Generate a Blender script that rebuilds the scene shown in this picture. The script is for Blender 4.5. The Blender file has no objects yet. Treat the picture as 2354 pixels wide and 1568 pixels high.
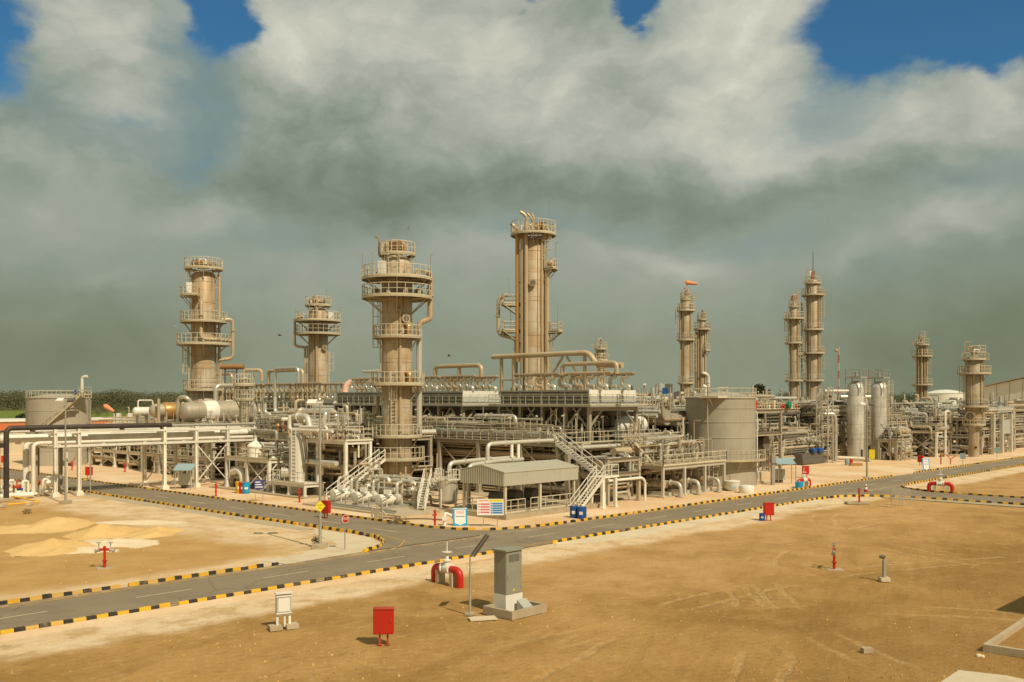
import bpy, math, random
from mathutils import Vector, Matrix, noise as mnoise
R = math.radians
rnd = random.Random(11)
S = bpy.context.scene
COL = S.collection
V = Vector
# ------------------------------------------------------------------ camera
# world X runs along the main road, world Y along the side road; the eye is 10 m up
EYE = 10.0; FP = 2187.0; CX = 1177.0; HZ = 920.0
FW = V((.724, .690, 0)); RT = V((.690, -.724, 0))
cam = bpy.data.cameras.new("camera"); camo = bpy.data.objects.new("camera", cam); COL.objects.link(camo)
camo.location = (0, 0, EYE); camo.rotation_euler = (R(90), 0, -math.atan2(.724, .690))
cam.sensor_width = 36; cam.lens = 36 * FP / 2354; cam.shift_y = 136 / 2354
cam.clip_start = .5; cam.clip_end = 20000
S.camera = camo
# survey helpers: a sight line of the photo met with a distance, the ground or a wall plane
def at(u, v, d):
    return FW * d + RT * ((u - CX) * d / FP) + V((0, 0, EYE - (v - HZ) * d / FP))
def ground(u, v):
    p = at(u, v, FP * EYE / (v - HZ)); p.z = 0; return p
def crop(x0, y0, s):
    return lambda x, y: ((x0 + x / s) / 1.04715, (y0 + y / s) / 1.04715)
c1 = crop(0, 880, 3.678); c2 = crop(560, 840, 3.409); c3 = crop(1000, 840, 3.409); c4 = crop(1500, 840, 3.92)
c5 = crop(1780, 780, 3.267); b1 = crop(0, 1150, 3.187); b2 = crop(600, 1150, 3.187); b4 = crop(1765, 1150, 3.187)
def gc(c, x, y): return ground(*c(x, y))

# ------------------------------------------------------------------ world
SUN_EL = 47.0
SUN_DIR = V((-.16, -1.0, 0)).normalized() * math.cos(R(SUN_EL)) + V((0, 0, math.sin(R(SUN_EL))))
W = bpy.data.worlds.new("World"); S.world = W; W.use_nodes = True
class NT:
    def __init__(s, t): s.t = t; s.t.nodes.clear()
    def n(s, k, **kw):
        o = s.t.nodes.new(k)
        for a, b in kw.items(): setattr(o, a, b)
        return o
    def put(s, sock, v):
        if v is None: return
        if hasattr(v, 'is_output') or isinstance(v, bpy.types.NodeSocket): s.t.links.new(v, sock)
        else: sock.default_value = v
    def m(s, op, a, b=None, c=None, clamp=False):
        o = s.n('ShaderNodeMath', operation=op, use_clamp=clamp)
        s.put(o.inputs[0], a); s.put(o.inputs[1], b)
        if c is not None: s.put(o.inputs[2], c)
        return o.outputs[0]
    def vm(s, op, a, b=None, out=0):
        o = s.n('ShaderNodeVectorMath', operation=op); s.put(o.inputs[0], a)
        if b is not None: s.put(o.inputs[1], b)
        return o.outputs[out]
    def mix(s, f, a, b, mode='MIX'):
        o = s.n('ShaderNodeMix', data_type='RGBA', blend_type=mode)
        s.put(o.inputs[0], f)
        for i, v in ((6, a), (7, b)):
            if isinstance(v, tuple) and len(v) == 3: v = v + (1,)
            s.put(o.inputs[i], v)
        return o.outputs[2]
    def ss(s, x, lo, hi):
        o = s.n('ShaderNodeMapRange', interpolation_type='SMOOTHSTEP'); s.put(o.inputs[0], x)
        s.put(o.inputs[1], lo); s.put(o.inputs[2], hi); return o.outputs[0]
    def noise(s, vec, scale, det=4, rough=.55, dist=0.0, out=0):
        o = s.n('ShaderNodeTexNoise'); s.put(o.inputs['Vector'], vec)
        o.inputs['Scale'].default_value = scale; o.inputs['Detail'].default_value = det
        o.inputs['Roughness'].default_value = rough; o.inputs['Distortion'].default_value = dist
        return o.outputs[out]
    def comb(s, x, y, z=0.0):
        o = s.n('ShaderNodeCombineXYZ'); s.put(o.inputs[0], x); s.put(o.inputs[1], y); s.put(o.inputs[2], z); return o.outputs[0]
    def sep(s, v):
        o = s.n('ShaderNodeSeparateXYZ'); s.put(o.inputs[0], v); return o.outputs
def build_sky():
    T = NT(W.node_tree)
    sky = T.n('ShaderNodeTexSky', sky_type='NISHITA', sun_disc=False)
    sky.sun_elevation = R(SUN_EL); sky.sun_rotation = math.atan2(SUN_DIR.x, SUN_DIR.y)
    sky.altitude = 0; sky.air_density = 1.0; sky.dust_density = .6; sky.ozone_density = 2.5
    g = T.n('ShaderNodeTexCoord').outputs['Generated']
    z = T.sep(g)[2]
    az = T.m('ARCTAN2', T.vm('DOT_PRODUCT', g, tuple(RT), 1), T.vm('DOT_PRODUCT', g, tuple(FW), 1))
    te = T.m('MINIMUM', T.m('DIVIDE', z, T.m('SQRT', T.m('MAXIMUM', T.m('SUBTRACT', 1.0, T.m('MULTIPLY', z, z)), .01))), 2.0)
    p0 = T.comb(az, T.m('MULTIPLY', te, 1.35), 3.7)
    w1 = T.vm('SUBTRACT', T.noise(p0, 5.0, 4, .5, 0, 1), (.5, .5, .5))
    w2 = T.vm('SUBTRACT', T.noise(p0, 22.0, 5, .55, 0, 1), (.5, .5, .5))
    wx = T.m('ADD', T.m('MULTIPLY', T.sep(w1)[0], .12), T.m('MULTIPLY', T.sep(w2)[0], .055))
    wy = T.m('ADD', T.m('MULTIPLY', T.sep(w1)[1], .085), T.m('MULTIPLY', T.sep(w2)[1], .045))
    A = T.m('ADD', az, wx); E = T.m('ADD', te, wy)
    def blob(u, v, ru, rv, w):
        a0 = math.atan((u - CX) / FP); k = math.cos(a0); e0 = (HZ - v) / FP * k
        ra = ru / FP * k * k; re = rv / FP * k
        q = T.m('ADD', T.m('POWER', T.m('ABSOLUTE', T.m('DIVIDE', T.m('SUBTRACT', A, a0), ra)), 2.0),
                T.m('POWER', T.m('ABSOLUTE', T.m('DIVIDE', T.m('SUBTRACT', E, e0), re)), 2.0))
        return T.m('MULTIPLY', T.m('EXPONENT', T.m('MULTIPLY', q, -1.0)), w)
    def total(base, L):
        t = base
        for b in L: t = T.m('ADD', t, blob(*b))
        return t
    HOLES = [(-20, 40, 150, 120, .95), (505, 25, 80, 110, 1.0), (432, 205, 60, 120, .26), (1430, 18, 75, 42, .95), (2130, 30, 280, 95, 1.25), (2330, 60, 190, 95, .9),
             (1985, 160, 110, 70, .46), (1850, 250, 80, 60, .3), (20, 200, 100, 110, .5), (430, 380, 90, 60, .34), (250, 300, 120, 60, .22), (620, 560, 160, 60, .2), (1250, 540, 200, 45, .2), (1700, 560, 200, 60, .2), (1175, -5, 30, 25, .5)]
    LIGHT = [(860, 50, 330, 140, .36), (640, 90, 110, 120, .28), (1720, 110, 190, 160, .46), (1800, 330, 200, 70, .16), (1250, 150, 260, 170, .20), (1580, 60, 130, 80, .12), (1130, 60, 120, 70, .10), (1350, 300, 620, 110, .17), (1750, 380, 220, 60, .12), (250, 90, 150, 100, .30),
             (300, 250, 160, 80, .1), (2080, 230, 170, 75, .30), (1900, 350, 200, 60, .10), (2180, 300, 130, 60, .08), (2320, 200, 90, 110, .2), (1530, 590, 130, 36, .22), (2190, 520, 170, 55, .24), (500, 500, 100, 45, .18), (1940, 600, 80, 40, .12), (1080, 560, 160, 70, .07),
             (250, 640, 90, 30, .08), (60, 520, 160, 70, .1), (1177, 640, 900, 150, .07),
             (1250, 445, 600, 85, -.145), (800, 480, 240, 70, -.10), (640, 320, 200, 150, -.13), (820, 260, 120, 90, -.08), (1500, 210, 80, 50, -.08), (1650, 455, 300, 40, -.08), (2330, 800, 560, 230, -.18), (30, 820, 520, 230, -.15), (230, 380, 330, 150, .07), (1177, 830, 900, 130, -.03)]
    fb = T.noise(p0, 6.5, 6, .52, .35)
    fb2 = T.noise(p0, 17.0, 7, .58, .5)
    fsum = T.m('ADD', T.m('MULTIPLY', T.m('SUBTRACT', fb, .5), 1.0), T.m('MULTIPLY', T.m('SUBTRACT', fb2, .5), .8))
    hole = T.m('ADD', total(0.0, HOLES), T.m('MULTIPLY', fsum, .55))
    cov = T.m('SUBTRACT', 1.0, T.ss(hole, .26, .66))
    calm = T.m('ADD', .35, T.m('MULTIPLY', T.ss(te, .12, .26), .65))
    bright = T.m('ADD', total(.36, LIGHT), T.m('MULTIPLY', T.m('MULTIPLY', fsum, .40), calm))
    bil = T.m('ABSOLUTE', T.m('SUBTRACT', T.noise(T.comb(A, T.m('MULTIPLY', E, 1.3), 1.1), 8.0, 6, .58, .2), .5))
    bright = T.m('ADD', bright, T.m('MULTIPLY', T.m('MULTIPLY', T.m('SUBTRACT', bil, .075), .95), T.ss(te, .17, .27)))
    bright = T.m('ADD', bright, T.m('MULTIPLY', T.ss(te, .5, .9), .12))
    ramp = T.n('ShaderNodeValToRGB'); T.put(ramp.inputs[0], bright)
    el = ramp.color_ramp.elements
    pts = [(0.0, (.115, .132, .082)), (.17, (.178, .216, .160)), (.36, (.275, .322, .265)), (.55, (.405, .43, .365)), (.78, (.57, .57, .475)), (1.0, (.74, .73, .62))]
    el[0].position = 0; el[0].color = pts[0][1] + (1,); el[1].position = 1; el[1].color = pts[-1][1] + (1,)
    for p, c in pts[1:-1]:
        e = el.new(p); e.color = c + (1,)
    K = 10.0
    VEIL = [(445, 250, 95, 170, 1.0), (1990, 180, 130, 70, .7), (60, 210, 150, 110, .7), (1900, 290, 130, 80, .7), (2230, 420, 240, 70, .55), (300, 330, 170, 70, .45), (620, 560, 220, 50, .5), (1250, 530, 260, 40, .5), (1720, 560, 220, 50, .5), (2000, 640, 120, 60, .4), (1450, 40, 110, 60, .5), (480, 60, 130, 150, .5), (2100, 120, 260, 80, .5)]
    veil = T.ss(T.m('ADD', total(0.0, VEIL), T.m('MULTIPLY', fsum, .5)), .1, 1.0)
    tint = T.mix(T.ss(te, .0, .20), (1.01, .955, .83), (1.0, 1.0, 1.0))
    cloud = T.vm('SCALE', T.mix(1.0, T.mix(T.m('MULTIPLY', veil, .75), ramp.outputs[0], (.175, .265, .275)), tint, 'MULTIPLY')); cloud.node.inputs[3].default_value = K
    # thin teal veil where the cloud is thin
    blue = T.mix(1.0, sky.outputs[0], (.40, .84, .98), 'MULTIPLY')
    blue = T.vm('SCALE', blue); blue.node.inputs[3].default_value = .78
    col = T.mix(cov, blue, cloud)
    bg = T.n('ShaderNodeBackground'); T.put(bg.inputs[0], col); bg.inputs[1].default_value = .1
    out = T.n('ShaderNodeOutputWorld'); T.t.links.new(bg.outputs[0], out.inputs[0])
    W.cycles.sampling_method = 'MANUAL'; W.cycles.sample_map_resolution = 512
build_sky()
sl = bpy.data.lights.new("sun", 'SUN'); sl.energy = 4.0; sl.angle = R(.55); sl.color = (1, .87, .66)
so = bpy.data.objects.new("sun", sl); COL.objects.link(so); so.location = (0, -40, 60)
so.rotation_euler = SUN_DIR.to_track_quat('Z', 'Y').to_euler()
S.view_settings.view_transform = 'Standard'; S.view_settings.look = 'None'
S.view_settings.exposure = 0.0; S.view_settings.gamma = 1.0

# ------------------------------------------------------------------ materials
MAT = {}
def mat(name, col, rough=.6, metal=0.0, dirt=None, da=.35, ds=.6, streak=.25, bump=.0, bs=30, var=.10, spec=.4):
    m = bpy.data.materials.new(name); m.use_nodes = True; T = NT(m.node_tree)
    tc = T.n('ShaderNodeTexCoord').outputs['Object']
    oi = T.n('ShaderNodeObjectInfo').outputs['Random']
    off = T.vm('ADD', tc, T.comb(T.m('MULTIPLY', oi, 37.0), T.m('MULTIPLY', oi, 91.0), 0.0))
    if dirt is None: dirt = tuple(c * .55 for c in col)
    n1 = T.ss(T.noise(off, ds, 5, .6), .42, .72)
    x, y, z = T.sep(off)
    n2 = T.ss(T.noise(T.comb(T.m('MULTIPLY', x, 3.2), T.m('MULTIPLY', y, 3.2), T.m('MULTIPLY', z, .22)), 1.0, 4, .6), .48, .8)
    c = T.mix(T.m('MULTIPLY', n1, da), col, dirt)
    c = T.mix(T.m('MULTIPLY', n2, streak), c, dirt)
    hv = T.n('ShaderNodeHueSaturation'); T.put(hv.inputs['Color'], c)
    T.put(hv.inputs['Value'], T.m('ADD', 1 - var, T.m('MULTIPLY', oi, 2 * var)))
    b = T.n('ShaderNodeBsdfPrincipled'); T.put(b.inputs['Base Color'], hv.outputs[0])
    T.put(b.inputs['Roughness'], T.m('ADD', rough - .06, T.m('MULTIPLY', n1, .16)))
    b.inputs['Metallic'].default_value = metal; b.inputs['Specular IOR Level'].default_value = spec
    if bump:
        bp = T.n('ShaderNodeBump'); bp.inputs['Strength'].default_value = bump; bp.inputs['Distance'].default_value = .03
        T.put(bp.inputs['Height'], T.noise(tc, bs, 4, .6)); T.put(b.inputs['Normal'], bp.outputs[0])
    o = T.n('ShaderNodeOutputMaterial'); T.t.links.new(b.outputs[0], o.inputs[0])
    MAT[name] = m; return m
RUST = (.26, .12, .04)
mat('clad_tan', (.53, .415, .26), .5, .12, (.40, .265, .125), .5, .35, .6, var=.06)
mat('clad_grey', (.47, .41, .30), .5, .25, (.28, .22, .14), .4, .5, .35)
mat('tank_paint', (.41, .365, .28), .55, .0, (.25, .205, .14), .4, .25, .4, var=.03)
mat('platform_paint', (.50, .43, .28), .6, 0, (.27, .19, .10), .4, .8, .2)
mat('rail_paint', (.60, .535, .39), .6, 0, (.4, .3, .17), .3, 1, .1)
mat('white_paint', (.80, .755, .64), .5, 0, (.50, .42, .30), .35, .8, .25)
mat('white_clad', (.64, .60, .50), .42, .3, (.42, .36, .26), .35, .6, .3)
mat('silver_clad', (.68, .635, .53), .36, .55, (.36, .30, .21), .35, .8, .25, var=.14)
mat('brown_pipe', (.43, .335, .215), .5, .25, (.22, .14, .07), .45, .8, .2, var=.14)
mat('steel_grey', (.40, .375, .31), .55, .2, (.25, .21, .15), .4, .8, .3)
mat('steel_dark', (.14, .125, .10), .65, .1, (.08, .06, .045), .4, .9, .2)
mat('grating', (.20, .175, .13), .8, .2, (.12, .09, .06), .4, 1.5, 0)
mat('louvre', (.165, .155, .125), .6, .2, (.09, .08, .06), .3, .8, .5)
mat('panel_white', (.78, .755, .66), .45, .0, (.55, .49, .38), .25, .5, .4, var=.03)
mat('panel_grey', (.47, .475, .42), .5, .05, (.34, .32, .25), .35, .6, .3)
mat('black_pipe', (.045, .033, .026), .55, .0, (.10, .07, .045), .5, .7, .2)
mat('red_paint', (.52, .022, .008), .42, 0, (.34, .03, .02), .3, .9, .2, var=.06)
mat('red_faded', (.52, .06, .025), .5, 0, (.30, .06, .03), .45, 1.5, .3)
mat('yellow_paint', (.78, .42, .018), .6, 0, (.46, .27, .05), .45, 2.5, .2)
mat('kerb_black', (.032, .027, .02), .8, 0, (.13, .09, .05), .5, 2.2, .1)
mat('blue_paint', (.015, .075, .27), .45, 0, (.03, .07, .2), .3, 1.5, .3)
mat('cyan_paint', (.02, .36, .62), .45, 0, (.03, .25, .4), .25, 1.5, .2)
mat('light_blue', (.30, .43, .46), .5, 0, (.3, .35, .34), .3, 1.5, .2)
mat('cabinet_green', (.28, .278, .215), .5, 0, (.21, .19, .12), .35, .9, .35, var=.02)
mat('concrete', (.46, .375, .245), .9, 0, (.29, .21, .12), .5, 1.1, .2, .3, 12)
mat('concrete_pale', (.60, .50, .34), .9, 0, (.42, .31, .18), .5, .5, .1, .25, 9)
mat('sheet_roof', (.48, .445, .35), .5, .1, (.31, .26, .18), .35, .4, .3)
mat('copper', (.50, .29, .10), .45, .3, (.33, .17, .05), .4, .7, .2)
mat('rusty', (.33, .17, .06), .7, .1, (.20, .08, .03), .5, 1.5, .3)
mat('orange_cloth', (.74, .29, .13), .8, 0, (.72, .40, .26), .4, 1.2, .2)
mat('pink_cloth', (.78, .50, .38), .8, 0, (.70, .36, .25), .35, 1.2, .2)
mat('sign_white', (.80, .79, .74), .5, 0, None, .08, 2, .1)
mat('sign_pink', (.78, .16, .20), .5, 0, None, .15, 4, .1)
mat('sign_blue', (.03, .22, .52), .5, 0, None, .15, 4, .1)
mat('sign_yellow', (.82, .68, .02), .5, 0, None, .1, 3, .1)
mat('sign_navy', (.07, .07, .22), .5, 0, None, .1, 3, .1)
mat('lettering_dark', (.05, .045, .035), .6, 0, None, .1, 3, 0)
mat('terracotta', (.55, .17, .055), .7, 0, (.40, .15, .07), .4, .7, .3)
mat('cream_wall', (.62, .52, .35), .8, 0, (.46, .36, .22), .35, .4, .35)
mat('far_wall', (.80, .77, .64), .7, 0, (.50, .43, .30), .3, .12, .3)
mat('green_paint', (.02, .20, .10), .5, 0, None, .2, 1, .1)
mat('trunk_bark', (.13, .09, .05), .9, 0, None, .4, 3, .2)
mat('scrap', (.12, .09, .055), .9, 0, (.24, .16, .09), .6, 2, .2)
mat('glass_lamp', (.62, .60, .52), .25, 0, None, .1, 2, 0)
mat('dark_gap', (.035, .028, .02), .9, 0, None, .2, 1, 0)
def leaf_mat(name, a, b, c):
    m = bpy.data.materials.new(name); m.use_nodes = True; T = NT(m.node_tree)
    tc = T.n('ShaderNodeTexCoord').outputs['Object']
    k = T.mix(T.ss(T.noise(tc, .22, 4, .6), .35, .65), a, b)
    k = T.mix(T.ss(T.noise(tc, 1.4, 3, .6), .45, .75), k, c)
    p = T.n('ShaderNodeBsdfPrincipled'); T.put(p.inputs['Base Color'], k); p.inputs['Roughness'].default_value = .8
    p.inputs['Specular IOR Level'].default_value = .15
    o = T.n('ShaderNodeOutputMaterial'); T.t.links.new(p.outputs[0], o.inputs[0]); MAT[name] = m
leaf_mat('foliage_far', (.12, .12, .062), (.15, .145, .075), (.10, .10, .05))
leaf_mat('foliage_near', (.035, .042, .022), (.06, .065, .03), (.02, .025, .013))
leaf_mat('shrub_dry', (.12, .10, .05), (.16, .13, .07), (.06, .05, .03))

def ground_mat():
    m = bpy.data.materials.new('sand'); m.use_nodes = True; T = NT(m.node_tree)
    P = T.n('ShaderNodeNewGeometry').outputs['Position']
    x, y, z = T.sep(P)
    lo = T.noise(P, .07, 5, .6); mid = T.noise(P, .32, 6, .62); hi = T.noise(P, 2.6, 6, .68); fine = T.noise(P, 11.0, 4, .7)
    str_ = T.noise(T.comb(T.m('ADD', T.m('MULTIPLY', x, .12), T.m('MULTIPLY', y, .05)), T.m('ADD', T.m('MULTIPLY', y, .9), T.m('MULTIPLY', x, -.35)), 0.0), .8, 5, .62, .8)
    edge = T.m('ADD', T.m('MULTIPLY', T.m('SUBTRACT', lo, .5), 9.0), T.m('MULTIPLY', T.m('SUBTRACT', mid, .5), 4.0))
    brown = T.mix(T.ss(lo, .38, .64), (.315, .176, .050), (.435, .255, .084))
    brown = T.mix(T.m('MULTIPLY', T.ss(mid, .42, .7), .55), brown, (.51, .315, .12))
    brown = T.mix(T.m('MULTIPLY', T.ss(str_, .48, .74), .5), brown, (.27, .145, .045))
    trk = T.noise(T.comb(T.m('ADD', T.m('MULTIPLY', x, 1.5), T.m('MULTIPLY', y, -1.1)), T.m('ADD', T.m('MULTIPLY', y, .10), T.m('MULTIPLY', x, .06)), 4.0), 1.3, 4, .6, .5)
    brown = T.mix(T.m('MULTIPLY', T.m('MULTIPLY', T.ss(trk, .54, .72), T.ss(lo, .45, .62)), .16), brown, (.56, .385, .175))
    blot = T.noise(P, .95, 5, .62, .4)
    brown = T.mix(T.m('MULTIPLY', T.ss(blot, .55, .7), .45), brown, (.23, .135, .045))
    brown = T.mix(T.m('MULTIPLY', T.ss(blot, .42, .3), .4), brown, (.54, .345, .14))
    brown = T.mix(T.m('MULTIPLY', T.ss(hi, .55, .72), .55), brown, (.57, .41, .21))
    brown = T.mix(T.m('MULTIPLY', T.ss(hi, .44, .30), .5), brown, (.21, .12, .042))
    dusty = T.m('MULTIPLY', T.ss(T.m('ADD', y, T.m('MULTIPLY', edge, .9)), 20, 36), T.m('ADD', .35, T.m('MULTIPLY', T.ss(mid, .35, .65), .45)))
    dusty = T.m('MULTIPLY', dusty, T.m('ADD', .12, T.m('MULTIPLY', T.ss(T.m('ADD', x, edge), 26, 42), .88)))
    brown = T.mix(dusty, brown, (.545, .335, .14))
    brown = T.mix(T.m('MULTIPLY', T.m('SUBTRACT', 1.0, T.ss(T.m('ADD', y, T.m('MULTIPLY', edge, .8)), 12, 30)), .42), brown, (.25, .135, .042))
    rut = None
    for cx, cy, rad in ((29, 5, 21), (70, -8, 41), (88, 12, 27), (40, -20, 46), (14, 60, 46)):
        dd = T.m('SUBTRACT', T.vm('LENGTH', T.vm('SUBTRACT', T.comb(x, y, 0.0), (cx, cy, 0)), None, 1), rad)
        dd = T.m('ABSOLUTE', T.m('SUBTRACT', T.m('ABSOLUTE', T.m('ADD', dd, T.m('MULTIPLY', T.m('SUBTRACT', mid, .5), 1.2))), .85))
        r1 = T.m('SUBTRACT', 1.0, T.ss(dd, .10, .26)); rut = r1 if rut is None else T.m('MAXIMUM', rut, r1)
    rut = T.m('MULTIPLY', T.m('MULTIPLY', rut, T.ss(T.noise(P, .11, 3, .5), .46, .58)), T.ss(hi, .3, .6))
    brown = T.mix(T.m('MULTIPLY', rut, .42), brown, (.58, .40, .19))
    gold = T.mix(T.ss(mid, .35, .7), (.47, .275, .098), (.545, .345, .135))
    gold = T.mix(T.m('MULTIPLY', T.ss(hi, .56, .8), .35), gold, (.64, .46, .24))
    pale = T.mix(T.ss(mid, .3, .7), (.69, .49, .28), (.75, .585, .395))
    pale = T.mix(T.m('MULTIPLY', T.ss(hi, .5, .75), .5), pale, (.82, .70, .48))
    pale = T.mix(T.m('MULTIPLY', T.ss(hi, .42, .28), .5), pale, (.52, .35, .16))
    # golden plot left of the side road, brown plot in front of the main road
    base = T.mix(T.ss(y, 46, 48), brown, gold)
    nearv = T.m('ADD', y, T.m('MULTIPLY', edge, .42))
    v1 = T.m('MULTIPLY', T.ss(nearv, 38.6, 40.2), T.m('SUBTRACT', 1.0, T.ss(y, 46, 47)))
    v2 = T.m('MULTIPLY', T.ss(T.m('ADD', x, T.m('MULTIPLY', edge, 1.1)), 32.5, 37.5), T.ss(y, 49.5, 50.0))
    v3 = T.m('MULTIPLY', T.m('SUBTRACT', 1.0, T.ss(T.m('ADD', y, T.m('MULTIPLY', edge, .8)), 51.8, 54.0)), T.ss(y, 49, 49.5))
    msk = T.m('MAXIMUM', v1, T.m('MULTIPLY', T.m('MAXIMUM', v2, v3), .9))
    wear = T.ss(T.noise(P, .5, 5, .65), .36, .56)
    msk = T.m('MULTIPLY', msk, T.m('ADD', .45, T.m('MULTIPLY', wear, .55)))
    c = T.mix(msk, base, pale)
    dist = T.m('ADD', T.m('MULTIPLY', x, .724), T.m('MULTIPLY', y, .69))
    green = T.mix(T.ss(T.noise(P, .012, 4, .6), .42, .6), (.10, .12, .03), (.20, .17, .07))
    c = T.mix(T.ss(dist, 215, 260), c, green)
    speck = T.m('MULTIPLY', T.ss(fine, .66, .74), .5)
    c = T.mix(speck, c, (.74, .58, .34))
    c = T.mix(T.m('MULTIPLY', T.ss(fine, .36, .27), .65), c, (.15, .095, .04))
    b = T.n('ShaderNodeBsdfPrincipled'); T.put(b.inputs['Base Color'], c); b.inputs['Roughness'].default_value = .95; b.inputs['Specular IOR Level'].default_value = .12
    bp = T.n('ShaderNodeBump'); bp.inputs['Strength'].default_value = .75; bp.inputs['Distance'].default_value = .22
    T.put(bp.inputs['Height'], T.m('ADD', T.m('SUBTRACT', T.m('MULTIPLY', hi, .55), T.m('MULTIPLY', rut, .35)), T.m('ADD', T.m('MULTIPLY', mid, .9), T.m('MULTIPLY', fine, .22)))); T.put(b.inputs['Normal'], bp.outputs[0])
    o = T.n('ShaderNodeOutputMaterial'); T.t.links.new(b.outputs[0], o.inputs[0]); MAT['sand'] = m
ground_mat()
def soil_mat(name, c0, c1, c2, bumpd=.1):
    m = bpy.data.materials.new(name); m.use_nodes = True; T = NT(m.node_tree)
    P = T.n('ShaderNodeNewGeometry').outputs['Position']
    c = T.mix(T.ss(T.noise(P, .14, 6, .6), .36, .66), c0, c1)
    h = T.noise(P, 2.2, 6, .7)
    c = T.mix(T.m('MULTIPLY', T.ss(h, .52, .8), .6), c, c2)
    c = T.mix(T.m('MULTIPLY', T.ss(h, .44, .28), .45), c, tuple(k * .62 for k in c0))
    b = T.n('ShaderNodeBsdfPrincipled'); T.put(b.inputs['Base Color'], c); b.inputs['Roughness'].default_value = .95; b.inputs['Specular IOR Level'].default_value = .12
    bp = T.n('ShaderNodeBump'); bp.inputs['Strength'].default_value = .6; bp.inputs['Distance'].default_value = bumpd
    T.put(bp.inputs['Height'], h); T.put(b.inputs['Normal'], bp.outputs[0])
    o = T.n('ShaderNodeOutputMaterial'); T.t.links.new(b.outputs[0], o.inputs[0]); MAT[name] = m
soil_mat('plant_sand', (.66, .44, .235), (.76, .57, .375), (.80, .64, .46))
soil_mat('heap_sand', (.68, .43, .165), (.73, .50, .22), (.80, .60, .32), .2)
soil_mat('heap_gravel', (.74, .58, .37), (.80, .66, .46), (.84, .74, .56), .2)
def asphalt_mat():
    m = bpy.data.materials.new('asphalt'); m.use_nodes = True; T = NT(m.node_tree)
    P = T.n('ShaderNodeNewGeometry').outputs['Position']
    c = T.mix(T.ss(T.noise(P, .18, 5, .6), .35, .7), (.235, .185, .125), (.275, .218, .148))
    c = T.mix(T.m('MULTIPLY', T.ss(T.noise(P, 5.0, 5, .7), .5, .8), .35), c, (.36, .29, .20))
    c = T.mix(T.m('MULTIPLY', T.ss(T.noise(P, .6, 6, .7, 1.5), .56, .74), .30), c, (.40, .31, .19))
    x, y, z = T.sep(P)
    ed = T.m('MULTIPLY', T.ss(T.m('ABSOLUTE', T.m('SUBTRACT', y, 46.9)), 1.9, 3.0), T.m('SUBTRACT', 1.0, T.ss(T.m('ABSOLUTE', T.m('SUBTRACT', y, 46.9)), 3.1, 3.6)))
    c = T.mix(T.m('MULTIPLY', ed, T.ss(T.noise(P, 1.1, 5, .65), .42, .66)), c, (.50, .36, .19))
    c = T.mix(T.m('MULTIPLY', T.ss(T.noise(P, .23, 3, .5, 1.0), .60, .63), .28), c, (.17, .135, .095))
    vo = T.n('ShaderNodeTexVoronoi', feature='DISTANCE_TO_EDGE'); T.put(vo.inputs['Vector'], T.vm('ADD', P, T.noise(P, .8, 3, .6, 0, 1))); vo.inputs['Scale'].default_value = .16
    c = T.mix(T.m('MULTIPLY', T.m('SUBTRACT', 1.0, T.ss(vo.outputs['Distance'], .002, .006)), .5), c, (.10, .08, .055))
    c = T.mix(T.m('MULTIPLY', T.ss(T.noise(T.comb(T.m('MULTIPLY', x, .05), T.m('MULTIPLY', y, 1.3), 0.0), 1.0, 4, .6), .5, .75), .3), c, (.18, .14, .095))
    b = T.n('ShaderNodeBsdfPrincipled'); T.put(b.inputs['Base Color'], c); b.inputs['Roughness'].default_value = .9; b.inputs['Specular IOR Level'].default_value = .25
    bp = T.n('ShaderNodeBump'); bp.inputs['Strength'].default_value = .3; bp.inputs['Distance'].default_value = .01
    T.put(bp.inputs['Height'], T.noise(P, 30, 4, .6)); T.put(b.inputs['Normal'], bp.outputs[0])
    o = T.n('ShaderNodeOutputMaterial'); T.t.links.new(b.outputs[0], o.inputs[0]); MAT['asphalt'] = m
asphalt_mat()
mat('line_paint', (.60, .50, .34), .8, 0, (.36, .28, .18), .6, 3, 0, var=0)
mat('line_yellow', (.62, .34, .04), .8, 0, (.32, .22, .10), .6, 2, 0, var=0)

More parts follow.
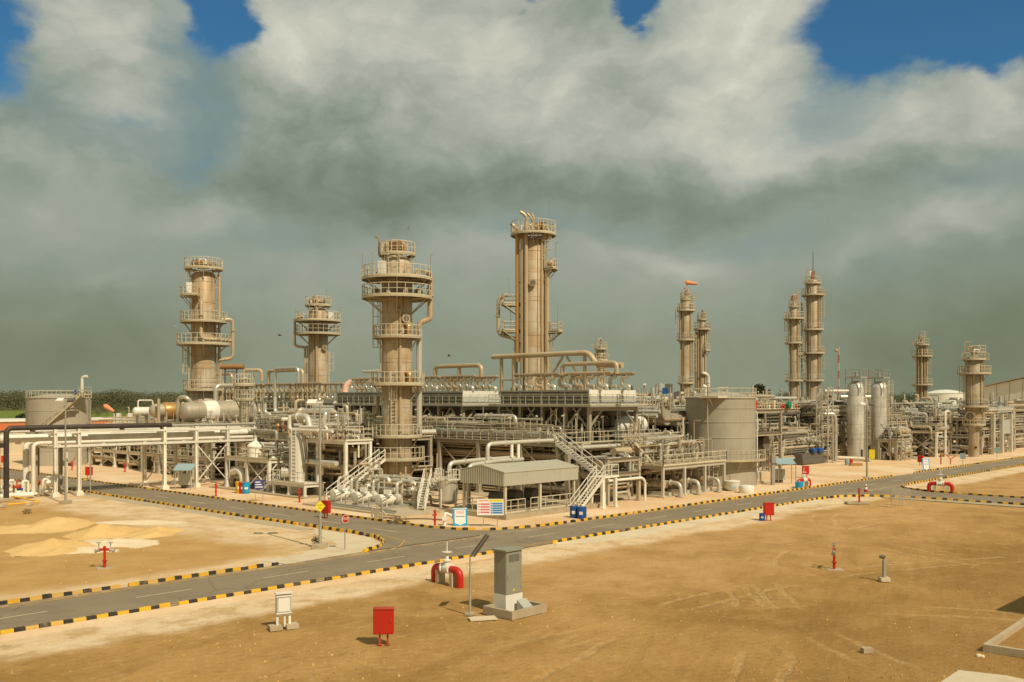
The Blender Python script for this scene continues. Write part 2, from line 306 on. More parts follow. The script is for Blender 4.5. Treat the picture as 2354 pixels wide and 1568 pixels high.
mat('silver_white', (.62, .59, .52), .42, .4, (.45, .39, .29), .3, .35, .35, var=.03)
def cladding(name, a, b, stain, metal=.12):
    m = bpy.data.materials.new(name); m.use_nodes = True; T = NT(m.node_tree)
    tc = T.n('ShaderNodeTexCoord').outputs['Object']; oi = T.n('ShaderNodeObjectInfo').outputs['Random']
    x, y, z = T.sep(tc); zz = T.m('ADD', T.m('MULTIPLY', z, .62), T.m('MULTIPLY', oi, 9.0)); an = T.m('ADD', T.m('MULTIPLY', T.m('ARCTAN2', y, x), 1.3), T.m('MULTIPLY', oi, 5.0))
    wn = T.n('ShaderNodeTexWhiteNoise', noise_dimensions='2D'); T.put(wn.inputs['Vector'], T.comb(T.m('FLOOR', zz), T.m('FLOOR', an)))
    wz = T.n('ShaderNodeTexWhiteNoise', noise_dimensions='1D'); T.put(wz.inputs['W'], T.m('FLOOR', T.m('MULTIPLY', zz, .45)))
    k = T.m('ADD', T.m('MULTIPLY', wn.outputs[0], .35), T.m('MULTIPLY', wz.outputs[0], .65))
    c = T.mix(k, a, b)
    big = T.noise(T.vm('ADD', tc, T.comb(T.m('MULTIPLY', oi, 40.0), 0.0, 0.0)), .45, 4, .6)
    c = T.mix(T.m('MULTIPLY', T.ss(big, .42, .62), .7), c, stain)
    st = T.noise(T.comb(T.m('MULTIPLY', x, 2.6), T.m('MULTIPLY', y, 2.6), T.m('MULTIPLY', z, .16)), 1.0, 5, .62)
    c = T.mix(T.m('MULTIPLY', T.ss(st, .5, .68), .75), c, tuple(q * .62 for q in stain))
    fr = T.m('FRACT', zz); seam = T.m('SUBTRACT', 1.0, T.ss(T.m('MINIMUM', fr, T.m('SUBTRACT', 1.0, fr)), .012, .03))
    fa = T.m('FRACT', an); sv = T.m('SUBTRACT', 1.0, T.ss(T.m('MINIMUM', fa, T.m('SUBTRACT', 1.0, fa)), .006, .02))
    c = T.mix(T.m('MULTIPLY', T.m('MAXIMUM', seam, sv), .42), c, (.16, .11, .06))
    p = T.n('ShaderNodeBsdfPrincipled'); T.put(p.inputs['Base Color'], c); p.inputs['Metallic'].default_value = metal
    T.put(p.inputs['Roughness'], T.m('ADD', .42, T.m('MULTIPLY', k, .16)))
    o = T.n('ShaderNodeOutputMaterial'); T.t.links.new(p.outputs[0], o.inputs[0]); MAT[name] = m
cladding('shell_tan', (.535, .415, .255), (.485, .425, .315), (.42, .27, .12))
cladding('shell_dull', (.46, .375, .245), (.46, .40, .29), (.37, .265, .14))
cladding('shell_silver', (.60, .57, .50), (.66, .63, .56), (.50, .46, .38), .4)
# ------------------------------------------------------------------ mesh collector
class MB:
    def __init__(s): s.v = []; s.f = []; s.k = []; s.m = 0
    def add(s, vs, fs):
        o = len(s.v); s.v += [tuple(p) for p in vs]
        for q in fs: s.f.append(tuple(i + o for i in q)); s.k.append(s.m)
        return s
    def box(s, a, b):
        x0, y0, z0 = a; x1, y1, z1 = b
        return s.add([(x0, y0, z0), (x1, y0, z0), (x1, y1, z0), (x0, y1, z0), (x0, y0, z1), (x1, y0, z1), (x1, y1, z1), (x0, y1, z1)],
                     [(0, 3, 2, 1), (4, 5, 6, 7), (0, 1, 5, 4), (1, 2, 6, 5), (2, 3, 7, 6), (3, 0, 4, 7)])
    def obox(s, c, sx, sy, sz, rz=0.0):          # box standing on point c, turned about Z
        ca, sa = math.cos(rz), math.sin(rz); vs = []
        for z in (0, sz):
            for x, y in ((-.5, -.5), (.5, -.5), (.5, .5), (-.5, .5)):
                X, Y = x * sx, y * sy; vs.append((c[0] + X * ca - Y * sa, c[1] + X * sa + Y * ca, c[2] + z))
        return s.add(vs, [(0, 3, 2, 1), (4, 5, 6, 7), (0, 1, 5, 4), (1, 2, 6, 5), (2, 3, 7, 6), (3, 0, 4, 7)])
    def frame(s, d):
        d = V(d).normalized(); up = V((0, 0, 1)) if abs(d.z) < .95 else V((0, 1, 0))
        a = d.cross(up).normalized(); return a, a.cross(d).normalized()
    def beam(s, p, q, w, h=None):
        p, q = V(p), V(q); h = h or w; a, b = s.frame(q - p); vs = []
        for c in (p, q):
            for i, j in ((-1, -1), (1, -1), (1, 1), (-1, 1)): vs.append(c + a * (i * w / 2) + b * (j * h / 2))
        return s.add(vs, [(0, 3, 2, 1), (4, 5, 6, 7), (0, 1, 5, 4), (1, 2, 6, 5), (2, 3, 7, 6), (3, 0, 4, 7)])
    def spin(s, p, d, prof, n=12, ref=None):     # lathe: profile of (radius, distance) along axis d from p
        p = V(p); d = V(d).normalized(); a, b = s.frame(d); vs = []; fs = []
        for r, t in prof:
            for i in range(n):
                w = 2 * math.pi * i / n; vs.append(p + d * t + (a * math.cos(w) + b * math.sin(w)) * max(r, 1e-4))
        for k in range(len(prof) - 1):
            for i in range(n):
                j = (i + 1) % n; fs.append((k * n + i, k * n + j, (k + 1) * n + j, (k + 1) * n + i))
        fs.append(tuple(range(n - 1, -1, -1))); fs.append(tuple((len(prof) - 1) * n + i for i in range(n)))
        return s.add(vs, fs)
    def cyl(s, p, q, r, n=10):
        p, q = V(p), V(q); return s.spin(p, q - p, [(r, 0), (r, (q - p).length)], n)
    def tube(s, pts, r, n=8, bend=None, k=4, flange=False):
        P = [V(p) for p in pts]; bend = bend or 2.6 * r; path = [P[0]]
        for i in range(1, len(P) - 1):
            u = P[i - 1] - P[i]; w = P[i + 1] - P[i]
            L = min(bend, u.length * .48, w.length * .48); a = P[i] + u.normalized() * L; c = P[i] + w.normalized() * L
            for j in range(k + 1):
                t = j / k; path.append(a * (1 - t) ** 2 + P[i] * (2 * t * (1 - t)) + c * t ** 2)
        path.append(P[-1]); N = len(path); vs = []; fs = []
        d0 = (path[1] - path[0]).normalized(); A, B = s.frame(d0)
        for i in range(N):
            d = (path[min(i + 1, N - 1)] - path[max(i - 1, 0)]).normalized()
            A = A - d * A.dot(d)
            A = A.normalized() if A.length > 1e-5 else s.frame(d)[0]
            B = A.cross(d)
            for j in range(n):
                w = 2 * math.pi * j / n; vs.append(path[i] + (A * math.cos(w) + B * math.sin(w)) * r)
        for i in range(N - 1):
            for j in range(n):
                q = (j + 1) % n; fs.append((i * n + j, (i + 1) * n + j, (i + 1) * n + q, i * n + q))
        fs.append(tuple(range(n))); fs.append(tuple((N - 1) * n + j for j in range(n - 1, -1, -1)))
        s.add(vs, fs)
        if flange:
            for i in range(1, len(P)):
                u = P[i] - P[i - 1]
                if u.length > 2.2 and flange is not None:
                    c = P[i - 1] + u * (.5 if u.length < 5 else .3); d = u.normalized()
                    s.spin(c - d * .05, d, [(r * 1.5, 0), (r * 1.5, .1)], n)
        return s
    def ball(s, c, r, n=10, sz=1.0):
        prof = [(r * math.sin(math.pi * i / 6), -r * sz * math.cos(math.pi * i / 6)) for i in range(7)]
        return s.spin(c, (0, 0, 1), prof, n)
    def quad(s, a, b, c, d): return s.add([a, b, c, d], [(0, 1, 2, 3)])
    def rail(s, pts, h=1.1, step=1.5, r=.032, closed=False):
        P = [V(p) for p in pts]
        if closed: P.append(P[0])
        for i in range(len(P) - 1):
            a, b = P[i], P[i + 1]; L = (b - a).length; n = max(1, round(L / step))
            for q in range(n + (0 if i < len(P) - 2 and not closed else (0 if closed else 1))):
                c = a.lerp(b, q / n); s.beam(c, c + V((0, 0, h)), r * 1.7)
            for z, w in ((h, 1.9), (h * .52, 1.5)): s.beam(a + V((0, 0, z)), b + V((0, 0, z)), r * w)
            s.beam(a + V((0, 0, .06)), b + V((0, 0, .06)), .02, .12)
        return s
    def ladder(s, p, n_out, z1, w=.5, cage=True, side=None):
        p = V(p); o = V(n_out).normalized(); t = o.cross(V((0, 0, 1))).normalized(); H = z1 - p.z
        for k in (-1, 1): s.beam(p + t * (k * w / 2), p + t * (k * w / 2) + V((0, 0, H)), .07)
        z = .3
        while z < H: s.beam(p + t * (-w / 2) + V((0, 0, z)), p + t * (w / 2) + V((0, 0, z)), .05); z += .38
        if cage and H > 3:
            z = 2.4
            while z < H:
                q = [p + V((0, 0, z)) + t * (.42 * math.cos(a)) + o * (.1 + .7 * math.sin(a)) for a in [math.pi * i / 5 for i in range(6)]]
                for i in range(5): s.beam(q[i], q[i + 1], .045)
                z += 1.1
            for a in (.2, 1.0, math.pi / 2, 2.1, 2.9):
                c = p + t * (.42 * math.cos(a)) + o * (.1 + .7 * math.sin(a)); s.beam(c + V((0, 0, 2.4)), c + V((0, 0, H)), .04)
        return s
    def stair(s, p, q, w, side, r=.032):          # flight from p (low) to q (high), width w along side
        p, q, sd = V(p), V(q), V(side).normalized()
        for k in (-.5, .5):
            s.beam(p + sd * (w * k), q + sd * (w * k), .07, .26)
        n = max(3, int((q.z - p.z) / .2)); d = q - p; hd = V((d.x, d.y, 0)).normalized()
        for i in range(1, n + 1):
            c = p + d * (i / n); a = c - hd * .14 - sd * (w / 2 - .04); b = c - hd * .14 + sd * (w / 2 - .04)
            s.beam(a, b, .26, .04)
        for k in (-.5, .5):
            a = p + sd * (w * k); b = q + sd * (w * k); m = max(2, round(d.length / 1.4))
            for i in range(m + 1):
                c = a.lerp(b, i / m); s.beam(c, c + V((0, 0, 1.05)), r * 1.8)
            for z in (1.05, .55): s.beam(a + V((0, 0, z)), b + V((0, 0, z)), r * 1.9)
        return s

def mesh_of(mb, mats, off=V((0, 0, 0)), smooth=True):
    me = bpy.data.meshes.new("mesh")
    me.from_pydata([(x - off[0], y - off[1], z - off[2]) for x, y, z in mb.v], [], mb.f)
    if not isinstance(mats, (list, tuple)): mats = [mats]
    for m in mats: me.materials.append(MAT[m] if isinstance(m, str) else m)
    me.polygons.foreach_set('material_index', mb.k)
    if smooth:
        me.polygons.foreach_set('use_smooth', [True] * len(me.polygons)); me.set_sharp_from_angle(angle=R(38))
    me.update(); return me
def tag(o, label, cat, group=None):
    o['label'] = label; o['category'] = cat
    if group: o['group'] = group
    return o
def thing(name, label, cat, loc, group=None):
    o = bpy.data.objects.new(name, None); COL.objects.link(o); o.location = loc; o.empty_display_size = .5
    return tag(o, label, cat, group)
def wloc(o):
    l = V(o.location)
    while o.parent: o = o.parent; l += V(o.location)
    return l
def part(name, mb, mats, parent, label=None, smooth=True):   # vertices of mb are world coordinates
    o = bpy.data.objects.new(name, mesh_of(mb, mats, wloc(parent), smooth)); COL.objects.link(o); o.parent = parent
    if label: o['label'] = label
    return o
def solo(name, label, cat, mb, mats, group=None, smooth=True):
    xs = [p[0] for p in mb.v]; ys = [p[1] for p in mb.v]; zs = [p[2] for p in mb.v]
    c = V(((min(xs) + max(xs)) / 2, (min(ys) + max(ys)) / 2, min(zs)))
    o = bpy.data.objects.new(name, mesh_of(mb, mats, c, smooth)); COL.objects.link(o); o.location = c
    return tag(o, label, cat, group)
def struct(name, mb, mats, smooth=False, kind='structure'):
    o = bpy.data.objects.new(name, mesh_of(mb, mats, smooth=smooth)); COL.objects.link(o); o['kind'] = kind; return o
def dup(root, loc, label, rz=None, group=None):
    r = root.copy(); COL.objects.link(r); r.location = loc; r['label'] = label
    if rz is not None: r.rotation_euler = (0, 0, rz)
    if group: r['group'] = group
    def kids(a, b):
        for ch in list(a.children):
            c = ch.copy(); COL.objects.link(c); c.parent = b; kids(ch, c)
    kids(root, r); return r
def facing(p):                                     # yaw that turns a -Y front towards the eye
    return math.atan2(p[1], p[0]) - math.pi / 2
_txt = {}
def text(s, p, right, up, size, th=.01):
    """letters as flat geometry: centred on p, written along right, standing along up"""
    if s not in _txt:
        cu = bpy.data.curves.new("lettering", 'FONT'); cu.body = s; cu.align_x = 'CENTER'; cu.align_y = 'CENTER'; cu.resolution_u = 2
        o = bpy.data.objects.new("lettering", cu); COL.objects.link(o)
        dg = bpy.context.evaluated_depsgraph_get(); me = bpy.data.meshes.new_from_object(o.evaluated_get(dg))
        _txt[s] = ([tuple(v.co) for v in me.vertices], [tuple(f.vertices) for f in me.polygons])
        bpy.data.objects.remove(o); bpy.data.meshes.remove(me); bpy.data.curves.remove(cu)
    vs, fs = _txt[s]; rt = V(right).normalized(); u = V(up).normalized(); p = V(p)
    mb = MB(); mb.add([p + rt * (x * size) + u * (y * size) for x, y, z in vs], fs); return mb
# ------------------------------------------------------------------ ground, roads, kerbs
def axis(lo, hi, step, far):
    c = [lo + step * i for i in range(int((hi - lo) / step) + 1)]
    e = []; d = step
    x = c[-1]
    while x < far: d *= 1.6; x += d; e.append(x)
    g = []; d = step; x = c[0]
    while x > -far: d *= 1.6; x -= d; g.append(x)
    return g[::-1] + c + e
def ground_sheet():
    X = axis(8, 122, .75, 7000); Y = axis(-2, 78, .75, 7000); mb = MB(); n = len(Y)
    def z(x, y):
        if not (0 < x < 135 and -10 < y < 120): return -.03
        w = min(1, max(0, (43.2 - y) / 3)) if y < 45 else min(1, max(0, (y - 52) / 3), max(0, (42 - x) / 3))
        if y < 45 and 96 < x < 108: w = 0
        h = mnoise.fractal(V((x * .16, y * .16, 1.7)), 1.0, 2.0, 5) * .055 + mnoise.noise(V((x * .9, y * .9, 5))) * .022
        return -.03 + max(-.08, h) * w
    vs = [(x, y, z(x, y)) for x in X for y in Y]
    fs = [(i * n + j, (i + 1) * n + j, (i + 1) * n + j + 1, i * n + j + 1) for i in range(len(X) - 1) for j in range(n - 1)]
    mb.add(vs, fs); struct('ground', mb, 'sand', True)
ground_sheet()
K3 = [(43.3, 240), (42.9, 110), (43.0, 80), (43.5, 64), (43.6, 58), (43.3, 55), (42.2, 52.6), (40.6, 51.1), (38.6, 50.3)]
K4 = [(49.1, 240), (49.1, 120), (49.2, 79), (49.3, 62), (49.5, 56), (50.2, 53.4), (52.0, 51.4), (55, 50.4), (60, 50.1)]
KN = [(50, 43.8), (90.5, 43.8), (94.5, 43.4), (97.2, 41.6), (98.6, 38), (98.9, 33), (99.4, 8)]
KT = [(186, 44.2), (128, 44.0), (113.5, 43.8), (110.3, 43.2), (107.8, 41.4), (106.4, 38), (106.0, 33), (106.4, 8)]
def strip(name, A, B, z, m):
    mb = MB()
    for i in range(len(A) - 1): mb.quad((*A[i], z), (*B[i], z), (*B[i + 1], z), (*A[i + 1], z))
    struct(name, mb, m)
mb = MB(); mb.quad((49.2, 50.1, .0), (420, 50.1, .0), (420, 330, .0), (49.2, 330, .0)); struct('plant_yard', mb, 'plant_sand')
mb = MB(); xs = [-60 + 8 * i for i in range(56)]
for i in range(55): mb.quad((xs[i], 43.8, .014), (xs[i + 1], 43.8, .014), (xs[i + 1], 50.0, .014), (xs[i], 50.0, .014))
struct('main_road', mb, 'asphalt')
strip('side_road', K4, K3[:len(K4)], .018, 'asphalt')
strip('branch_road', [(110.3, 43.9)] + KT[3:], [(91, 43.9)] + KN[2:], .018, 'asphalt')
def dashes(name, P, D, n, L=3.0, per=7.3, w=.13, m='line_paint', skip=()):
    mb = MB(); P = V((*P, .026)); D = V((*D, 0)); s = V((-D.y, D.x, 0)) * (w / 2)
    for i in range(n):
        if i in skip: continue
        a = P + D * (per * i); b = a + D * L; mb.quad(a - s, b - s, b + s, a + s)
    struct(name, mb, m)
dashes('road_marking', (7.1 - 7.3 * 3, 46.9), (1, 0), 26)
dashes('road_marking', (46.1, 55.8), (0, 1), 20)
def edge_line(P, off):
    mb = MB(); P = [V((*p, .028)) for p in P]
    for i in range(len(P) - 1):
        d = (P[i + 1] - P[i]).normalized(); s = V((-d.y, d.x, 0)); a, b = P[i] + s * off, P[i + 1] + s * off
        mb.quad(a, b, b + s * .11, a + s * .11)
    struct('road_edge_line', mb, 'line_yellow')
edge_line([(-40, 49.25), (32.5, 49.25), (38.6, 49.35), (41.6, 50.2), (43.6, 52.0), (44.3, 55), (44.3, 60), (44.0, 80), (43.8, 110)], 0)
edge_line([(-40, 44.3), (91, 44.3)], 0)
edge_line([(62, 49.5), (125, 49.6)], 0)
mat('yellow_worn', (.70, .40, .06), .7, 0, (.50, .37, .19), .8, 3.5, .2)
mat('black_worn', (.06, .05, .038), .85, 0, (.26, .19, .11), .8, 3.5, .1)
def kerb(P, lens=.5, h=.2, w=.2, gaps=8):
    """painted kerb blocks along a polyline, alternately yellow and black, with a joint now and then"""
    P = [V((*p, 0)) for p in P]; mb = MB(); k = 0; left = 0.0; pts = [P[0]]
    need = .58; n = 0                       # yellow blocks a little longer than the black ones, none quite alike
    for i in range(len(P) - 1):
        d = P[i + 1] - P[i]; L = d.length; u = d / L; t = need
        while t <= L: pts.append(P[i] + u * t); n += 1; step = (.58, .43)[n % 2] * rnd.uniform(.93, 1.07); t += step
        need = t - L
    for i in range(len(pts) - 1):
        a, b = pts[i], pts[i + 1]; u = (b - a).normalized(); s = V((-u.y, u.x, 0))
        if gaps and i % (gaps * 2 + 1) == gaps * 2: continue
        mb.m = (i % 2) + (2 if rnd.random() < .3 else 0); j = rnd.uniform(-.03, .03); hh = h + rnd.uniform(-.035, .02); g = rnd.uniform(.006, .025)
        a2, b2 = a + u * g + s * j, b - u * g + s * j; c = []
        for z, q in ((-.02, w / 2), (hh, w / 2 - .035)):
            c += [a2 - s * q + V((0, 0, z)), b2 - s * q + V((0, 0, z)), b2 + s * q + V((0, 0, z)), a2 + s * q + V((0, 0, z))]
        mb.add(c, [(4, 5, 6, 7), (0, 1, 5, 4), (1, 2, 6, 5), (2, 3, 7, 6), (3, 0, 4, 7)])
    struct('kerb', mb, ['yellow_paint', 'kerb_black', 'yellow_worn', 'black_worn'])
kerb([(-12, 43.7), (44.2, 43.7)]); kerb(KN); kerb(KT)
kerb([(-12, 50.1), (32.4, 50.1)]); kerb(K3[::-1]); kerb(K4 + [(63.9, 50.1), (125.6, 50.1)]); kerb([(132.5, 50.1), (215, 50.1)])
# concrete aprons beside the roads
mb = MB(); N = 60
for i in range(N):
    x0, x1 = 50 + 40 * i / N, 50 + 40 * (i + 1) / N
    f = lambda x: 43.55 - max(.3, 3.4 * min(1, (x - 49.6) / 3) - (max(0, x - 70) * .05) + .5 * mnoise.noise(V((x * .5, 3, 0))) + .25 * mnoise.noise(V((x * 1.7, 8, 0))))
    mb.quad((x0, f(x0), -.13), (x1, f(x1), -.13), (x1, 43.55, .06), (x0, 43.55, .06))
struct('concrete_apron', mb, 'concrete_pale')
mb = MB()
for i in range(40):
    x0, x1 = -8 + 52 * i / 40, -8 + 52 * (i + 1) / 40
    f = lambda x: 43.55 - (2.3 + .9 * mnoise.noise(V((x * .35, 13, 0))) + .3 * mnoise.noise(V((x * 1.9, 18, 0))))
    mb.quad((x0, f(x0), -.13), (x1, f(x1), -.13), (x1, 43.55, .05), (x0, 43.55, .05))
struct('road_verge', mb, 'plant_sand')
mb = MB(); mb.add([(32.5, 50.0, .006), (38.5, 50.35, .006), (41.7, 52.5, .006), (42.9, 55, .006), (43.0, 62, .006), (41.4, 60, .0), (39.6, 54.6, -.02), (35.5, 53.2, -.03), (32.0, 52.6, -.03)], [tuple(range(9))])
struct('concrete_apron', mb, 'concrete_pale')
mb = MB(); mb.quad((41.6, 62, -.03), (42.9, 62, .02), (42.75, 105, .02), (41.3, 105, -.03)); struct('concrete_apron', mb, 'concrete')
mb = MB(); mb.quad((99.2, 8, .02), (99.2, 40, .02), (96.8, 40, .02), (97.4, 8, .02)); struct('concrete_apron', mb, 'concrete')
mb = MB(); mb.box((52.0, 62.6, .0), (59.5, 77.2, .16)); struct('concrete_paving', mb, 'concrete')
mb = MB(); mb.box((55.0, 81.5, .0), (60.0, 100.5, .12)); struct('concrete_paving', mb, 'concrete')
mb = MB(); mb.box((57.0, 55.0, .0), (69.5, 62.5, .42)); struct('concrete_paving', mb, 'concrete')
mb = MB(); mb.box((69.7, 58.5, .0), (101, 108, .05)); struct('concrete_paving', mb, 'concrete')
# green field far to the left
a, b, c, d = (at(u, 920, dd) for u, dd in ((-500, 230), (430, 230), (430, 900), (-500, 900)))
for p in (a, b, c, d): p.z = .05
mb = MB(); mb.quad(a, b, c, d)
leaf_mat('crop_green', (.13, .175, .022), (.19, .21, .04), (.10, .13, .03))
struct('field', mb, 'crop_green')

# ------------------------------------------------------------------ vegetation
def leaves(mb, c, r, n, s, flat=.7):
    for _ in range(n):
        while True:
            p = V((rnd.uniform(-1, 1), rnd.uniform(-1, 1), rnd.uniform(-1, 1)))
            if .25 < p.length < 1: break
        p = V((p.x * r, p.y * r, p.z * r * flat)) + V(c)
        a = V((rnd.gauss(0, 1), rnd.gauss(0, 1), rnd.gauss(0, 1))).normalized(); b = a.orthogonal().normalized(); e = a.cross(b)
        k = s * rnd.uniform(.6, 1.3); mb.quad(p - b * k, p + e * k * .7, p + b * k, p - e * k * .7)
def belt(u0, u1, d0, d1, n, h0, h1, seed=0):
    mb = MB()
    for i in range(n):
        u = rnd.uniform(u0, u1); d = rnd.uniform(d0, d1); p = at(u, 920, d); p.z = 0
        h = h0 + (h1 - h0) * (.5 + .5 * mnoise.noise(V((u * .02 + seed, d * .004, 0)))) * rnd.uniform(.5, 1.12)
        r = h * rnd.uniform(.35, .55)
        leaves(mb, p + V((0, 0, h - r * .75)), r, 210, h * .032, .75); leaves(mb, p + V((0, 0, h * .35)), r * .95, 130, h * .036, .9)
    return mb
mb = belt(-120, 470, 900, 1300, 230, 15, 24); struct('woodland', mb, 'foliage_far', kind='stuff')
mb = belt(1690, 2340, 900, 1300, 190, 12, 22, 5); struct('woodland', mb, 'foliage_far', kind='stuff')
mb = belt(470, 1690, 900, 1200, 150, 9, 14, 9); struct('woodland', mb, 'foliage_far', kind='stuff')
mb = belt(60, 330, 560, 860, 90, 3, 7, 9); struct('scrubland', mb, 'foliage_far', kind='stuff')
def tree(u, d, htop, r, label, m='foliage_near'):
    p = at(u, 920, d); p.z = 0; t = thing('tree', label, 'tree', p); tr = MB()
    tr.spin(p, (0, 0, 1), [(.4, 0), (.3, htop * .3), (.12, htop * .75)], 8)
    for k in range(7):
        a = k * .9; q = p + V((0, 0, htop * (.3 + .06 * k))); tr.beam(q, q + V((math.cos(a) * r * .6, math.sin(a) * r * .6, htop * .18)), .14)
    part('trunk', tr, 'trunk_bark', t); mb = MB()
    for k in range(22):
        a = rnd.uniform(0, 6.3); zz = rnd.uniform(.34, .95); rr = r * .62 * math.sin(math.pi * min(.93, zz)) ** .7
        leaves(mb, p + V((math.cos(a) * rr * rnd.uniform(.3, 1), math.sin(a) * rr * rnd.uniform(.3, 1), htop * zz - r * .1)), r * rnd.uniform(.28, .42), 150, .30, .8)
    part('crown', mb, m, t)
tree(1743, 300, 15.8, 4.6, 'dark rounded tree behind the big beige storage tank')
tree(56, 330, 5.2, 4.2, 'low bushy dark tree at the edge of the green field left of the round tank')
mb = MB(); p = gc(c1, 240, 1310); leaves(mb, p + V((0, 0, .22)), .42, 160, .05, .6); solo('dry_bush', 'small dry bush on the sand in front of the pipe rack', 'bush', mb, 'shrub_dry')
mb = MB(); p = gc(b2, 515, 528); leaves(mb, p + V((0, 0, .35)), .38, 200, .06, 1.0); solo('dry_bush', 'dry grey tuft beside the concrete foot of the tall lamp pole', 'bush', mb, 'shrub_dry')

# ------------------------------------------------------------------ sand heaps
def heap(c, rx, ry, h, m, label, seed):
    mb = MB(); N = 30; vs = []
    for i in range(N + 1):
        for j in range(N + 1):
            x, y = -1 + 2 * i / N, -1 + 2 * j / N; q = math.hypot(x, y) + .25 * mnoise.noise(V((x * 2.2, y * 2.2, seed)))
            z = h * max(0, 1 - q) ** 1.15 * (1 + .35 * mnoise.noise(V((x * 3, y * 3, seed + 9)))) + .03 * mnoise.noise(V((x * 12, y * 12, seed)))
            vs.append(c + RT * (x * rx) + FW * (y * ry) + V((0, 0, z - .06 if q < 1 else -.10)))
    fs = [(i * (N + 1) + j, (i + 1) * (N + 1) + j, (i + 1) * (N + 1) + j + 1, i * (N + 1) + j + 1) for i in range(N) for j in range(N)]
    vs = [V((a.x, a.y, a.z * .78)) for a in vs]; mb.add(vs, fs); solo('sand_heap', label, 'sand heap', mb, m, 'sand heaps on the empty plot')
heap(gc(b1, 440, 365), 3.0, 4.2, .95, 'heap_sand', 'far golden sand heap nearest to the pipe rack', 1)
heap(gc(b1, 150, 395), 4.6, 2.6, .40, 'heap_sand', 'long low golden sand heap at the left edge of the plot', 2)
heap(gc(b1, 810, 425), 2.7, 3.6, 1.0, 'heap_sand', 'tallest golden sand heap in the middle of the plot', 3)
heap(gc(b1, 1190, 425), 2.2, 3.2, .75, 'heap_sand', 'rounded golden sand heap closest to the side road', 4)
heap(gc(b1, 410, 540), 3.0, 3.4, .95, 'heap_sand', 'front golden sand heap behind the red double hydrant', 5)
heap(gc(b1, 900, 500), 3.2, 2.4, .42, 'heap_gravel', 'flat pale gravel heap right of the red double hydrant', 6)
heap(gc(b1, 640, 555), 2.6, 1.6, .30, 'heap_gravel', 'thin spread of pale gravel behind the red double hydrant', 7)
heap(gc(b1, 1060, 345), 4.6, 2.0, .28, 'heap_gravel', 'low pale gravel spread behind the tallest golden heap', 8)
heap(gc(b2, 1450, 850), 1.2, 1.0, .15, 'sand', 'small mound of brown sand at the foot of the near red pipe arch', 9)

# ------------------------------------------------------------------ buildings beyond the plant
def building(name, label, X0, X1, Y0, Y1, h, wall, roofm, band=None, slope=0.0, win=()):
    t = thing(name, label, 'building', ((X0 + X1) / 2, (Y0 + Y1) / 2, 0)); mb = MB(); mb.box((X0, Y0, 0), (X1, Y1, h)); part('wall', mb, wall, t)
    mb = MB(); mb.box((X0 - .4, Y0 - .4, h + .003), (X1 + .4, Y1 + .4, h + .35)); part('roof', mb, roofm, t)
    if band:
        mb = MB(); z0, z1 = band; e = .12
        mb.box((X0 - e, Y0 - e, z0), (X1 + e, Y0, z1)); mb.box((X0 - e, Y0 + .002, z0), (X0, Y1 + e, z1)); part('fascia', mb, 'terracotta', t)
    for a, b, z0, z1 in win:
        mb = MB(); mb.box((X0 + a, Y0 - .06, z0), (X0 + b, Y0 + .3, z1)); part('window', mb, 'dark_gap', t)
building('long_building', 'long cream building with an orange band under its flat roof behind the round tank', 44, 96, 190, 204, 6.0, 'cream_wall', 'panel_white', (4.3, 5.7), 0,
         [(3 + 6.5 * i, 6 + 6.5 * i, 1.2, 2.9) for i in range(8)])
p = at(1490, 920, 300); building('flat_building', 'distant white flat roofed building behind the cooler bank', p.x - 14, p.x + 18, p.y - 9, p.y + 14, 10.6, 'panel_white', 'panel_white', None, 0, [(2 + 3.6 * i, 4.2 + 3.6 * i, 7.2, 9.0) for i in range(8)])
p = at(2090, 920, 235); building('flat_building', 'low grey building with a white roof left of the far white tank', p.x - 6, p.x + 10, p.y - 4, p.y + 10, 8.6, 'cream_wall', 'panel_white')
# big pale hall at the right edge: gable end towards the plant
def hall():
    X = 245.0; Y1 = 76.0; Y0 = 36.0; ym = (Y0 + Y1) / 2; h = 13.2; hr = 17.6; L = 60
    t = thing('warehouse', 'big pale warehouse with a sloping roof at the right edge', 'building', (X + L / 2, ym, 0)); mb = MB()
    for x in (X, X + L): mb.add([(x, Y0, 0), (x, Y1, 0), (x, Y1, h), (x, ym, hr), (x, Y0, h)], [(0, 1, 2, 3, 4)])
    mb.quad((X, Y1, 0), (X + L, Y1, 0), (X + L, Y1, h), (X, Y1, h)); mb.quad((X, Y0, 0), (X + L, Y0, 0), (X + L, Y0, h), (X, Y0, h)); part('wall', mb, 'far_wall', t)
    mb = MB()
    for y, s in ((Y1 + .5, 1), (Y0 - .5, -1)): mb.add([(X - .6, y, h), (X + L, y, h), (X + L, ym, hr + .25), (X - .6, ym, hr + .25), (X - .6, y, h + .3), (X + L, y, h + .3), (X + L, ym, hr + .55), (X - .6, ym, hr + .55)], [(0, 1, 2, 3), (4, 5, 6, 7), (0, 3, 7, 4), (0, 1, 5, 4), (1, 2, 6, 5), (2, 3, 7, 6)])
    part('roof', mb, 'sheet_roof', t)
    mb = MB()
    for i in range(1, 14): y = Y0 + (Y1 - Y0) * i / 14; mb.box((X - .05, y - .06, 0), (X - .001, y + .06, h + (1 - abs(y - ym) / 20) * 4.2))
    part('wall_seam', mb, 'sheet_roof', t)
hall()

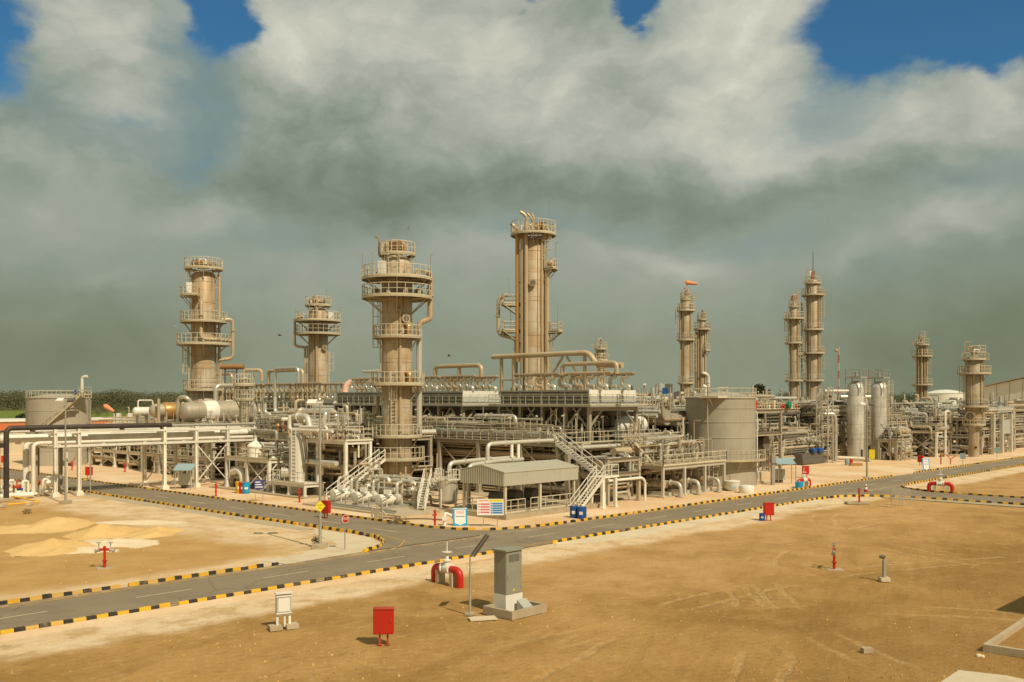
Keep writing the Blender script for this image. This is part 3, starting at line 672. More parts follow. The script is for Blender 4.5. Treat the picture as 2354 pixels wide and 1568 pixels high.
# ------------------------------------------------------------------ storage tanks
def tank(label, c, r, h, hd, m, rings, rail=True, seg=48):
    t = thing('storage_tank', label, 'tank', c); mb = MB(); prof = [(r + .12, 0), (r + .12, .12), (r, .121), (r, h)]
    mb.spin(c, (0, 0, 1), prof, seg)
    for z in rings: mb.spin(c + V((0, 0, z)), (0, 0, 1), [(r + .03, 0), (r + .045, .03), (r + .045, .07), (r + .03, .1)], seg)
    part('tank_shell', mb, m, t); mb = MB()
    mb.spin(c + V((0, 0, h + .002)), (0, 0, 1), [(r + .1, 0), (r + .1, .09), (r * .97, .1), (r * .8, hd * .36), (r * .55, hd * .7), (r * .28, hd * .92), (.02, hd)], seg); part('tank_roof', mb, m, t)
    if rail:
        mb = MB(); mb.rail([c + V((math.cos(a) * (r + .05), math.sin(a) * (r + .05), h + .05)) for a in [2 * math.pi * i / 22 for i in range(22)]], 1.15, 2.0, .034, True); part('railing', mb, 'rail_paint', t)
    return t
bt = V((99.3, 60.3, 0)); TK = tank('big beige storage tank with ring seams beside the main road', bt, 4.1, 10.2, .85, 'tank_paint', (1.9, 3.7, 5.6, 7.4, 9.0))
mb = MB(); a0 = at(1600, 903, 110)
mb.tube([at(1616, 887, 111.5), at(1622, 889, 111.5), at(1622, 912, 111.5), at(1633, 919, 111.5)], .2, 8); part('vent_pipe', mb, 'white_paint', TK)
mb = MB(); p = V((95.2, 57.8, 10.25)); mb.box((p.x - 1.0, p.y - .3, p.z), (p.x + 1.2, p.y + 2.2, p.z + .1)); mb.rail([p + V((-.9, 2.1, .1)), p + V((-.9, -.2, .1)), p + V((1.1, -.2, .1))], 1.1, 1.0)
mb.beam(p + V((-.8, 1, 0)), p + V((.9, 1.2, -1.6)), .12); part('roof_platform', mb, 'rail_paint', TK)
mb = MB(); q0 = c4(800, 560); q = on = at(*c4(797, 470), 109.0); mb.tube([at(*c4(795, 330), 109), at(*c4(797, 700), 109), at(*c4(812, 1240), 109)], .07, 6); part('down_pipe', mb, 'clad_tan', TK)
mb = MB()
for k in range(12):
    a = -2.62 + .125 * k; a1 = a + .125; ri, ro = 4.12, 5.3; z = 2.95
    vs = [bt + V((math.cos(w) * rr, math.sin(w) * rr, zz)) for zz in (z, z + .14) for w, rr in ((a, ri), (a1, ri), (a1, ro), (a, ro))]
    mb.add(vs, [(0, 1, 2, 3), (4, 5, 6, 7), (2, 3, 7, 6), (3, 0, 4, 7), (1, 2, 6, 5)])
mb.rail([bt + V((math.cos(-2.62 + .125 * k) * 5.25, math.sin(-2.62 + .125 * k) * 5.25, 3.09)) for k in range(13)], 1.15, 1.5)
for k in (0, 4, 8, 12):
    a = -2.62 + .125 * k; mb.beam(bt + V((math.cos(a) * 5.1, math.sin(a) * 5.1, 2.95)), bt + V((math.cos(a) * 4.1, math.sin(a) * 4.1, 1.9)), .1)
part('side_platform', mb, 'platform_paint', TK)
mb = MB(); mb.ladder(at(*c4(872, 1300), 109.2), -FW, 4.2, .5, True); part('ladder', mb, 'rail_paint', TK)
mb = MB(); mb.tube([at(*c4(1225, 590), 118), at(*c4(1262, 592), 118), at(*c4(1266, 1190), 118)], .09, 6); part('vent_pipe', mb, 'white_paint', TK)
lt = V((58.9, 154.2, 0)); TL = tank('round beige tank with a long outside stair at the left, orange banded building behind', lt, 4.66, 10.3, .7, 'tank_paint', (2.2, 4.2, 6.2, 8.3))
mb = MB(); mb.stair(at(*c1(345, 600), 144.5), at(*c1(718, 268), 144.5), .9, FW); part('stair', mb, 'platform_paint', TL)
mb = MB(); p = at(*c1(722, 262), 146); mb.box((p.x - 1, p.y - 1, p.z), (p.x + 1, p.y + 1, p.z + .1)); mb.rail([p + V((-1, -1, .1)), p + V((1, -1, .1)), p + V((1, 1, .1))], 1.1); part('roof_platform', mb, 'platform_paint', TL)
mb = MB(); mb.tube([at(*c1(775, 96), 148), at(*c1(727, 100), 148), at(*c1(727, 240), 148)], .22, 8); part('vent_pipe', mb, 'white_paint', TL)
mb = MB(); p = at(*c1(682, 240), 145.5); mb.spin(p, -FW, [(.3, 0), (.42, .15), (.42, .3), (.3, .45)], 12); part('valve_wheel', mb, 'blue_paint', TL)
mb = MB(); p = at(*c1(612, 812), 144.4); mb.spin(p + FW * .5, -FW, [(.75, 0), (.75, .62), (.85, .63), (.85, .75)], 16); part('manhole', mb, 'tank_paint', TL)
mb = MB(); mb.tube([at(*c1(770, 292), 149), at(*c1(796, 300), 149), at(*c1(796, 700), 149)], .1, 6); part('vent_pipe', mb, 'steel_grey', TL)
fw_ = at(2172, 920, 242); fw_.z = 0; tank('far white domed tank between the two right-hand columns', fw_, 4.95, 11.7, 1.0, 'panel_white', (), False)

# ------------------------------------------------------------------ loose stones
mb = MB(); qs = random.Random(4)
def pebble(x, y, s):
    a = qs.uniform(0, 6.3); h = s * qs.uniform(.5, .8); vs = [(x + math.cos(a + k * 1.257) * s * qs.uniform(.7, 1.1), y + math.sin(a + k * 1.257) * s * qs.uniform(.7, 1.1), -.06) for k in range(5)]
    vs += [(v[0] * .6 + x * .4, v[1] * .6 + y * .4, h * .9 - .03) for v in vs]; mb.m = qs.choice((0, 0, 1, 2)); mb.add(vs, [(5, 6, 7, 8, 9)] + [(k, (k + 1) % 5, (k + 1) % 5 + 5, k + 5) for k in range(5)])
for _ in range(4200):
    u, v = qs.uniform(-60, 2420), 1150 + 440 * qs.random() ** .8; p = ground(u, v)
    if p.y > 43.2 and (p.y < 50.6 or p.x > 42.5): continue
    if mnoise.noise(V((p.x * .22, p.y * .22, 8))) < qs.uniform(-.5, .5): continue
    if p.x > 96 or p.y > 96: continue
    pebble(p.x, p.y, qs.choice((.012, .014, .016, .02, .026, .045)) * (1 + .009 * p.y))
struct('pebbles', mb, ['heap_sand', 'sand', 'concrete'], kind='stuff')
# ------------------------------------------------------------------ process columns
def pol(c, fi, r, z):                # fi in degrees: 0 faces the eye, +90 is to the right of the photo
    to = V((-c[0], -c[1], 0)).normalized(); rt = V((-to.y, to.x, 0))
    a = R(fi); return V((c[0], c[1], 0)) + (to * math.cos(a) + rt * math.sin(a)) * r + V((0, 0, z))
def platform(parent, c, z, ri, ro, f0=0, f1=360, brk=True, h=1.12, m='platform_paint', seg=10, drop=None):
    full = f1 - f0 >= 360; n = max(3, int((f1 - f0) / seg)); mb = MB()
    F = [f0 + (f1 - f0) * i / n for i in range(n + 1)]
    for i in range(n):
        P = [pol(c, f, r, zz) for zz in (z - .03, z + .06) for f, r in ((F[i], ri), (F[i + 1], ri), (F[i + 1], ro), (F[i], ro))]
        fs = [(0, 1, 2, 3), (4, 5, 6, 7), (2, 3, 7, 6)]
        if not full and i == 0: fs.append((3, 0, 4, 7))
        if not full and i == n - 1: fs.append((1, 2, 6, 5))
        mb.m = 1; mb.add(P, fs[:2]); mb.m = 0; mb.add(P, fs[2:])
        mb.beam(pol(c, F[i], ro - .03, z - .1), pol(c, F[i + 1], ro - .03, z - .1), .07, .13)
    if brk:
        k = max(2, int((f1 - f0) / 52)); dr = drop or min(1.6, (ro - ri) * 1.0 + .3)
        for i in range(k + (0 if full else 1)):
            f = f0 + (f1 - f0) * i / k
            mb.beam(pol(c, f, ro - .15, z - .16), pol(c, f, ri - .02, z - .2 - dr), .09)
            mb.beam(pol(c, f, ri, z - .18), pol(c, f, ro - .05, z - .18), .09, .16)
    pl = part('platform', mb, [m, 'grating'], parent); mb = MB(); st = 18 if ro < 2.6 else 13; nn = max(3, int((f1 - f0) / st))
    pts = [pol(c, f0 + (f1 - f0) * i / nn, ro - .06, z + .06) for i in range(nn + (0 if full else 1))]
    if not full: pts = [pol(c, f0, ri + .1, z + .06)] + pts + [pol(c, f1, ri + .1, z + .06)]
    mb.rail(pts, h, 1.3, .034, full); part('railing', mb, 'rail_paint', pl); return pl
def column(label, c, prof, rings=(), m='shell_tan', seg=32, name='process_column', group=None):
    t = thing(name, label, 'tower', c, group); mb = MB(); mb.spin(c, (0, 0, 1), [(r, z) for z, r in prof], seg)
    rr = lambda z: next((r0 + (r1 - r0) * (z - z0) / (z1 - z0 + 1e-9) for (z0, r0), (z1, r1) in zip(prof, prof[1:]) if z0 <= z <= z1), prof[-1][1])
    for z in rings: mb.spin(c + V((0, 0, z)), (0, 0, 1), [(rr(z) - .02, 0), (rr(z) + .03, .01), (rr(z) + .03, .07), (rr(z) - .02, .08)], seg)
    part('shell', mb, m, t); return t
def cpipe(t, c, L, r, m='clad_tan', name='pipe', flange=True):   # L: (fi, radius, z)
    mb = MB(); mb.tube([pol(c, *q) for q in L], r, 8, flange=flange); return part(name, mb, m, t)
def riser(t, c, fi, rad, r, z0, z1, m='clad_tan'):
    mb = MB(); a, b = pol(c, fi, rad, z0), pol(c, fi, rad, z1); mb.tube([a, b], r, 8); z = z0 + 2
    while z < z1 - 1:
        mb.beam(pol(c, fi, rad - .5, z), pol(c, fi, rad + r, z), .1, .12); z += 4.2
    return part('riser_pipe', mb, m, t)
def cladder(t, c, fi, rad, z0, z1, cage=True):
    mb = MB(); to = (pol(c, fi, 1, 0) - pol(c, fi, 0, 0)); mb.ladder(pol(c, fi, rad + .15, z0), to, z1 + 1.0, .5, cage); return part('ladder', mb, 'rail_paint', t)
def manhole(t, c, fi, rad, z, r=.38):
    mb = MB(); p = pol(c, fi, rad - .15, z); d = (pol(c, fi, 1, 0) - pol(c, fi, 0, 0)); mb.spin(p, d, [(r, 0), (r, .45), (r * 1.25, .451), (r * 1.25, .6)], 14); mb.m = 1; mb.spin(p + d * .602, d, [(r * .9, 0), (r * .9, .02)], 14)
    mb.m = 0; mb.beam(p + d * .62 + V((0, 0, r)), p + d * .62 - V((0, 0, r)), .06)
    return part('manhole', mb, ['clad_tan', 'steel_dark'], t)
def lamp(t, c, fi, rad, z, h=2.2):
    mb = MB(); a = pol(c, fi, rad, z); mb.beam(a, a + V((0, 0, h)), .05); o = (pol(c, fi, 1, 0) - pol(c, fi, 0, 0)); mb.beam(a + V((0, 0, h)), a + V((0, 0, h)) + o * .4 + V((0, 0, .05)), .1, .07); return part('lamp', mb, 'steel_grey', t)
def topgear(t, c, z, r, seed, n=5, m='clad_tan'):
    q = random.Random(seed); mb = MB(); p = V((c[0], c[1], z)); mb.spin(p, (0, 0, 1), [(r * .35, 0), (r * .35, .5), (r * .5, .51), (r * .5, .62), (r * .2, .63), (r * .2, 1.1)], 12); part('top_nozzle', mb, m, t)
    for k in range(n):
        a = q.uniform(0, 360); rr = q.uniform(.3, .8) * r; mb = MB(); b = pol(c, a, rr, z); hh = q.uniform(.8, 1.7); e = pol(c, a + q.uniform(40, 130), rr, z + hh)
        mb.tube([b, b + V((0, 0, hh)), e, e - V((0, 0, hh * .6))], q.uniform(.06, .13), 6, flange=True)
        mb.obox(b + V((0, 0, hh * .4)), .3, .3, .35, a); part('relief_valve', mb, q.choice(['clad_tan', 'rusty', 'white_paint', 'copper']), t)
def davit(t, c, fi, rad, z, h=1.9):
    mb = MB(); mb.tube([pol(c, fi, rad, z), pol(c, fi, rad, z + h), pol(c, fi, rad * .2, z + h + .15)], .08, 6); part('davit', mb, 'clad_tan', t)

# column A: stout front column with two broad galleries
cA = V((65.0, 78.9, 0)); r = 1.63
tA = column('stout front column with two broad ring galleries near its top, stair to its foot', cA, [(0, r), (24.4, r), (25.0, r * .86), (25.4, r * .5)], (2.2, 5.1, 9.2, 14.0, 18.6))
for z, ro, f0, f1 in ((25.5, 1.95, 0, 360), (22.9, 3.74, 0, 360), (20.9, 3.74, 0, 360), (16.7, 2.6, 0, 360), (11.7, 2.95, 0, 360), (6.2, 2.7, 0, 360), (3.8, 2.95, 0, 360)): platform(tA, cA, z, r, ro, f0, f1, True, 1.2)
topgear(tA, cA, 25.5, 1.75, 3, 9); manhole(tA, cA, 28, r, 18.6); manhole(tA, cA, 5, r, 19.7, .25)
riser(tA, cA, 12, r + .13, .13, 1.5, 22.5); riser(tA, cA, 8, r + .10, .05, .5, 25); riser(tA, cA, 95, r + .75, .3, 7.0, 17.6, 'white_clad')
cpipe(tA, cA, [(95, r + .75, 17.4), (95, r + .75, 18.3), (95, 3.2, 18.6), (95, 3.55, 18.8), (95, 3.55, 23.6), (80, 2.9, 23.7)], .28)
cpipe(tA, cA, [(95, r + .75, 7.2), (95, r + .75, 6.6), (100, 4.2, 6.6)], .26, 'white_clad')
cladder(tA, cA, -84, r, 13.2, 19.5); cladder(tA, cA, -12, r, 7.6, 12.0); cladder(tA, cA, -38, r, 22.9, 25.6)
cladder(tA, cA, -70, r + .5, .2, 3.8, False)
cpipe(tA, cA, [(35, r - .1, 18.2), (35, r + .5, 17.8), (35, r + .5, 16.9)], .24, 'copper'); cpipe(tA, cA, [(38, r - .1, 13.0), (38, r + .5, 12.8), (38, r + .5, 11.9)], .26, 'copper')
mb = MB(); p = pol(cA, -42, 2.3, 22.97); mb.obox(p, .7, .7, 1.6, .5); part('instrument_box', mb, 'panel_white', tA)
for fi, rr, z in ((-88, 3.6, 22.9), (88, 3.6, 22.9), (40, 1.8, 25.5), (-62, 2.9, 22.9)): lamp(tA, cA, fi, rr, z, 2.7)
mb = MB(); mb.tube([pol(cA, -80, r + .3, 25.4), pol(cA, -80, r + .3, 27.3), pol(cA, -88, r + .7, 27.4)], .1, 6); part('vent_pipe', mb, 'brown_pipe', tA)
mb = MB()
for k in range(5):
    p = pol(cA, -60 + k * 40, 2.3, 23.0); mb.obox(p, .3, .3, .5, k); mb.tube([p, p + V((0, 0, .9)), pol(cA, -40 + k * 40, 2.4, 23.9)], .09, 6)
    p = pol(cA, -60 + k * 40, 2.6, 21.0); mb.obox(p, .4, .4, .7, k)
part('gallery_valves', mb, 'clad_tan', tA)
mb = MB(); mb.stair(V((55.6, 77.9, .16)), V((62.2, 77.9, 3.85)), 1.0, (0, 1, 0)); solo('steel_stair', 'white steel stair climbing to the foot gallery of the stout front column', 'stair', mb, 'white_paint')

# column B (left): tall column with a loop pipe on its right side
cB = at(468, 920, 140); cB.z = 0; r = 1.8
tB = column('tall left column with an outside loop pipe at its right', cB, [(0, 2.25), (9.6, 2.2), (10.4, 1.82), (18, 1.8), (28.3, 1.72), (28.9, 1.3)], (12.6, 14.6, 15.4, 23, 24.2, 27.3))
for z, ro, f0, f1 in ((29.3, 2.75, 0, 360), (21.5, 3.3, 0, 360), (18.2, 3.85, 0, 360), (11.5, 2.9, 0, 360)): platform(tB, cB, z, r, ro, f0, f1, True, 1.4, drop=1.6)
platform(tB, cB, 25.3, r, 3.3, -105, -15, True, 1.2); topgear(tB, cB, 29.36, 2.3, 8, 8)
cpipe(tB, cB, [(70, 2.6, 21.8), (84, 4.1, 22.0), (84, 4.15, 16.2), (75, 2.0, 15.9)], .27); cpipe(tB, cB, [(-8, 2.1, 24.4), (-8, 2.2, 23.9), (-8, 2.5, 18.9), (50, 3.2, 18.8), (84, 3.9, 18.8)], .26)
riser(tB, cB, 82, r + .42, .2, 12, 28.5); riser(tB, cB, 95, r + .5, .12, 6, 28.5); riser(tB, cB, 80, r + .6, .2, 6, 15.5); riser(tB, cB, -70, r + .35, .08, 11, 18)
cladder(tB, cB, -60, r + .1, 21.5, 25.4, False); cladder(tB, cB, -75, r + .3, 11.5, 17.0); cladder(tB, cB, -70, r, 25.3, 28.4)
for fi, rr, z in ((-80, 2.6, 29.3), (-85, 3.2, 25.3), (-88, 3.7, 18.2), (88, 3.1, 18.2)): lamp(tB, cB, fi, rr, z, 2.6)
mb = MB(); mb.obox(pol(cB, -55, 2.4, 25.36), .8, .8, 1.7, 1); part('instrument_box', mb, 'panel_white', tB)
cpipe(tB, cB, [(-85, 2.0, 9.6), (-85, 3.1, 9.6), (-85, 3.1, 4)], .22); cpipe(tB, cB, [(50, 2.0, 9.0), (70, 2.9, 9.8), (86, 4.6, 9.8), (86, 4.6, 5)], .28, 'silver_clad')

# column D: twin of A, farther back
cD = at(731.5, 920, 157); cD.z = 0; r = 1.6
tD = column('far stout column with two broad galleries and a loop pipe at its left', cD, [(0, r), (24.2, r), (25.0, r * .8), (25.3, r * .4)], (9, 14, 19))
for z, ro in ((25.6, 2.15), (23.05, 3.7), (20.9, 3.65)): platform(tD, cD, z, r, ro, 0, 360, True, 1.35)
platform(tD, cD, 11.6, r, 2.8, 60, 130); topgear(tD, cD, 25.66, 1.8, 5, 7)
cpipe(tD, cD, [(-70, 2.1, 18.6), (-88, 3.8, 18.9), (-88, 3.8, 23.4), (-70, 2.6, 23.7)], .24); riser(tD, cD, -84, r + .55, .17, 11, 18.6); riser(tD, cD, -80, r + .2, .12, 11, 19); riser(tD, cD, -8, r + .2, .2, 10, 26)
riser(tD, cD, -25, r + .1, .06, 10, 25); cladder(tD, cD, 84, r, 12.5, 17); manhole(tD, cD, 32, r, 18.6); mb = MB(); mb.obox(pol(cD, 55, 2.5, 23.1), .8, .8, 1.3, 1); part('instrument_box', mb, 'panel_white', tD)
mb = MB(); mb.box(*[tuple(pol(cD, -86, r + .2, 15.4) + V((s * .35, s * .35, s * .8))) for s in (-1, 1)]); part('cable_box', mb, 'steel_grey', tD)
for fi, rr, z in ((-88, 3.6, 23), (88, 3.6, 23), (-88, 3.6, 20.9), (40, 2, 25.6)): lamp(tD, cD, fi, rr, z, 2.4)

# column C: the tallest, with vent pipes and pipes up its front
cC = at(1226, 920, 125); cC.z = 0; r = 1.68
tC = column('tallest column in the centre with bent vent pipes above its top gallery', cC, [(0, r), (30.2, r), (31.0, r * .8), (31.3, r * .4)], (11.8, 15.6, 18.4, 22.9, 25.6, 29.4))
platform(tC, cC, 31.7, 1.2, 3.0, 0, 360, True, 1.6, drop=1.3); platform(tC, cC, 27.2, r, 3.2, 52, 128); platform(tC, cC, 22.6, r, 4.2, -112, -68); platform(tC, cC, 19.1, r, 4.2, -112, -68); platform(tC, cC, 19.0, r, 3.9, 58, 112)
riser(tC, cC, -68, r + .55, .28, 15, 32.4, 'copper'); riser(tC, cC, -28, r + .28, .24, 8, 33.2); riser(tC, cC, -48, r + .2, .3, 8, 31); riser(tC, cC, 38, r + .12, .13, 8, 31); riser(tC, cC, 62, r + .35, .34, 8, 27); riser(tC, cC, 84, r + .3, .12, 8, 27); riser(tC, cC, 20, r + .06, .05, 9, 31)
cpipe(tC, cC, [(-80, 2.2, 15.4), (-80, 2.3, 18.0), (-85, 3.2, 18.3), (-85, 4.6, 18.6), (-85, 4.6, 23.4), (-80, 3.4, 23.8)], .26); riser(tC, cC, -80, r + .6, .2, 9, 15.6)
for fi, rr, z0, h, tip in ((-34, 1.6, 31.7, 2.6, .5), (-8, 1.2, 31.7, 2.4, .3), (8, .9, 31.7, 2.6, .1), (-70, 2.4, 31.7, 1.2, .4)):
    a = pol(cC, fi, rr, z0); mb = MB(); mb.tube([a, a + V((0, 0, h - .5)), a + V((0, 0, h - .1)) - RT * .3, a + V((0, 0, h + .2)) - RT * (tip + .3)], .2 if fi < -20 else .13, 8); part('vent_pipe', mb, 'brown_pipe', tC)
topgear(tC, cC, 31.76, 2.4, 21, 14); cladder(tC, cC, 56, r + .1, 27.2, 31.7); cladder(tC, cC, 70, r + .4, 12, 19); manhole(tC, cC, -2, r, 25.2)
for fi, rr, z in ((-84, 3.2, 22.6), (-84, 3.0, 19.1), (80, 3.0, 27.2), (84, 3.2, 19.0)): lamp(tC, cC, fi, rr, z, 3.4)
mb = MB(); mb.ball(pol(cC, 74, 2.4, 27.8), .55, 12); part('gallery_valves', mb, 'clad_tan', tC)
mb = MB(); p = pol(cC, 70, 2.2, 31.7); mb.beam(p, p + V((0, 0, 4.4)), .05); part('lightning_rod', mb, 'steel_grey', tC)

# slim paired columns at the right
def slim(label, u, d, r, top, plats, seed, m='shell_dull', risers=((-60, .12), (50, .14), (80, .08), (-15, .07)), prof=None, base=0):
    c = at(u, 920, d); c.z = 0; t = column(label, c, prof or [(0, r), (top - .8, r), (top - .2, r * .75), (top, r * .35)], tuple(top * k for k in (.45, .6, .75, .9)), m, 24)
    for p in plats:
        z, ro = p[0], p[1]; f0, f1 = (p[2], p[3]) if len(p) > 2 else (0, 360); platform(t, c, z, r * .95, ro, f0, f1, True, 1.25, seg=15)
    for fi, q in risers: riser(t, c, fi, r + q + .03, q, base + 3, top - 1.5)
    topgear(t, c, top, r, seed, 3); zs = sorted(p[0] for p in plats)
    for i, (a, b) in enumerate(zip(zs, zs[1:])): cladder(t, c, -80 if i % 2 else 78, r + .1, a, b)
    return t, c
t, c = slim('taller slim column with an orange windsock on top, behind the big tank', 1577, 185, 1.03, 30.2, ((29.5, 1.15), (27.4, 1.75), (21.7, 1.78), (13.3, 1.6)), 31)
p = pol(c, 20, .6, 31.2); davit(t, c, -60, .9, 30, 1.6)
mb = MB(); q = p + V((0, 0, 1.7)); mb.beam(p - V((0, 0, 1)), q, .08)
mb.spin(q + RT * .0 - RT * .9, RT * 1 + V((0, 0, -.12)), [(.08, 0), (.08, .7), (.45, .71), (.42, 1.2), (.30, 2.4), (.22, 2.9)], 10); solo('windsock', 'orange windsock flying on the taller slim column behind the big tank', 'windsock', mb, 'orange_cloth')
t, c = slim('shorter slim column right beside the windsock column', 1614, 188, .66, 26.4, ((25.9, .95), (24.0, 1.65), (19.8, 1.6, 30, 150)), 32); davit(t, c, 60, .6, 26, 1.4)
riser(t, c, -86, 1.15, .3, 4, 23.5, 'brown_pipe'); cpipe(t, c, [(80, 1.3, 11.2), (70, 1.3, 12), (70, 1.3, 15), (0, 1.1, 15.4)], .3, 'white_paint')
t, c = slim('shorter column of the right-hand pair, left of the antenna column', 1825, 195, .85, 29.9, ((29.1, 1.1), (26.7, 2.05), (21.7, 1.9, -140, 60), (14.0, 1.9)), 33); davit(t, c, 80, .9, 29.2, 3.0)
mb = MB()
for k in range(30): z = 2 + k * .95; a = pol(c, 96, 1.7, z); mb.beam(a - FW * .5, a + FW * .5, .06)
for k in (-.5, .5): a = pol(c, 96, 1.7, 1); mb.beam(a + FW * k, a + FW * k + V((0, 0, 29)), .16)
part('access_ladder', mb, 'brown_pipe', t)
t, c = slim('tallest right-hand column with a thin antenna on top', 1869, 195, 1.3, 34.8, ((33.9, 1.65), (31.5, 2.3), (24.4, 2.15), (19.6, 2.3), (14.0, 2.2)), 34)
mb = MB(); p = V((c.x, c.y, 34.8)); mb.spin(p, (0, 0, 1), [(.3, 0), (.3, .8), (.1, 1.2), (.07, 5.6)], 8); part('antenna', mb, 'steel_dark', t); davit(t, c, -85, 1.3, 34, 2.8)
platform(t, c, 19.5, 1.3, 3.6, -125, -55)
t, c = slim('slim ribbed column left of the far white tank', 2119, 210, .85, 22.8, ((22.2, 1.6), (19.7, 2.2), (13.4, 2.25)), 35, risers=((-70, .2), (-35, .16), (0, .2), (35, .16), (70, .2)))
mb = MB(); mb.rail([pol(c, f, 1.0, 24.0) for f in (-120, -60, 0, 60, 120)], 1.1, 1.2); mb.beam(pol(c, -60, 1, 22), pol(c, -60, 1, 25.4), .1); mb.beam(pol(c, 30, 1, 22), pol(c, 30, 1, 25.2), .1); part('top_frame', mb, 'rail_paint', t)
t, c = slim('thick right-hand column near the warehouse with a narrow foot', 2239, 168, 1.39, 17.9, ((17.2, 2.0), (14.7, 2.75), (8.9, 2.4), (5.7, 1.9)), 36, prof=[(0, .88), (5.0, .88), (6.6, 1.3), (9.5, 1.42), (17.0, 1.42), (17.6, 1.0), (17.9, .5)], base=5)
davit(t, c, -85, 1.5, 17.2, 3.0); mb = MB(); mb.box(*[tuple(pol(c, 55, 1.6, 18.4) + V((s * .9, s * .9, s * 1.3))) for s in (-1, 1)]) if False else mb.rail([pol(c, f, 1.9, 18.3) for f in (20, 50, 80, 110)], 1.3, .8); part('top_frame', mb, 'rail_paint', t)
manhole(t, c, -20, 1.4, 7.2, .7)
mb = MB(); p = pol(c, 20, .86, 1.7); mb.spin(p, -FW, [(.22, 0), (.22, .06)], 12); part('skirt_opening', mb, 'dark_gap', t)
t, c = slim('small slim column peeping over the high brown pipe at the cooler bank', 1381, 190, .75, 21.0, ((20.2, 1.3), (18.0, 1.5), (15.4, 1.2, 0, 160)), 37)

# twin silver absorbers
def absorber(label, u, d):
    c = at(u, 920, d); c.z = 0; r = 1.47; t = column(label, c, [(0, r * .99), (3.6, r * .99), (3.62, r + .02), (11.9, r + .02), (12.6, r * .88), (13.0, r * .6), (13.2, r * .25)], (3.5,), 'shell_silver', 32, 'silver_column', 'twin silver columns')
    mb = MB(); z = 13.7; mb.obox((c.x, c.y, z), 2.7, 2.7, .14)
    for sx in (-1, 1):
        for sy in (-1, 1): mb.beam((c.x + sx * 1.25, c.y + sy * 1.25, 11.2), (c.x + sx * 1.25, c.y + sy * 1.25, z + 1.5), .14)
    pl = part('top_platform', mb, 'steel_grey', t); mb = MB(); mb.rail([V((c.x + sx * 1.3, c.y + sy * 1.3, z + .14)) for sx, sy in ((-1, -1), (1, -1), (1, 1), (-1, 1))], 1.3, 1.3, .03, True); mb.obox((c.x, c.y, z + .14), .5, .3, .9); part('railing', mb, 'steel_grey', pl)
    mb = MB(); p = pol(c, 0, .2, 10.6); mb.cyl(p, p - RT * 2.6, .3, 10); part('nozzle', mb, 'silver_clad', t)
    mb = MB(); p = pol(c, 40, r - .3, 0); mb.box((p.x - .35, p.y - .35, .3), (p.x + .35, p.y + .35, 1.8)); part('skirt_door', mb, 'steel_dark', t)
    cladder(t, c, 70, r, .3, 12.5); return t
absorber('left one of the twin silver columns behind the lattice mast', 1968, 159.5); absorber('right one of the twin silver columns', 2020.5, 162.5)

# ------------------------------------------------------------------ frames
def module(name, label, cat, X0, X1, Y0, Y1, levels, nx, ny, cw=.26, m='clad_grey', brace=True, rails=True, deckm='grating', top=None, group=None, sides='WS'):
    t = thing(name, label, cat, ((X0 + X1) / 2, (Y0 + Y1) / 2, 0), group); zt = top or levels[-1]; xs = [X0 + (X1 - X0) * i / nx for i in range(nx + 1)]; ys = [Y0 + (Y1 - Y0) * j / ny for j in range(ny + 1)]
    for i, x in enumerate(xs):
        for j, y in enumerate(ys):
            if 0 < i < nx and 0 < j < ny: continue
            mb = MB(); mb.box((x - cw / 2, y - cw / 2, 0), (x + cw / 2, y + cw / 2, zt)); mb.box((x - cw * .8, y - cw * .8, 0), (x + cw * .8, y + cw * .8, .25)); part('post', mb, m, t)
    for z in levels:
        mb = MB(); bh = .34
        for x in xs: mb.box((x - .09, Y0 - .02, z - bh - .08), (x + .09, Y1 + .02, z - .08))
        for y in ys: mb.box((X0 - .02, y - .1, z - bh - .081), (X1 + .02, y + .1, z - .082))
        part('beam', mb, m, t); mb = MB(); mb.box((X0 - .25, Y0 - .25, z - .07), (X1 + .25, Y1 + .25, z)); d = part('deck', mb, [deckm], t)
        if rails:
            mb = MB(); e = .2; P = {'W': (V((X0 - e, Y1 + e, z)), V((X0 - e, Y0 - e, z))), 'S': (V((X0 - e, Y0 - e, z)), V((X1 + e, Y0 - e, z))), 'E': (V((X1 + e, Y0 - e, z)), V((X1 + e, Y1 + e, z))), 'N': (V((X1 + e, Y1 + e, z)), V((X0 - e, Y1 + e, z)))}
            for k in sides: mb.rail(P[k], 1.1, 1.25)
            part('railing', mb, 'rail_paint', d)
    if brace:
        mb = MB(); z = levels[0] - .4
        for j in range(ny):
            if j % 2 == 0: mb.beam((X0, ys[j], .3), (X0, ys[j + 1], z), .1); mb.beam((X0, ys[j + 1], .3), (X0, ys[j], z), .1)
        for i in range(nx):
            for a, b in ((xs[i], xs[i] + 1.1), (xs[i + 1], xs[i + 1] - 1.1)): mb.beam((a, Y0, z - 1.1), (b, Y0, z), .1)
        part('brace', mb, m, t)
    return t
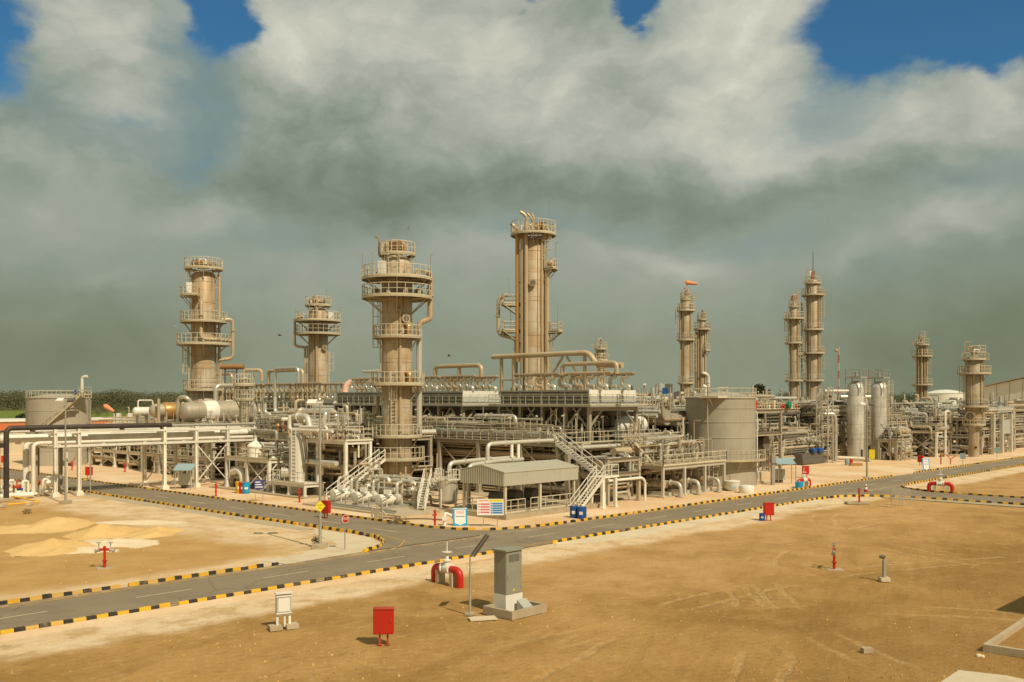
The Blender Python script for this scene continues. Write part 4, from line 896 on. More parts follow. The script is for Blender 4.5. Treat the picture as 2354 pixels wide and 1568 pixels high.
def pipes(t, q, box, n, rr=(.07, .2), mats=('silver_clad',), name='pipe', hang=.5, fl=True):
    """orthogonal pipe runs with elbows inside a box, each a part of frame t"""
    x0, x1, y0, y1, z0, z1 = box
    for _ in range(n):
        ax = q.random() < (x1 - x0) / (x1 - x0 + y1 - y0); p = V((q.uniform(x0, x1), q.uniform(y0, y1), q.uniform(z0, z1))); P = [p.copy()]
        L = q.uniform(.3, .9) * ((x1 - x0) if ax else (y1 - y0)); lo, hi, k = (x0, x1, 0) if ax else (y0, y1, 1)
        p[k] = lo + (hi - lo - L) * q.random(); P = [p.copy()]; p[k] += L; e = p.copy()
        if q.random() < hang: P = [P[0] + V((0, 0, q.choice((-1, 1)) * q.uniform(.5, 2.2)))] + P
        P.append(e.copy())
        if q.random() < hang + .2:
            e = e.copy(); e.z += q.choice((-1, -1, 1)) * q.uniform(.6, 2.4); P.append(e.copy())
            if q.random() < .5: e = e.copy(); e[1 - k] += q.uniform(-2, 2); P.append(e.copy())
        for w in P: w.z = max(.15, w.z); w.x = min(max(w.x, x0 - .8), x1 + .8); w.y = min(max(w.y, y0 - .8), y1 + .8)
        P = [w for i, w in enumerate(P) if i == 0 or (w - P[i - 1]).length > .25]
        if len(P) < 2: continue
        mb = MB(); mb.tube(P, q.uniform(*rr), 8, flange=fl); part(name, mb, q.choice(mats), t)
def valves(t, q, box, n, mats=('steel_grey', 'clad_grey')):
    x0, x1, y0, y1, z0, z1 = box
    for _ in range(n):
        p = V((q.uniform(x0, x1), q.uniform(y0, y1), q.uniform(z0, z1))); mb = MB(); r = q.uniform(.12, .22)
        mb.spin(p - V((r * 2, 0, 0)), (1, 0, 0), [(r * 1.3, 0), (r * 1.3, .08), (r * .8, .1), (r * 1.2, r * 2), (r * .8, r * 4 - .1), (r * 1.3, r * 4 - .08), (r * 1.3, r * 4)], 10)
        mb.cyl(p, p + V((0, 0, r * 3.4)), r * .35, 6); mb.spin(p + V((0, 0, r * 3.2)), (0, 0, 1), [(r * 1.5, 0), (r * 1.5, .06)], 12); part('valve', mb, q.choice(mats), t)
def drops(t, q, xs, y, z0, z1, r, mats, name='pipe'):
    for x in xs:
        mb = MB(); a = V((x, y, z0)); mb.tube([a, V((x, y, z1)), V((x + q.uniform(-.5, .5), y + q.uniform(.4, 1.4), z1))], r, 8, flange=True); part(name, mb, q.choice(mats), t)
def poles(t, q, box, n, m=('rail_paint', 'clad_grey', 'steel_grey')):
    x0, x1, y0, y1, z0 = box
    for _ in range(n):
        p = V((q.uniform(x0, x1), q.uniform(y0, y1), z0)); h = q.uniform(1.2, 2.9); mb = MB(); mb.beam(p, p + V((0, 0, h)), .06); k = q.random()
        if k < .35: mb.beam(p + V((-.3, 0, h)), p + V((.35, .2, h + .12)), .14, .08)
        elif k < .7: mb.obox(p + V((0, 0, h * .6)), .28, .2, .4, q.uniform(0, 3))
        else: mb.tube([p + V((0, 0, h)), p + V((0, .5, h)), p + V((0, .5, h - .6))], .04, 6, .1)
        part('lamp_post' if k < .35 else 'instrument_post', mb, q.choice(m), t)
def vessel(name, label, a, b, r, m, cat='vessel', head=.5, saddle=True, z0=None, rings=3, group=None, parent=None):
    """lying vessel with dished heads between a and b, on saddles"""
    a, b = V(a), V(b); d = (b - a).normalized(); L = (b - a).length; t = thing(name, label, cat, ((a.x + b.x) / 2, (a.y + b.y) / 2, z0 or 0), group); mb = MB()
    prof = [(.02, -head)] + [(r * math.sin(math.pi / 2 * k / 5), -head * math.cos(math.pi / 2 * k / 5)) for k in range(1, 6)] + [(r, L)] + [(r * math.cos(math.pi / 2 * k / 5), L + head * math.sin(math.pi / 2 * k / 5)) for k in range(1, 6)]
    mb.spin(a, d, prof, 24)
    for k in range(rings): mb.spin(a + d * (L * (k + .5) / rings - .05), d, [(r + .005, 0), (r + .03, .02), (r + .03, .09), (r + .005, .11)], 24)
    part('vessel_shell', mb, m, t)
    if saddle:
        s = V((-d.y, d.x, 0))
        for k in (.2, .8):
            c = a + d * (L * k); mb = MB(); zb = z0 if z0 is not None else 0; h = a.z - zb - r * .3; p = V((c.x, c.y, zb)); mb.obox(p, .35, r * 1.5, h, math.atan2(d.y, d.x)); part('saddle', mb, 'steel_grey', t)
    return t
# ------------------------------------------------------------------ air cooler banks
def cooler(label, X0, X1, Y0, Y1, zb, zt, bays, hdr, pitch, white=True, hz=1.75):
    t = thing('air_cooler', label, 'air cooler', ((X0 + X1) / 2, (Y0 + Y1) / 2, 0), 'air cooler banks'); mb = MB()
    zm = zb + (zt - zb) * .58; e = .9
    mb.box((X0 - e, Y0 - e, zb - .2), (X1 + e, Y1 + e, zb)); part('walkway', mb, 'steel_grey', t)
    mb = MB(); mb.box((X0 + .1, Y0 + .12, zb + .001), (X1 - .1, Y1 - .1, zt - .1)); part('tube_bundle', mb, 'louvre', t)
    n = bays * 3
    for i in range(bays):
        a, b = Y0 + (Y1 - Y0) * i / bays, Y0 + (Y1 - Y0) * (i + 1) / bays; mb = MB()
        for k in range(5):
            z = zb + .12 + (zt - zb - .3) * k / 5; mb.beam((X0 + .04, a + .12, z + .1), (X0 + .04, b - .12, z + .1), .10, .05)
        mb.box((X0 - .02, a + .02, zb + .002), (X0 + .12, a + .16, zt)); mb.box((X0 - .03, a + .17, zt - .16), (X0 + .1, b - .01, zt + .02)); mb.box((X0 - .04, a + .17, zm - .05), (X0 + .1, b - .01, zm + .04)); part('louvre_panel', mb, 'steel_grey', t)
    mb = MB(); mb.box((X0 - .001, Y0, zm + .02), (X1, Y0 + .11, zt + .03))
    for k in range(1, 6): x = X0 + (X1 - X0) * k / 6; mb.box((x - .03, Y0 - .03, zm + .02), (x + .03, Y0 - .001, zt + .03))
    part('end_panel', mb, 'panel_white', t)
    mb = MB(); mb.box((X0, Y0 - .05, zb + .003), (X1, Y0 + .1, zm)); part('lower_panel', mb, 'panel_grey', t)
    mb = MB(); mb.rail([V((X0 - e + .05, Y1 + e, zb)), V((X0 - e + .05, Y0 - e + .05, zb)), V((X1 + e, Y0 - e + .05, zb))], 1.1, 1.15, .032); part('railing', mb, 'rail_paint', t)
    mb = MB(); mb.box((X0, Y0 + .2, zt - .098), (X1, Y1, zt)); part('top_cover', mb, 'clad_grey', t)
    for i in range(bays):
        yc = Y0 + (Y1 - Y0) * (i + .5) / bays
        for xc in (X0 + (X1 - X0) * .27, X0 + (X1 - X0) * .73):
            mb = MB(); mb.spin((xc, yc, zb - 1.15), (0, 0, 1), [(1.25, 0), (1.25, .25), (1.65, .94)], 20); part('fan_ring', mb, 'steel_dark', t)
            mb = MB(); mb.cyl((xc, yc, zb - 2.3), (xc, yc, zb - 1.2), .3, 10); mb.obox((xc + .7, yc, zb - 2.1), .5, .5, .8); mb.beam((X0, yc, zb - 2.35), (X1, yc, zb - 2.35), .16); part('fan_drive', mb, 'steel_dark', t)
    for i in range(bays + 1):
        y = Y0 + (Y1 - Y0) * i / bays
        for x in (X0, X1):
            mb = MB(); mb.box((x - .17, y - .17, 0), (x + .17, y + .17, zb - .2)); part('post', mb, 'clad_grey', t)
        mb = MB()
        for s in (-1, 1):
            if Y0 - 1 < y + s * 2.2 < Y1 + 1: mb.beam((X0, y, zb - 2.6), (X0, y + s * 2.1, zb - .3), .16)
            mb.beam((X0 if s > 0 else X1, y, zb - 2.4), ((X0 + 2.2) if s > 0 else X1 - 2.2, y, zb - .3), .16)
        mb.box((X0, y - .12, zb - .62), (X1, y + .12, zb - .21)); part('brace', mb, 'clad_grey', t)
    if hdr:
        q = random.Random(int(Y0)); n = int((Y1 - Y0 - .8) / pitch)
        for Xh in (X0 + 1.6, X0 + 5.4):
            k = 0
            for a, b in hdr:
                mb = MB(); mb.cyl((Xh, a, zt + hz), (Xh, b, zt + hz), .2, 12); mb.spin((Xh, a - .2, zt + hz), (0, 1, 0), [(.1, 0), (.2, .2)], 12); part('header_pipe', mb, 'brown_pipe', t)
                m = max(1, round(abs(b - a) / pitch))
                for j in range(m):
                    y = a + (b - a) * (j + .5) / m; mb = MB(); z0 = zt + hz
                    mb.tube([(Xh, y, z0), (Xh, y, zt + 1.38), (Xh, y + .75, zt + 1.38), (Xh, y + .75, zt + .5), (Xh, y - .2, zt + .5), (Xh, y - .2, zt - .02)], .2, 8, .42, 5); part('riser_pipe', mb, 'silver_clad' if q.random() < .6 else 'clad_tan', t)
    return t
K1 = cooler('right-hand air cooler bank with a white end panel facing the main road', 76, 84, 61.5, 74.3, 9.5, 11.05, 4, [(59.9, 66.2), (67.0, 73.5)], 1.5)
K2 = cooler('long middle air cooler bank behind the stout front column', 76, 84, 80.3, 105.0, 9.5, 11.05, 6, [(80.0, 85.6), (86.2, 91.6), (92.2, 97.6), (98.2, 103.4)], 1.12)
K5 = cooler('far left air cooler bank behind the silver vessels', 77, 84, 112.0, 142.0, 8.75, 9.75, 7, [(112.0, 118.6), (119.4, 126.4), (127.2, 134), (134.8, 141.5)], 1.3, True, 2.6)
q = random.Random(5)
for k in range(26):
    y = 112.6 + k * 1.12; mb = MB(); mb.tube([(78.2, y, 9.75), (78.2, y, 11.5), (78.2, y + .5, 11.7)], .14, 6); part('riser_pipe', mb, q.choice(['clad_tan', 'silver_clad', 'brown_pipe']), K5)
mb = MB(); mb.tube([(78.8, 117, 12.3), (78.8, 117, 14.4), (78.8, 126, 14.4), (78.8, 126, 12.3)], .26, 8); part('header_loop', mb, 'clad_tan', K5)
mb = MB(); mb.tube([(77.4, 122, 9.8), (77.4, 122, 14.6), (77.4, 116, 14.6), (77.4, 116, 12.6)], .22, 8); part('header_loop', mb, 'silver_clad', K5)
mb = MB(); mb.tube([(79, 137, 12.3), (79, 137, 14.2), (79, 143.5, 14.2)], .26, 8); part('header_loop', mb, 'brown_pipe', K5)
mb = MB(); mb.tube([(80, 81.3, 12.8), (80, 81.3, 14.2), (80, 89.6, 14.2), (80, 89.6, 12.8)], .27, 8); mb.tube([(80, 85.2, 14.2), (80, 85.2, 12.9)], .24, 8); part('header_loop', mb, 'clad_tan', K2)
mb = MB(); mb.tube([(80.5, 97.2, 12.7), (80.5, 97.2, 13.9), (80.5, 104.8, 13.9)], .25, 8); part('header_loop', mb, 'silver_clad', K2)
mb = MB(); mb.tube([(81, 61.8, 12.8), (81, 61.8, 14.0), (81, 69.4, 14.0), (81, 69.4, 12.8)], .24, 8); part('header_loop', mb, 'clad_tan', K1)
mb = MB(); mb.ladder((79.5, 60.4, 5.7), (0, -1, 0), 10.6, .5, False); part('ladder', mb, 'steel_dark', K1)
# high brown pipe on its trestle over the right bank
t = thing('overhead_pipe', 'high thick brown pipe on a trestle in front of the tallest column', 'pipe', (82, 73, 11.1)); mb = MB()
mb.tube([(82, 81.4, 15.25), (82, 66.3, 15.25), (82, 65.4, 13.9), (82, 61.8, 13.75)], .30, 12, 1.0); part('pipe_run', mb, 'clad_tan', t)
for y in (67.0, 72.8, 77.9, 79.9):
    mb = MB(); mb.box((81.85, y - .15, 11.06), (82.15, y + .15, 14.95)); part('post', mb, 'clad_tan', t)
mb = MB(); mb.beam((82, 72.8, 11.8), (82, 70.2, 14.9), .2); mb.beam((82, 67.1, 11.8), (82, 69.6, 14.9), .2); mb.beam((82, 77.9, 12.4), (82, 79.9, 12.4), .16); part('brace', mb, 'clad_tan', t)

# ------------------------------------------------------------------ main platform under the coolers
q = random.Random(17)
MP = module('cooler_platform', 'broad dark platform on posts carrying the walkway below the cooler banks', 'platform', 72, 87, 61, 105, (5.7,), 2, 7, .42, 'clad_grey', True, True, 'grating')
mb = MB(); mb.tube([(72.7, 81.5, 6.45), (72.7, 63.2, 6.45), (72.7, 62.6, 3.4), (75, 62.6, 3.3), (78, 62.6, 3.3)], .27, 10, .8, 5, True); part('pipe', mb, 'white_clad', MP)
mb = MB(); mb.tube([(73.0, 60.6, 5.25), (90, 60.6, 5.25)], .22, 10, None, 4, True); part('pipe', mb, 'white_clad', MP)
for x, z, r, m in ((73.2, 4.3, .3, 'clad_tan'), (74.2, 4.25, .26, 'clad_grey'), (73.6, 3.2, .34, 'clad_tan'), (75, 3.1, .3, 'clad_grey'), (73.2, 2.1, .24, 'brown_pipe'), (74.8, 1.2, .3, 'clad_grey'), (73.6, 1.0, .3, 'white_clad'), (76.5, 2.2, .4, 'clad_tan')):
    mb = MB(); mb.tube([(x, 61.5, z), (x, 104, z)], r, 10, flange=True); part('pipe', mb, m, MP)
pipes(MP, q, (73, 86, 61.5, 64.5, .5, 5.0), 26, (.06, .2), ('clad_grey', 'silver_clad', 'clad_tan', 'brown_pipe'))
pipes(MP, q, (73, 76, 62, 104, 6.0, 8.0), 12, (.06, .18), ('silver_clad', 'white_clad', 'clad_tan', 'clad_grey'))
pipes(MP, q, (76, 86, 62, 104, 6.0, 8.4), 16, (.08, .25), ('clad_tan', 'brown_pipe', 'clad_grey'))
poles(MP, q, (72.3, 73, 61.5, 104, 5.7), 34); poles(MP, q, (72.5, 86, 60.9, 61.6, 5.7), 16); pipes(MP, q, (72.2, 75.5, 61.2, 104, 5.9, 7.6), 70, (.025, .07), ('clad_tan', 'clad_grey', 'rail_paint', 'brown_pipe')); pipes(MP, q, (72.2, 74, 61.2, 104, .3, 5.2), 50, (.03, .09), ('clad_tan', 'clad_grey', 'brown_pipe'))
pipes(MP, q, (79, 86.5, 62, 104, .6, 5.0), 40, (.2, .5), ('steel_dark', 'brown_pipe', 'clad_grey'))
valves(MP, q, (72.8, 74.6, 62, 100, 6.0, 7.0), 26, ('steel_grey', 'clad_grey', 'white_paint', 'copper'))
mb = MB(); mb.tube([(73.6, 75.9, 6.0), (73.6, 75.9, 8.3), (73.6, 69.6, 8.3), (73.6, 69.6, 6.0)], .2, 8, flange=True); part('pipe', mb, 'white_clad', MP)
for y in (66.2, 71.2, 77.6, 83): mb = MB(); mb.beam((73.2, y, 5.7), (73.2, y, 8.2), .09); mb.ball((73.15, y, 8.3), .16, 8); part('lamp', mb, ['steel_grey'], MP)
vessel('blue_motor', 'light blue lying cylinder on the walkway right of the stout front column', (73.4, 81.8, 6.6), (73.4, 79.2, 6.6), .36, 'light_blue', 'motor', .15, True, 5.7)
for i, y in enumerate((66.0, 72.5, 84, 91, 98)): vessel('heat_exchanger', 'lying beige exchanger in the shade under the coolers, number %s bay from the road' % ('first', 'second', 'third', 'fourth', 'fifth')[i], (77, y, 7.0), (84, y, 7.0), .62, 'clad_tan', 'vessel', .3, True, 5.7, 3, 'exchangers under the coolers')
vessel('white_drum', 'white lying drum at the right end of the cooler platform', (82.6, 63.2, 7.25), (87.2, 63.2, 7.25), .95, 'panel_white', 'vessel', .45, True, 5.7)
RF = module('pipe_module', 'dense rear steel frame of pipes behind the cooler banks', 'pipe frame', 87.4, 121, 64.0, 114, (5.6, 8.7), 4, 6, .35, 'clad_grey', True, False)
pipes(RF, q, (88.5, 98, 62.5, 75, .6, 9.2), 46, (.08, .28), ('silver_clad', 'white_clad', 'clad_grey', 'clad_tan', 'brown_pipe'))
pipes(RF, q, (88.6, 90, 63, 104, 1, 8.5), 26, (.1, .35), ('clad_grey', 'clad_tan'))
for k, (x, z, r) in enumerate(((100, 1.3, 1.1), (104, 3.9, 1.0), (108, 1.4, 1.3), (112, 4.0, 1.1), (116, 1.3, 1.2), (119, 4.1, 1.0), (97, 4.2, .8))):
    mb = MB(); mb.cyl((x, 65, z), (x, 128, z), r, 14); part('vessel_shell', mb, 'steel_dark', RF)
mb = MB(); mb.cyl((92.2, 63, 8.0), (92.2, 75, 8.0), .9, 16); mb.cyl((94.8, 63, 7.6), (94.8, 75, 7.6), .7, 16); part('vessel_shell', mb, 'silver_clad', RF)
poles(RF, q, (87.5, 98, 63.6, 65, 8.7), 14)
# ladders cage row and white box frames right of the white drum
t = module('pipe_module', 'pale steel frame with glinting round bundles between the cooler bank and the big tank', 'pipe frame', 92, 100, 70.5, 80, (6.3, 9.4), 3, 3, .2, 'white_paint', False, True, 'grating')
for k in range(14):
    mb = MB(); x = 92 + k * .62; mb.beam((x, 70.2, 6.4), (x, 70.2, 10.2), .09); part('rail_bar', mb, 'rail_paint', t)
pipes(t, q, (91.5, 100, 69.5, 76, 6.4, 9.3), 16, (.1, .4), ('silver_clad', 'white_clad', 'brown_pipe'))

# steel stair of two flights at the platform corner
t = thing('steel_stair', 'two flight white steel stair with a landing at the corner of the cooler platform', 'stair', (70.4, 58, 0)); mb = MB()
mb.stair(V((70.9, 56.1, 2.9)), V((70.9, 61.2, 5.72)), .95, (1, 0, 0)); part('upper_flight', mb, 'white_paint', t); mb = MB()
mb.stair(V((65.3, 54.55, .05)), V((69.0, 54.55, 2.9)), .95, (0, 1, 0)); part('lower_flight', mb, 'white_paint', t); mb = MB()
mb.box((69.0, 54.3, 2.8), (71.6, 56.0, 2.9)); part('landing', mb, 'white_paint', t); mb = MB(); mb.rail([V((69.3, 54.35, 2.9)), V((71.5, 54.35, 2.9)), V((71.5, 55.9, 2.9))], 1.1, .9); part('railing', mb, 'white_paint', t)
for x, y in ((69.3, 54.5), (71.2, 54.5), (71.2, 55.8), (69.3, 55.8)):
    mb = MB(); mb.box((x - .14, y - .14, 0), (x + .14, y + .14, 2.8)); mb.box((x - .24, y - .24, 0), (x + .24, y + .24, .1)); part('post', mb, 'white_paint', t)
t = module('pipe_support', 'low pipe support with a white pipe running right of the two flight stair', 'pipe support', 72.2, 77.2, 56.2, 59.8, (3.0, 4.4), 1, 1, .34, 'clad_grey', False, False)
mb = MB(); mb.tube([(71.9, 55.9, 2.3), (77.4, 55.9, 2.3), (77.9, 55.9, 1.9), (77.9, 55.9, .0)], .13, 8, .5); part('pipe', mb, 'white_paint', t)
mb = MB(); mb.cyl((71.8, 57, 3.75), (74.4, 57, 3.75), .5, 14); mb.cyl((75, 57.6, 4.9), (77.6, 57.6, 4.9), .4, 14); part('pipe', mb, 'clad_tan', t)
pipes(t, q, (71.8, 77.5, 56.2, 59.8, .5, 5.2), 20, (.06, .2), ('clad_tan', 'white_clad', 'silver_clad', 'clad_grey'))
valves(t, q, (72.5, 77.5, 56, 57.5, .5, 4.6), 8)

# pump station beside the tank
t = module('pump_station', 'low pump frame with a railed deck left of the big storage tank', 'pump frame', 81, 92.8, 55.9, 60.3, (3.3,), 3, 1, .26, 'white_clad', False, True, 'platform_paint', sides='WSE')
mb = MB(); mb.stair(V((82.6, 58.6, 3.32)), V((79.3, 58.6, 5.7)), .8, (0, 1, 0)); part('stair', mb, 'rail_paint', t)
for a, b, y in ((81.6, 85.0, 58.4), (83.2, 89.4, 59.4), (84.5, 90.2, 57.8)):
    mb = MB(); mb.tube([(a, y, 3.3), (a, y, 5.4), (b, y, 5.4), (b, y, 3.3)], .24, 8, flange=True); part('pipe', mb, 'white_clad', t)
poles(t, q, (81, 92.5, 55.9, 58, 3.3), 14); pipes(t, q, (79, 92.5, 56.5, 63, 3.4, 6.6), 40, (.03, .07), ('white_clad', 'clad_tan', 'clad_grey'))
pipes(t, q, (79, 92, 57, 63, 3.6, 6.4), 34, (.06, .18), ('white_clad', 'silver_clad', 'clad_tan'))
pipes(t, q, (81, 92, 58, 60.3, .4, 2.6), 14, (.06, .16), ('clad_tan', 'silver_clad', 'clad_grey'))
mb = MB(); mb.box((80.8, 55.6, 0), (93, 60.6, .1)); part('plinth', mb, 'concrete', t)
def pump(x, label):
    t = thing('pump', label, 'pump', (x, 57.2, .1), 'pumps under the low frame'); mb = MB(); mb.obox((x, 57.4, .1), .9, 2.6, .35); part('base_frame', mb, 'white_clad', t)
    mb = MB(); mb.spin((x, 56.7, 1.25), (0, 1, 0), [(.2, 0), (.42, .02), (.42, .4), (.3, .45), (.3, .8)], 14); part('pump_casing', mb, 'clad_tan', t)
    mb = MB(); mb.spin((x, 57.6, 1.25), (0, 1, 0), [(.36, 0), (.4, .1), (.4, .9), (.25, 1.0)], 14); mb.obox((x, 58, 1.62), .35, .35, .25); part('motor', mb, 'clad_grey', t)
    mb = MB(); mb.tube([(x + .1, 56.7, 1.45), (x + .1, 55.0, 1.45), (x + .1, 55.0, .05)], .2, 10, .7); mb.spin((x + .1, 56.2, 1.45), (0, 1, 0), [(.32, 0), (.32, .08)], 12); mb.spin((x + .1, 55.0, .05), (0, 0, 1), [(.3, 0), (.3, .35)], 12); part('suction_pipe', mb, 'white_clad', t)
for x, l in ((82.8, 'left pump with a white elbow pipe under the low frame beside the big tank'), (86.2, 'middle pump with a white elbow pipe under the low frame beside the big tank'), (90.2, 'right pump with a white elbow pipe under the low frame beside the big tank')): pump(x, l)

# ------------------------------------------------------------------ shelter
t = thing('open_shelter', 'open sided shelter with a beige sheet metal roof in the centre', 'shelter', (62.2, 58.1, .42)); X0, X1, Y0, Y1, zb, zt, zr = 57.3, 67.0, 55.5, 60.9, 2.8, 3.9, 4.42; ym = (Y0 + Y1) / 2
for x in (57.6, 62.0, 66.6):
    for y in (55.7, 60.7):
        mb = MB(); mb.box((x - .1, y - .1, .42), (x + .1, y + .1, 3.8)); part('post', mb, 'rail_paint', t)
mb = MB()
for a, b in ((Y0 - .06, zt), (Y1 + .06, zt)): mb.add([(X0 - .06, a, b), (X1 + .1, a, b), (X1 + .1, ym, zr), (X0 - .06, ym, zr), (X0 - .06, a, b + .06), (X1 + .1, a, b + .06), (X1 + .1, ym, zr + .06), (X0 - .06, ym, zr + .06)], [(0, 1, 2, 3), (4, 5, 6, 7), (0, 1, 5, 4), (0, 3, 7, 4), (1, 2, 6, 5)])
for i in range(1, 17): x = X0 + (X1 - X0) * i / 17; mb.beam((x, Y0 - .06, zt + .068), (x, ym, zr + .068), .04, .016)
part('roof', mb, 'sheet_roof', t)
def corrugated(mb, a, b, z0, ztop, n, nrm, dep=.06):
    a, b, nv = V(a), V(b), V(nrm); pr = None
    for i in range(n + 1):
        for k, o in ((0, 0), (.5, 1)):
            if i == n and k: break
            f = (i + k) / n; p = a.lerp(b, f) + nv * (dep * o); c = (V((p.x, p.y, z0)), V((p.x, p.y, ztop(f) if callable(ztop) else ztop)))
            if pr: mb.quad(pr[0], c[0], c[1], pr[1])
            pr = c
mb = MB(); gab = lambda f: zt + (zr - zt) * (1 - abs(2 * f - 1)); corrugated(mb, (X0, Y0, 0), (X0, Y1, 0), zb, gab, 20, (-1, 0, 0)); part('gable_panel', mb, 'sheet_roof', t, smooth=False)
mb = MB(); corrugated(mb, (X0, Y0, 0), (X1, Y0, 0), zb - .02, zt, 52, (0, -1, 0), .022); part('fascia', mb, 'sheet_roof', t, smooth=False)
mb = MB(); corrugated(mb, (X0, Y1, 0), (X1, Y1, 0), zb, zt, 30, (0, 1, 0), .04); mb.quad((X1, Y0, zb), (X1, Y1, zb), (X1, Y1, zt), (X1, Y0, zt)); part('rear_fascia', mb, 'sheet_roof', t, smooth=False)
mb = MB(); mb.rail([V((57.5, 60.5, .42)), V((57.5, 55.8, .42)), V((60.2, 55.8, .42))], 1.1, .9); mb.rail([V((60.9, 55.8, .42)), V((66.7, 55.8, .42))], 1.1, .9); part('railing', mb, 'rail_paint', t)
for i, (x, y) in enumerate(((59.4, 58.6), (61.6, 58.6), (63.8, 58.6))):
    tt = thing('compressor', ('left', 'middle', 'right')[i] + ' dark compressor standing in the shade of the open shelter', 'compressor', (x, y, .42), 'compressors in the shelter'); mb = MB(); mb.spin((x, y - .9, 1.5), (0, 1, 0), [(.3, 0), (.55, .1), (.55, 1.3), (.3, 1.4)], 14); part('compressor_body', mb, 'steel_dark', tt); mb = MB(); mb.obox((x, y, .42), .9, 1.8, .5); part('base_frame', mb, 'clad_grey', tt)
    mb = MB(); mb.tube([(x, y - .4, 2.0), (x, y - .4, 2.5), (x + .9, y - .4, 2.5), (x + .9, y - .4, .5)], .09, 8, flange=True); part('pipe', mb, 'white_clad', tt)

# ------------------------------------------------------------------ front pumps, small vessel and pipes before the front column
def motor_pump(y, label):
    t = thing('motor_pump', label, 'pump', (55.4, y, .16), 'white motor pumps in front of the stout column'); mb = MB(); mb.obox((55.6, y, .16), 3.2, .95, .22); part('base_frame', mb, 'steel_grey', t)
    mb = MB(); mb.spin((53.9, y, .95), (1, 0, 0), [(.30, 0), (.50, .03), (.52, .08), (.52, .42), (.46, .44), (.46, 1.35), (.5, 1.37), (.5, 1.5), (.2, 1.55), (.2, 1.9)], 20); part('motor', mb, 'white_paint', t)
    mb = MB(); mb.spin((55.8, y, .95), (1, 0, 0), [(.3, 0), (.45, .1), (.45, .5), (.2, .6)], 14); mb.cyl((56.1, y, 1.2), (56.1, y, 1.9), .16, 10); part('pump_casing', mb, 'white_clad', t)
    mb = MB(); mb.obox((54.6, y - .5, 1.5), .35, .62, .38, .3); mb.beam((54.5, y - .5, .3), (54.5, y - .5, 1.5), .07); part('junction_box', mb, 'panel_white', t)
    for yy in (-.95, .8): mb = MB(); mb.beam((53.5, y + yy, .0), (53.5, y + yy, 1.2), .08); mb.beam((53.5, y + yy, 1.2), (55, y + yy * .6, 1.35), .07); part('cable_stand', mb, 'steel_grey', t)
    mb = MB(); mb.tube([(56.1, y, 1.8), (56.1, y, 2.35), (56.9, y + .4, 2.35), (57.6, y + 1.1, 2.35), (57.6, y + 1.1, .3)], .15, 10, .35, 5, True); part('pipe', mb, 'white_clad', t)
for y, l in ((75.0, 'left white motor pump in front of the stout column'), (71.6, 'middle white motor pump in front of the stout column'), (68.1, 'right white motor pump in front of the stout column')): motor_pump(y, l)
t = thing('pipe_cluster', 'tangle of small white pipes and valves between the pumps and the silver pot vessel', 'pipes', (58, 70, .16))
for y0, y1, z in ((75.6, 71.8, 2.5), (71.4, 68.0, 2.35)):
    mb = MB(); mb.tube([(58.2, y0, .3), (58.2, y0, z), (58.2, y1, z), (58.2, y1, .3)], .19, 8, .5, 5, True); part('pipe', mb, 'white_clad', t)
pipes(t, q, (57.4, 61, 64.8, 77, .5, 2.6), 38, (.05, .15), ('white_clad', 'silver_clad', 'clad_tan', 'white_paint'))
valves(t, q, (57.6, 60, 65.5, 76.5, .8, 2.2), 26, ('white_paint', 'clad_grey', 'steel_grey', 'clad_tan'))
for y, h in ((66.6, 1.5), (67.6, 1.3)): mb = MB(); mb.cyl((57.9, y, .16), (57.9, y, .16 + h), .33, 14); mb.ball((57.9, y, .16 + h), .33, 12); part('filter_pot', mb, 'white_clad', t)
mb = MB(); mb.tube([(53.2, 75.6, .3), (53.2, 64.6, .3)], .09, 8); mb.tube([(52.7, 75.6, .22), (52.7, 64.2, .22)], .07, 8); part('pipe', mb, 'steel_grey', t)
p = V((59.3, 64.6, 0)); t = thing('pot_vessel', 'small upright silver pot vessel on white legs left of the shelter', 'vessel', p); mb = MB(); mb.spin(p, (0, 0, 1), [(.12, .42), (.6, .5), (.85, .75), (.87, .9), (.87, 2.7), (.92, 2.71), (.92, 2.8), (.6, 2.95), (.2, 3.05)], 24); part('vessel_shell', mb, 'silver_clad', t)
for a in (0, 90, 180, 270): w = pol(p, a + 45, .95, 0); mb = MB(); mb.beam(w, w + V((0, 0, 1.9)), .12); part('leg', mb, 'white_paint', t)
mb = MB(); mb.rail([pol(p, f, 1.25, 2.7) for f in (-150, -100, -60, -20)], 1.0, .25, .026); mb.rail([pol(p, f, 1.25, 2.7) for f in (0, 50, 100)], 1.0, .3, .026); part('railing', mb, 'white_paint', t)
mb = MB(); mb.spin(p + V((0, 0, 3.05)), (0, 0, 1), [(.2, 0), (.2, .3), (.35, .31), (.35, .4)], 12); mb.obox(p + V((.4, -.3, 2.95)), .3, .3, .55); part('valve', mb, 'clad_grey', t)
mb = MB(); mb.stair(V((55.9, 64.5, .16)), V((58.2, 66.2, 2.65)), .65, (-.59, .8, 0)); solo('step_ladder', 'steep white step ladder leaning against the silver pot vessel', 'ladder', mb, 'white_paint')
def prun(label, P, r, m='white_clad', name='pipe', fl=True):
    mb = MB(); mb.tube(P, r, 12, r * 3, 5, fl); return solo(name, label, 'pipe', mb, m)
prun('white pipe rising behind the silver pot vessel and bending right', [(60.6, 65.9, .3), (60.6, 65.9, 4.1), (64.5, 65.9, 4.2), (69.5, 65.9, 4.2)], .21)
prun('white pipe rising at the left corner of the shelter roof', [(58.9, 61.5, .5), (58.9, 61.5, 4.15), (62.8, 61.5, 4.4), (66, 61.5, 4.4)], .2)
prun('white pipe stepping up above the shelter roof', [(61.4, 61.6, 4.5), (61.4, 61.6, 6.0), (66.2, 61.6, 6.05), (70.5, 61.6, 6.05)], .19)
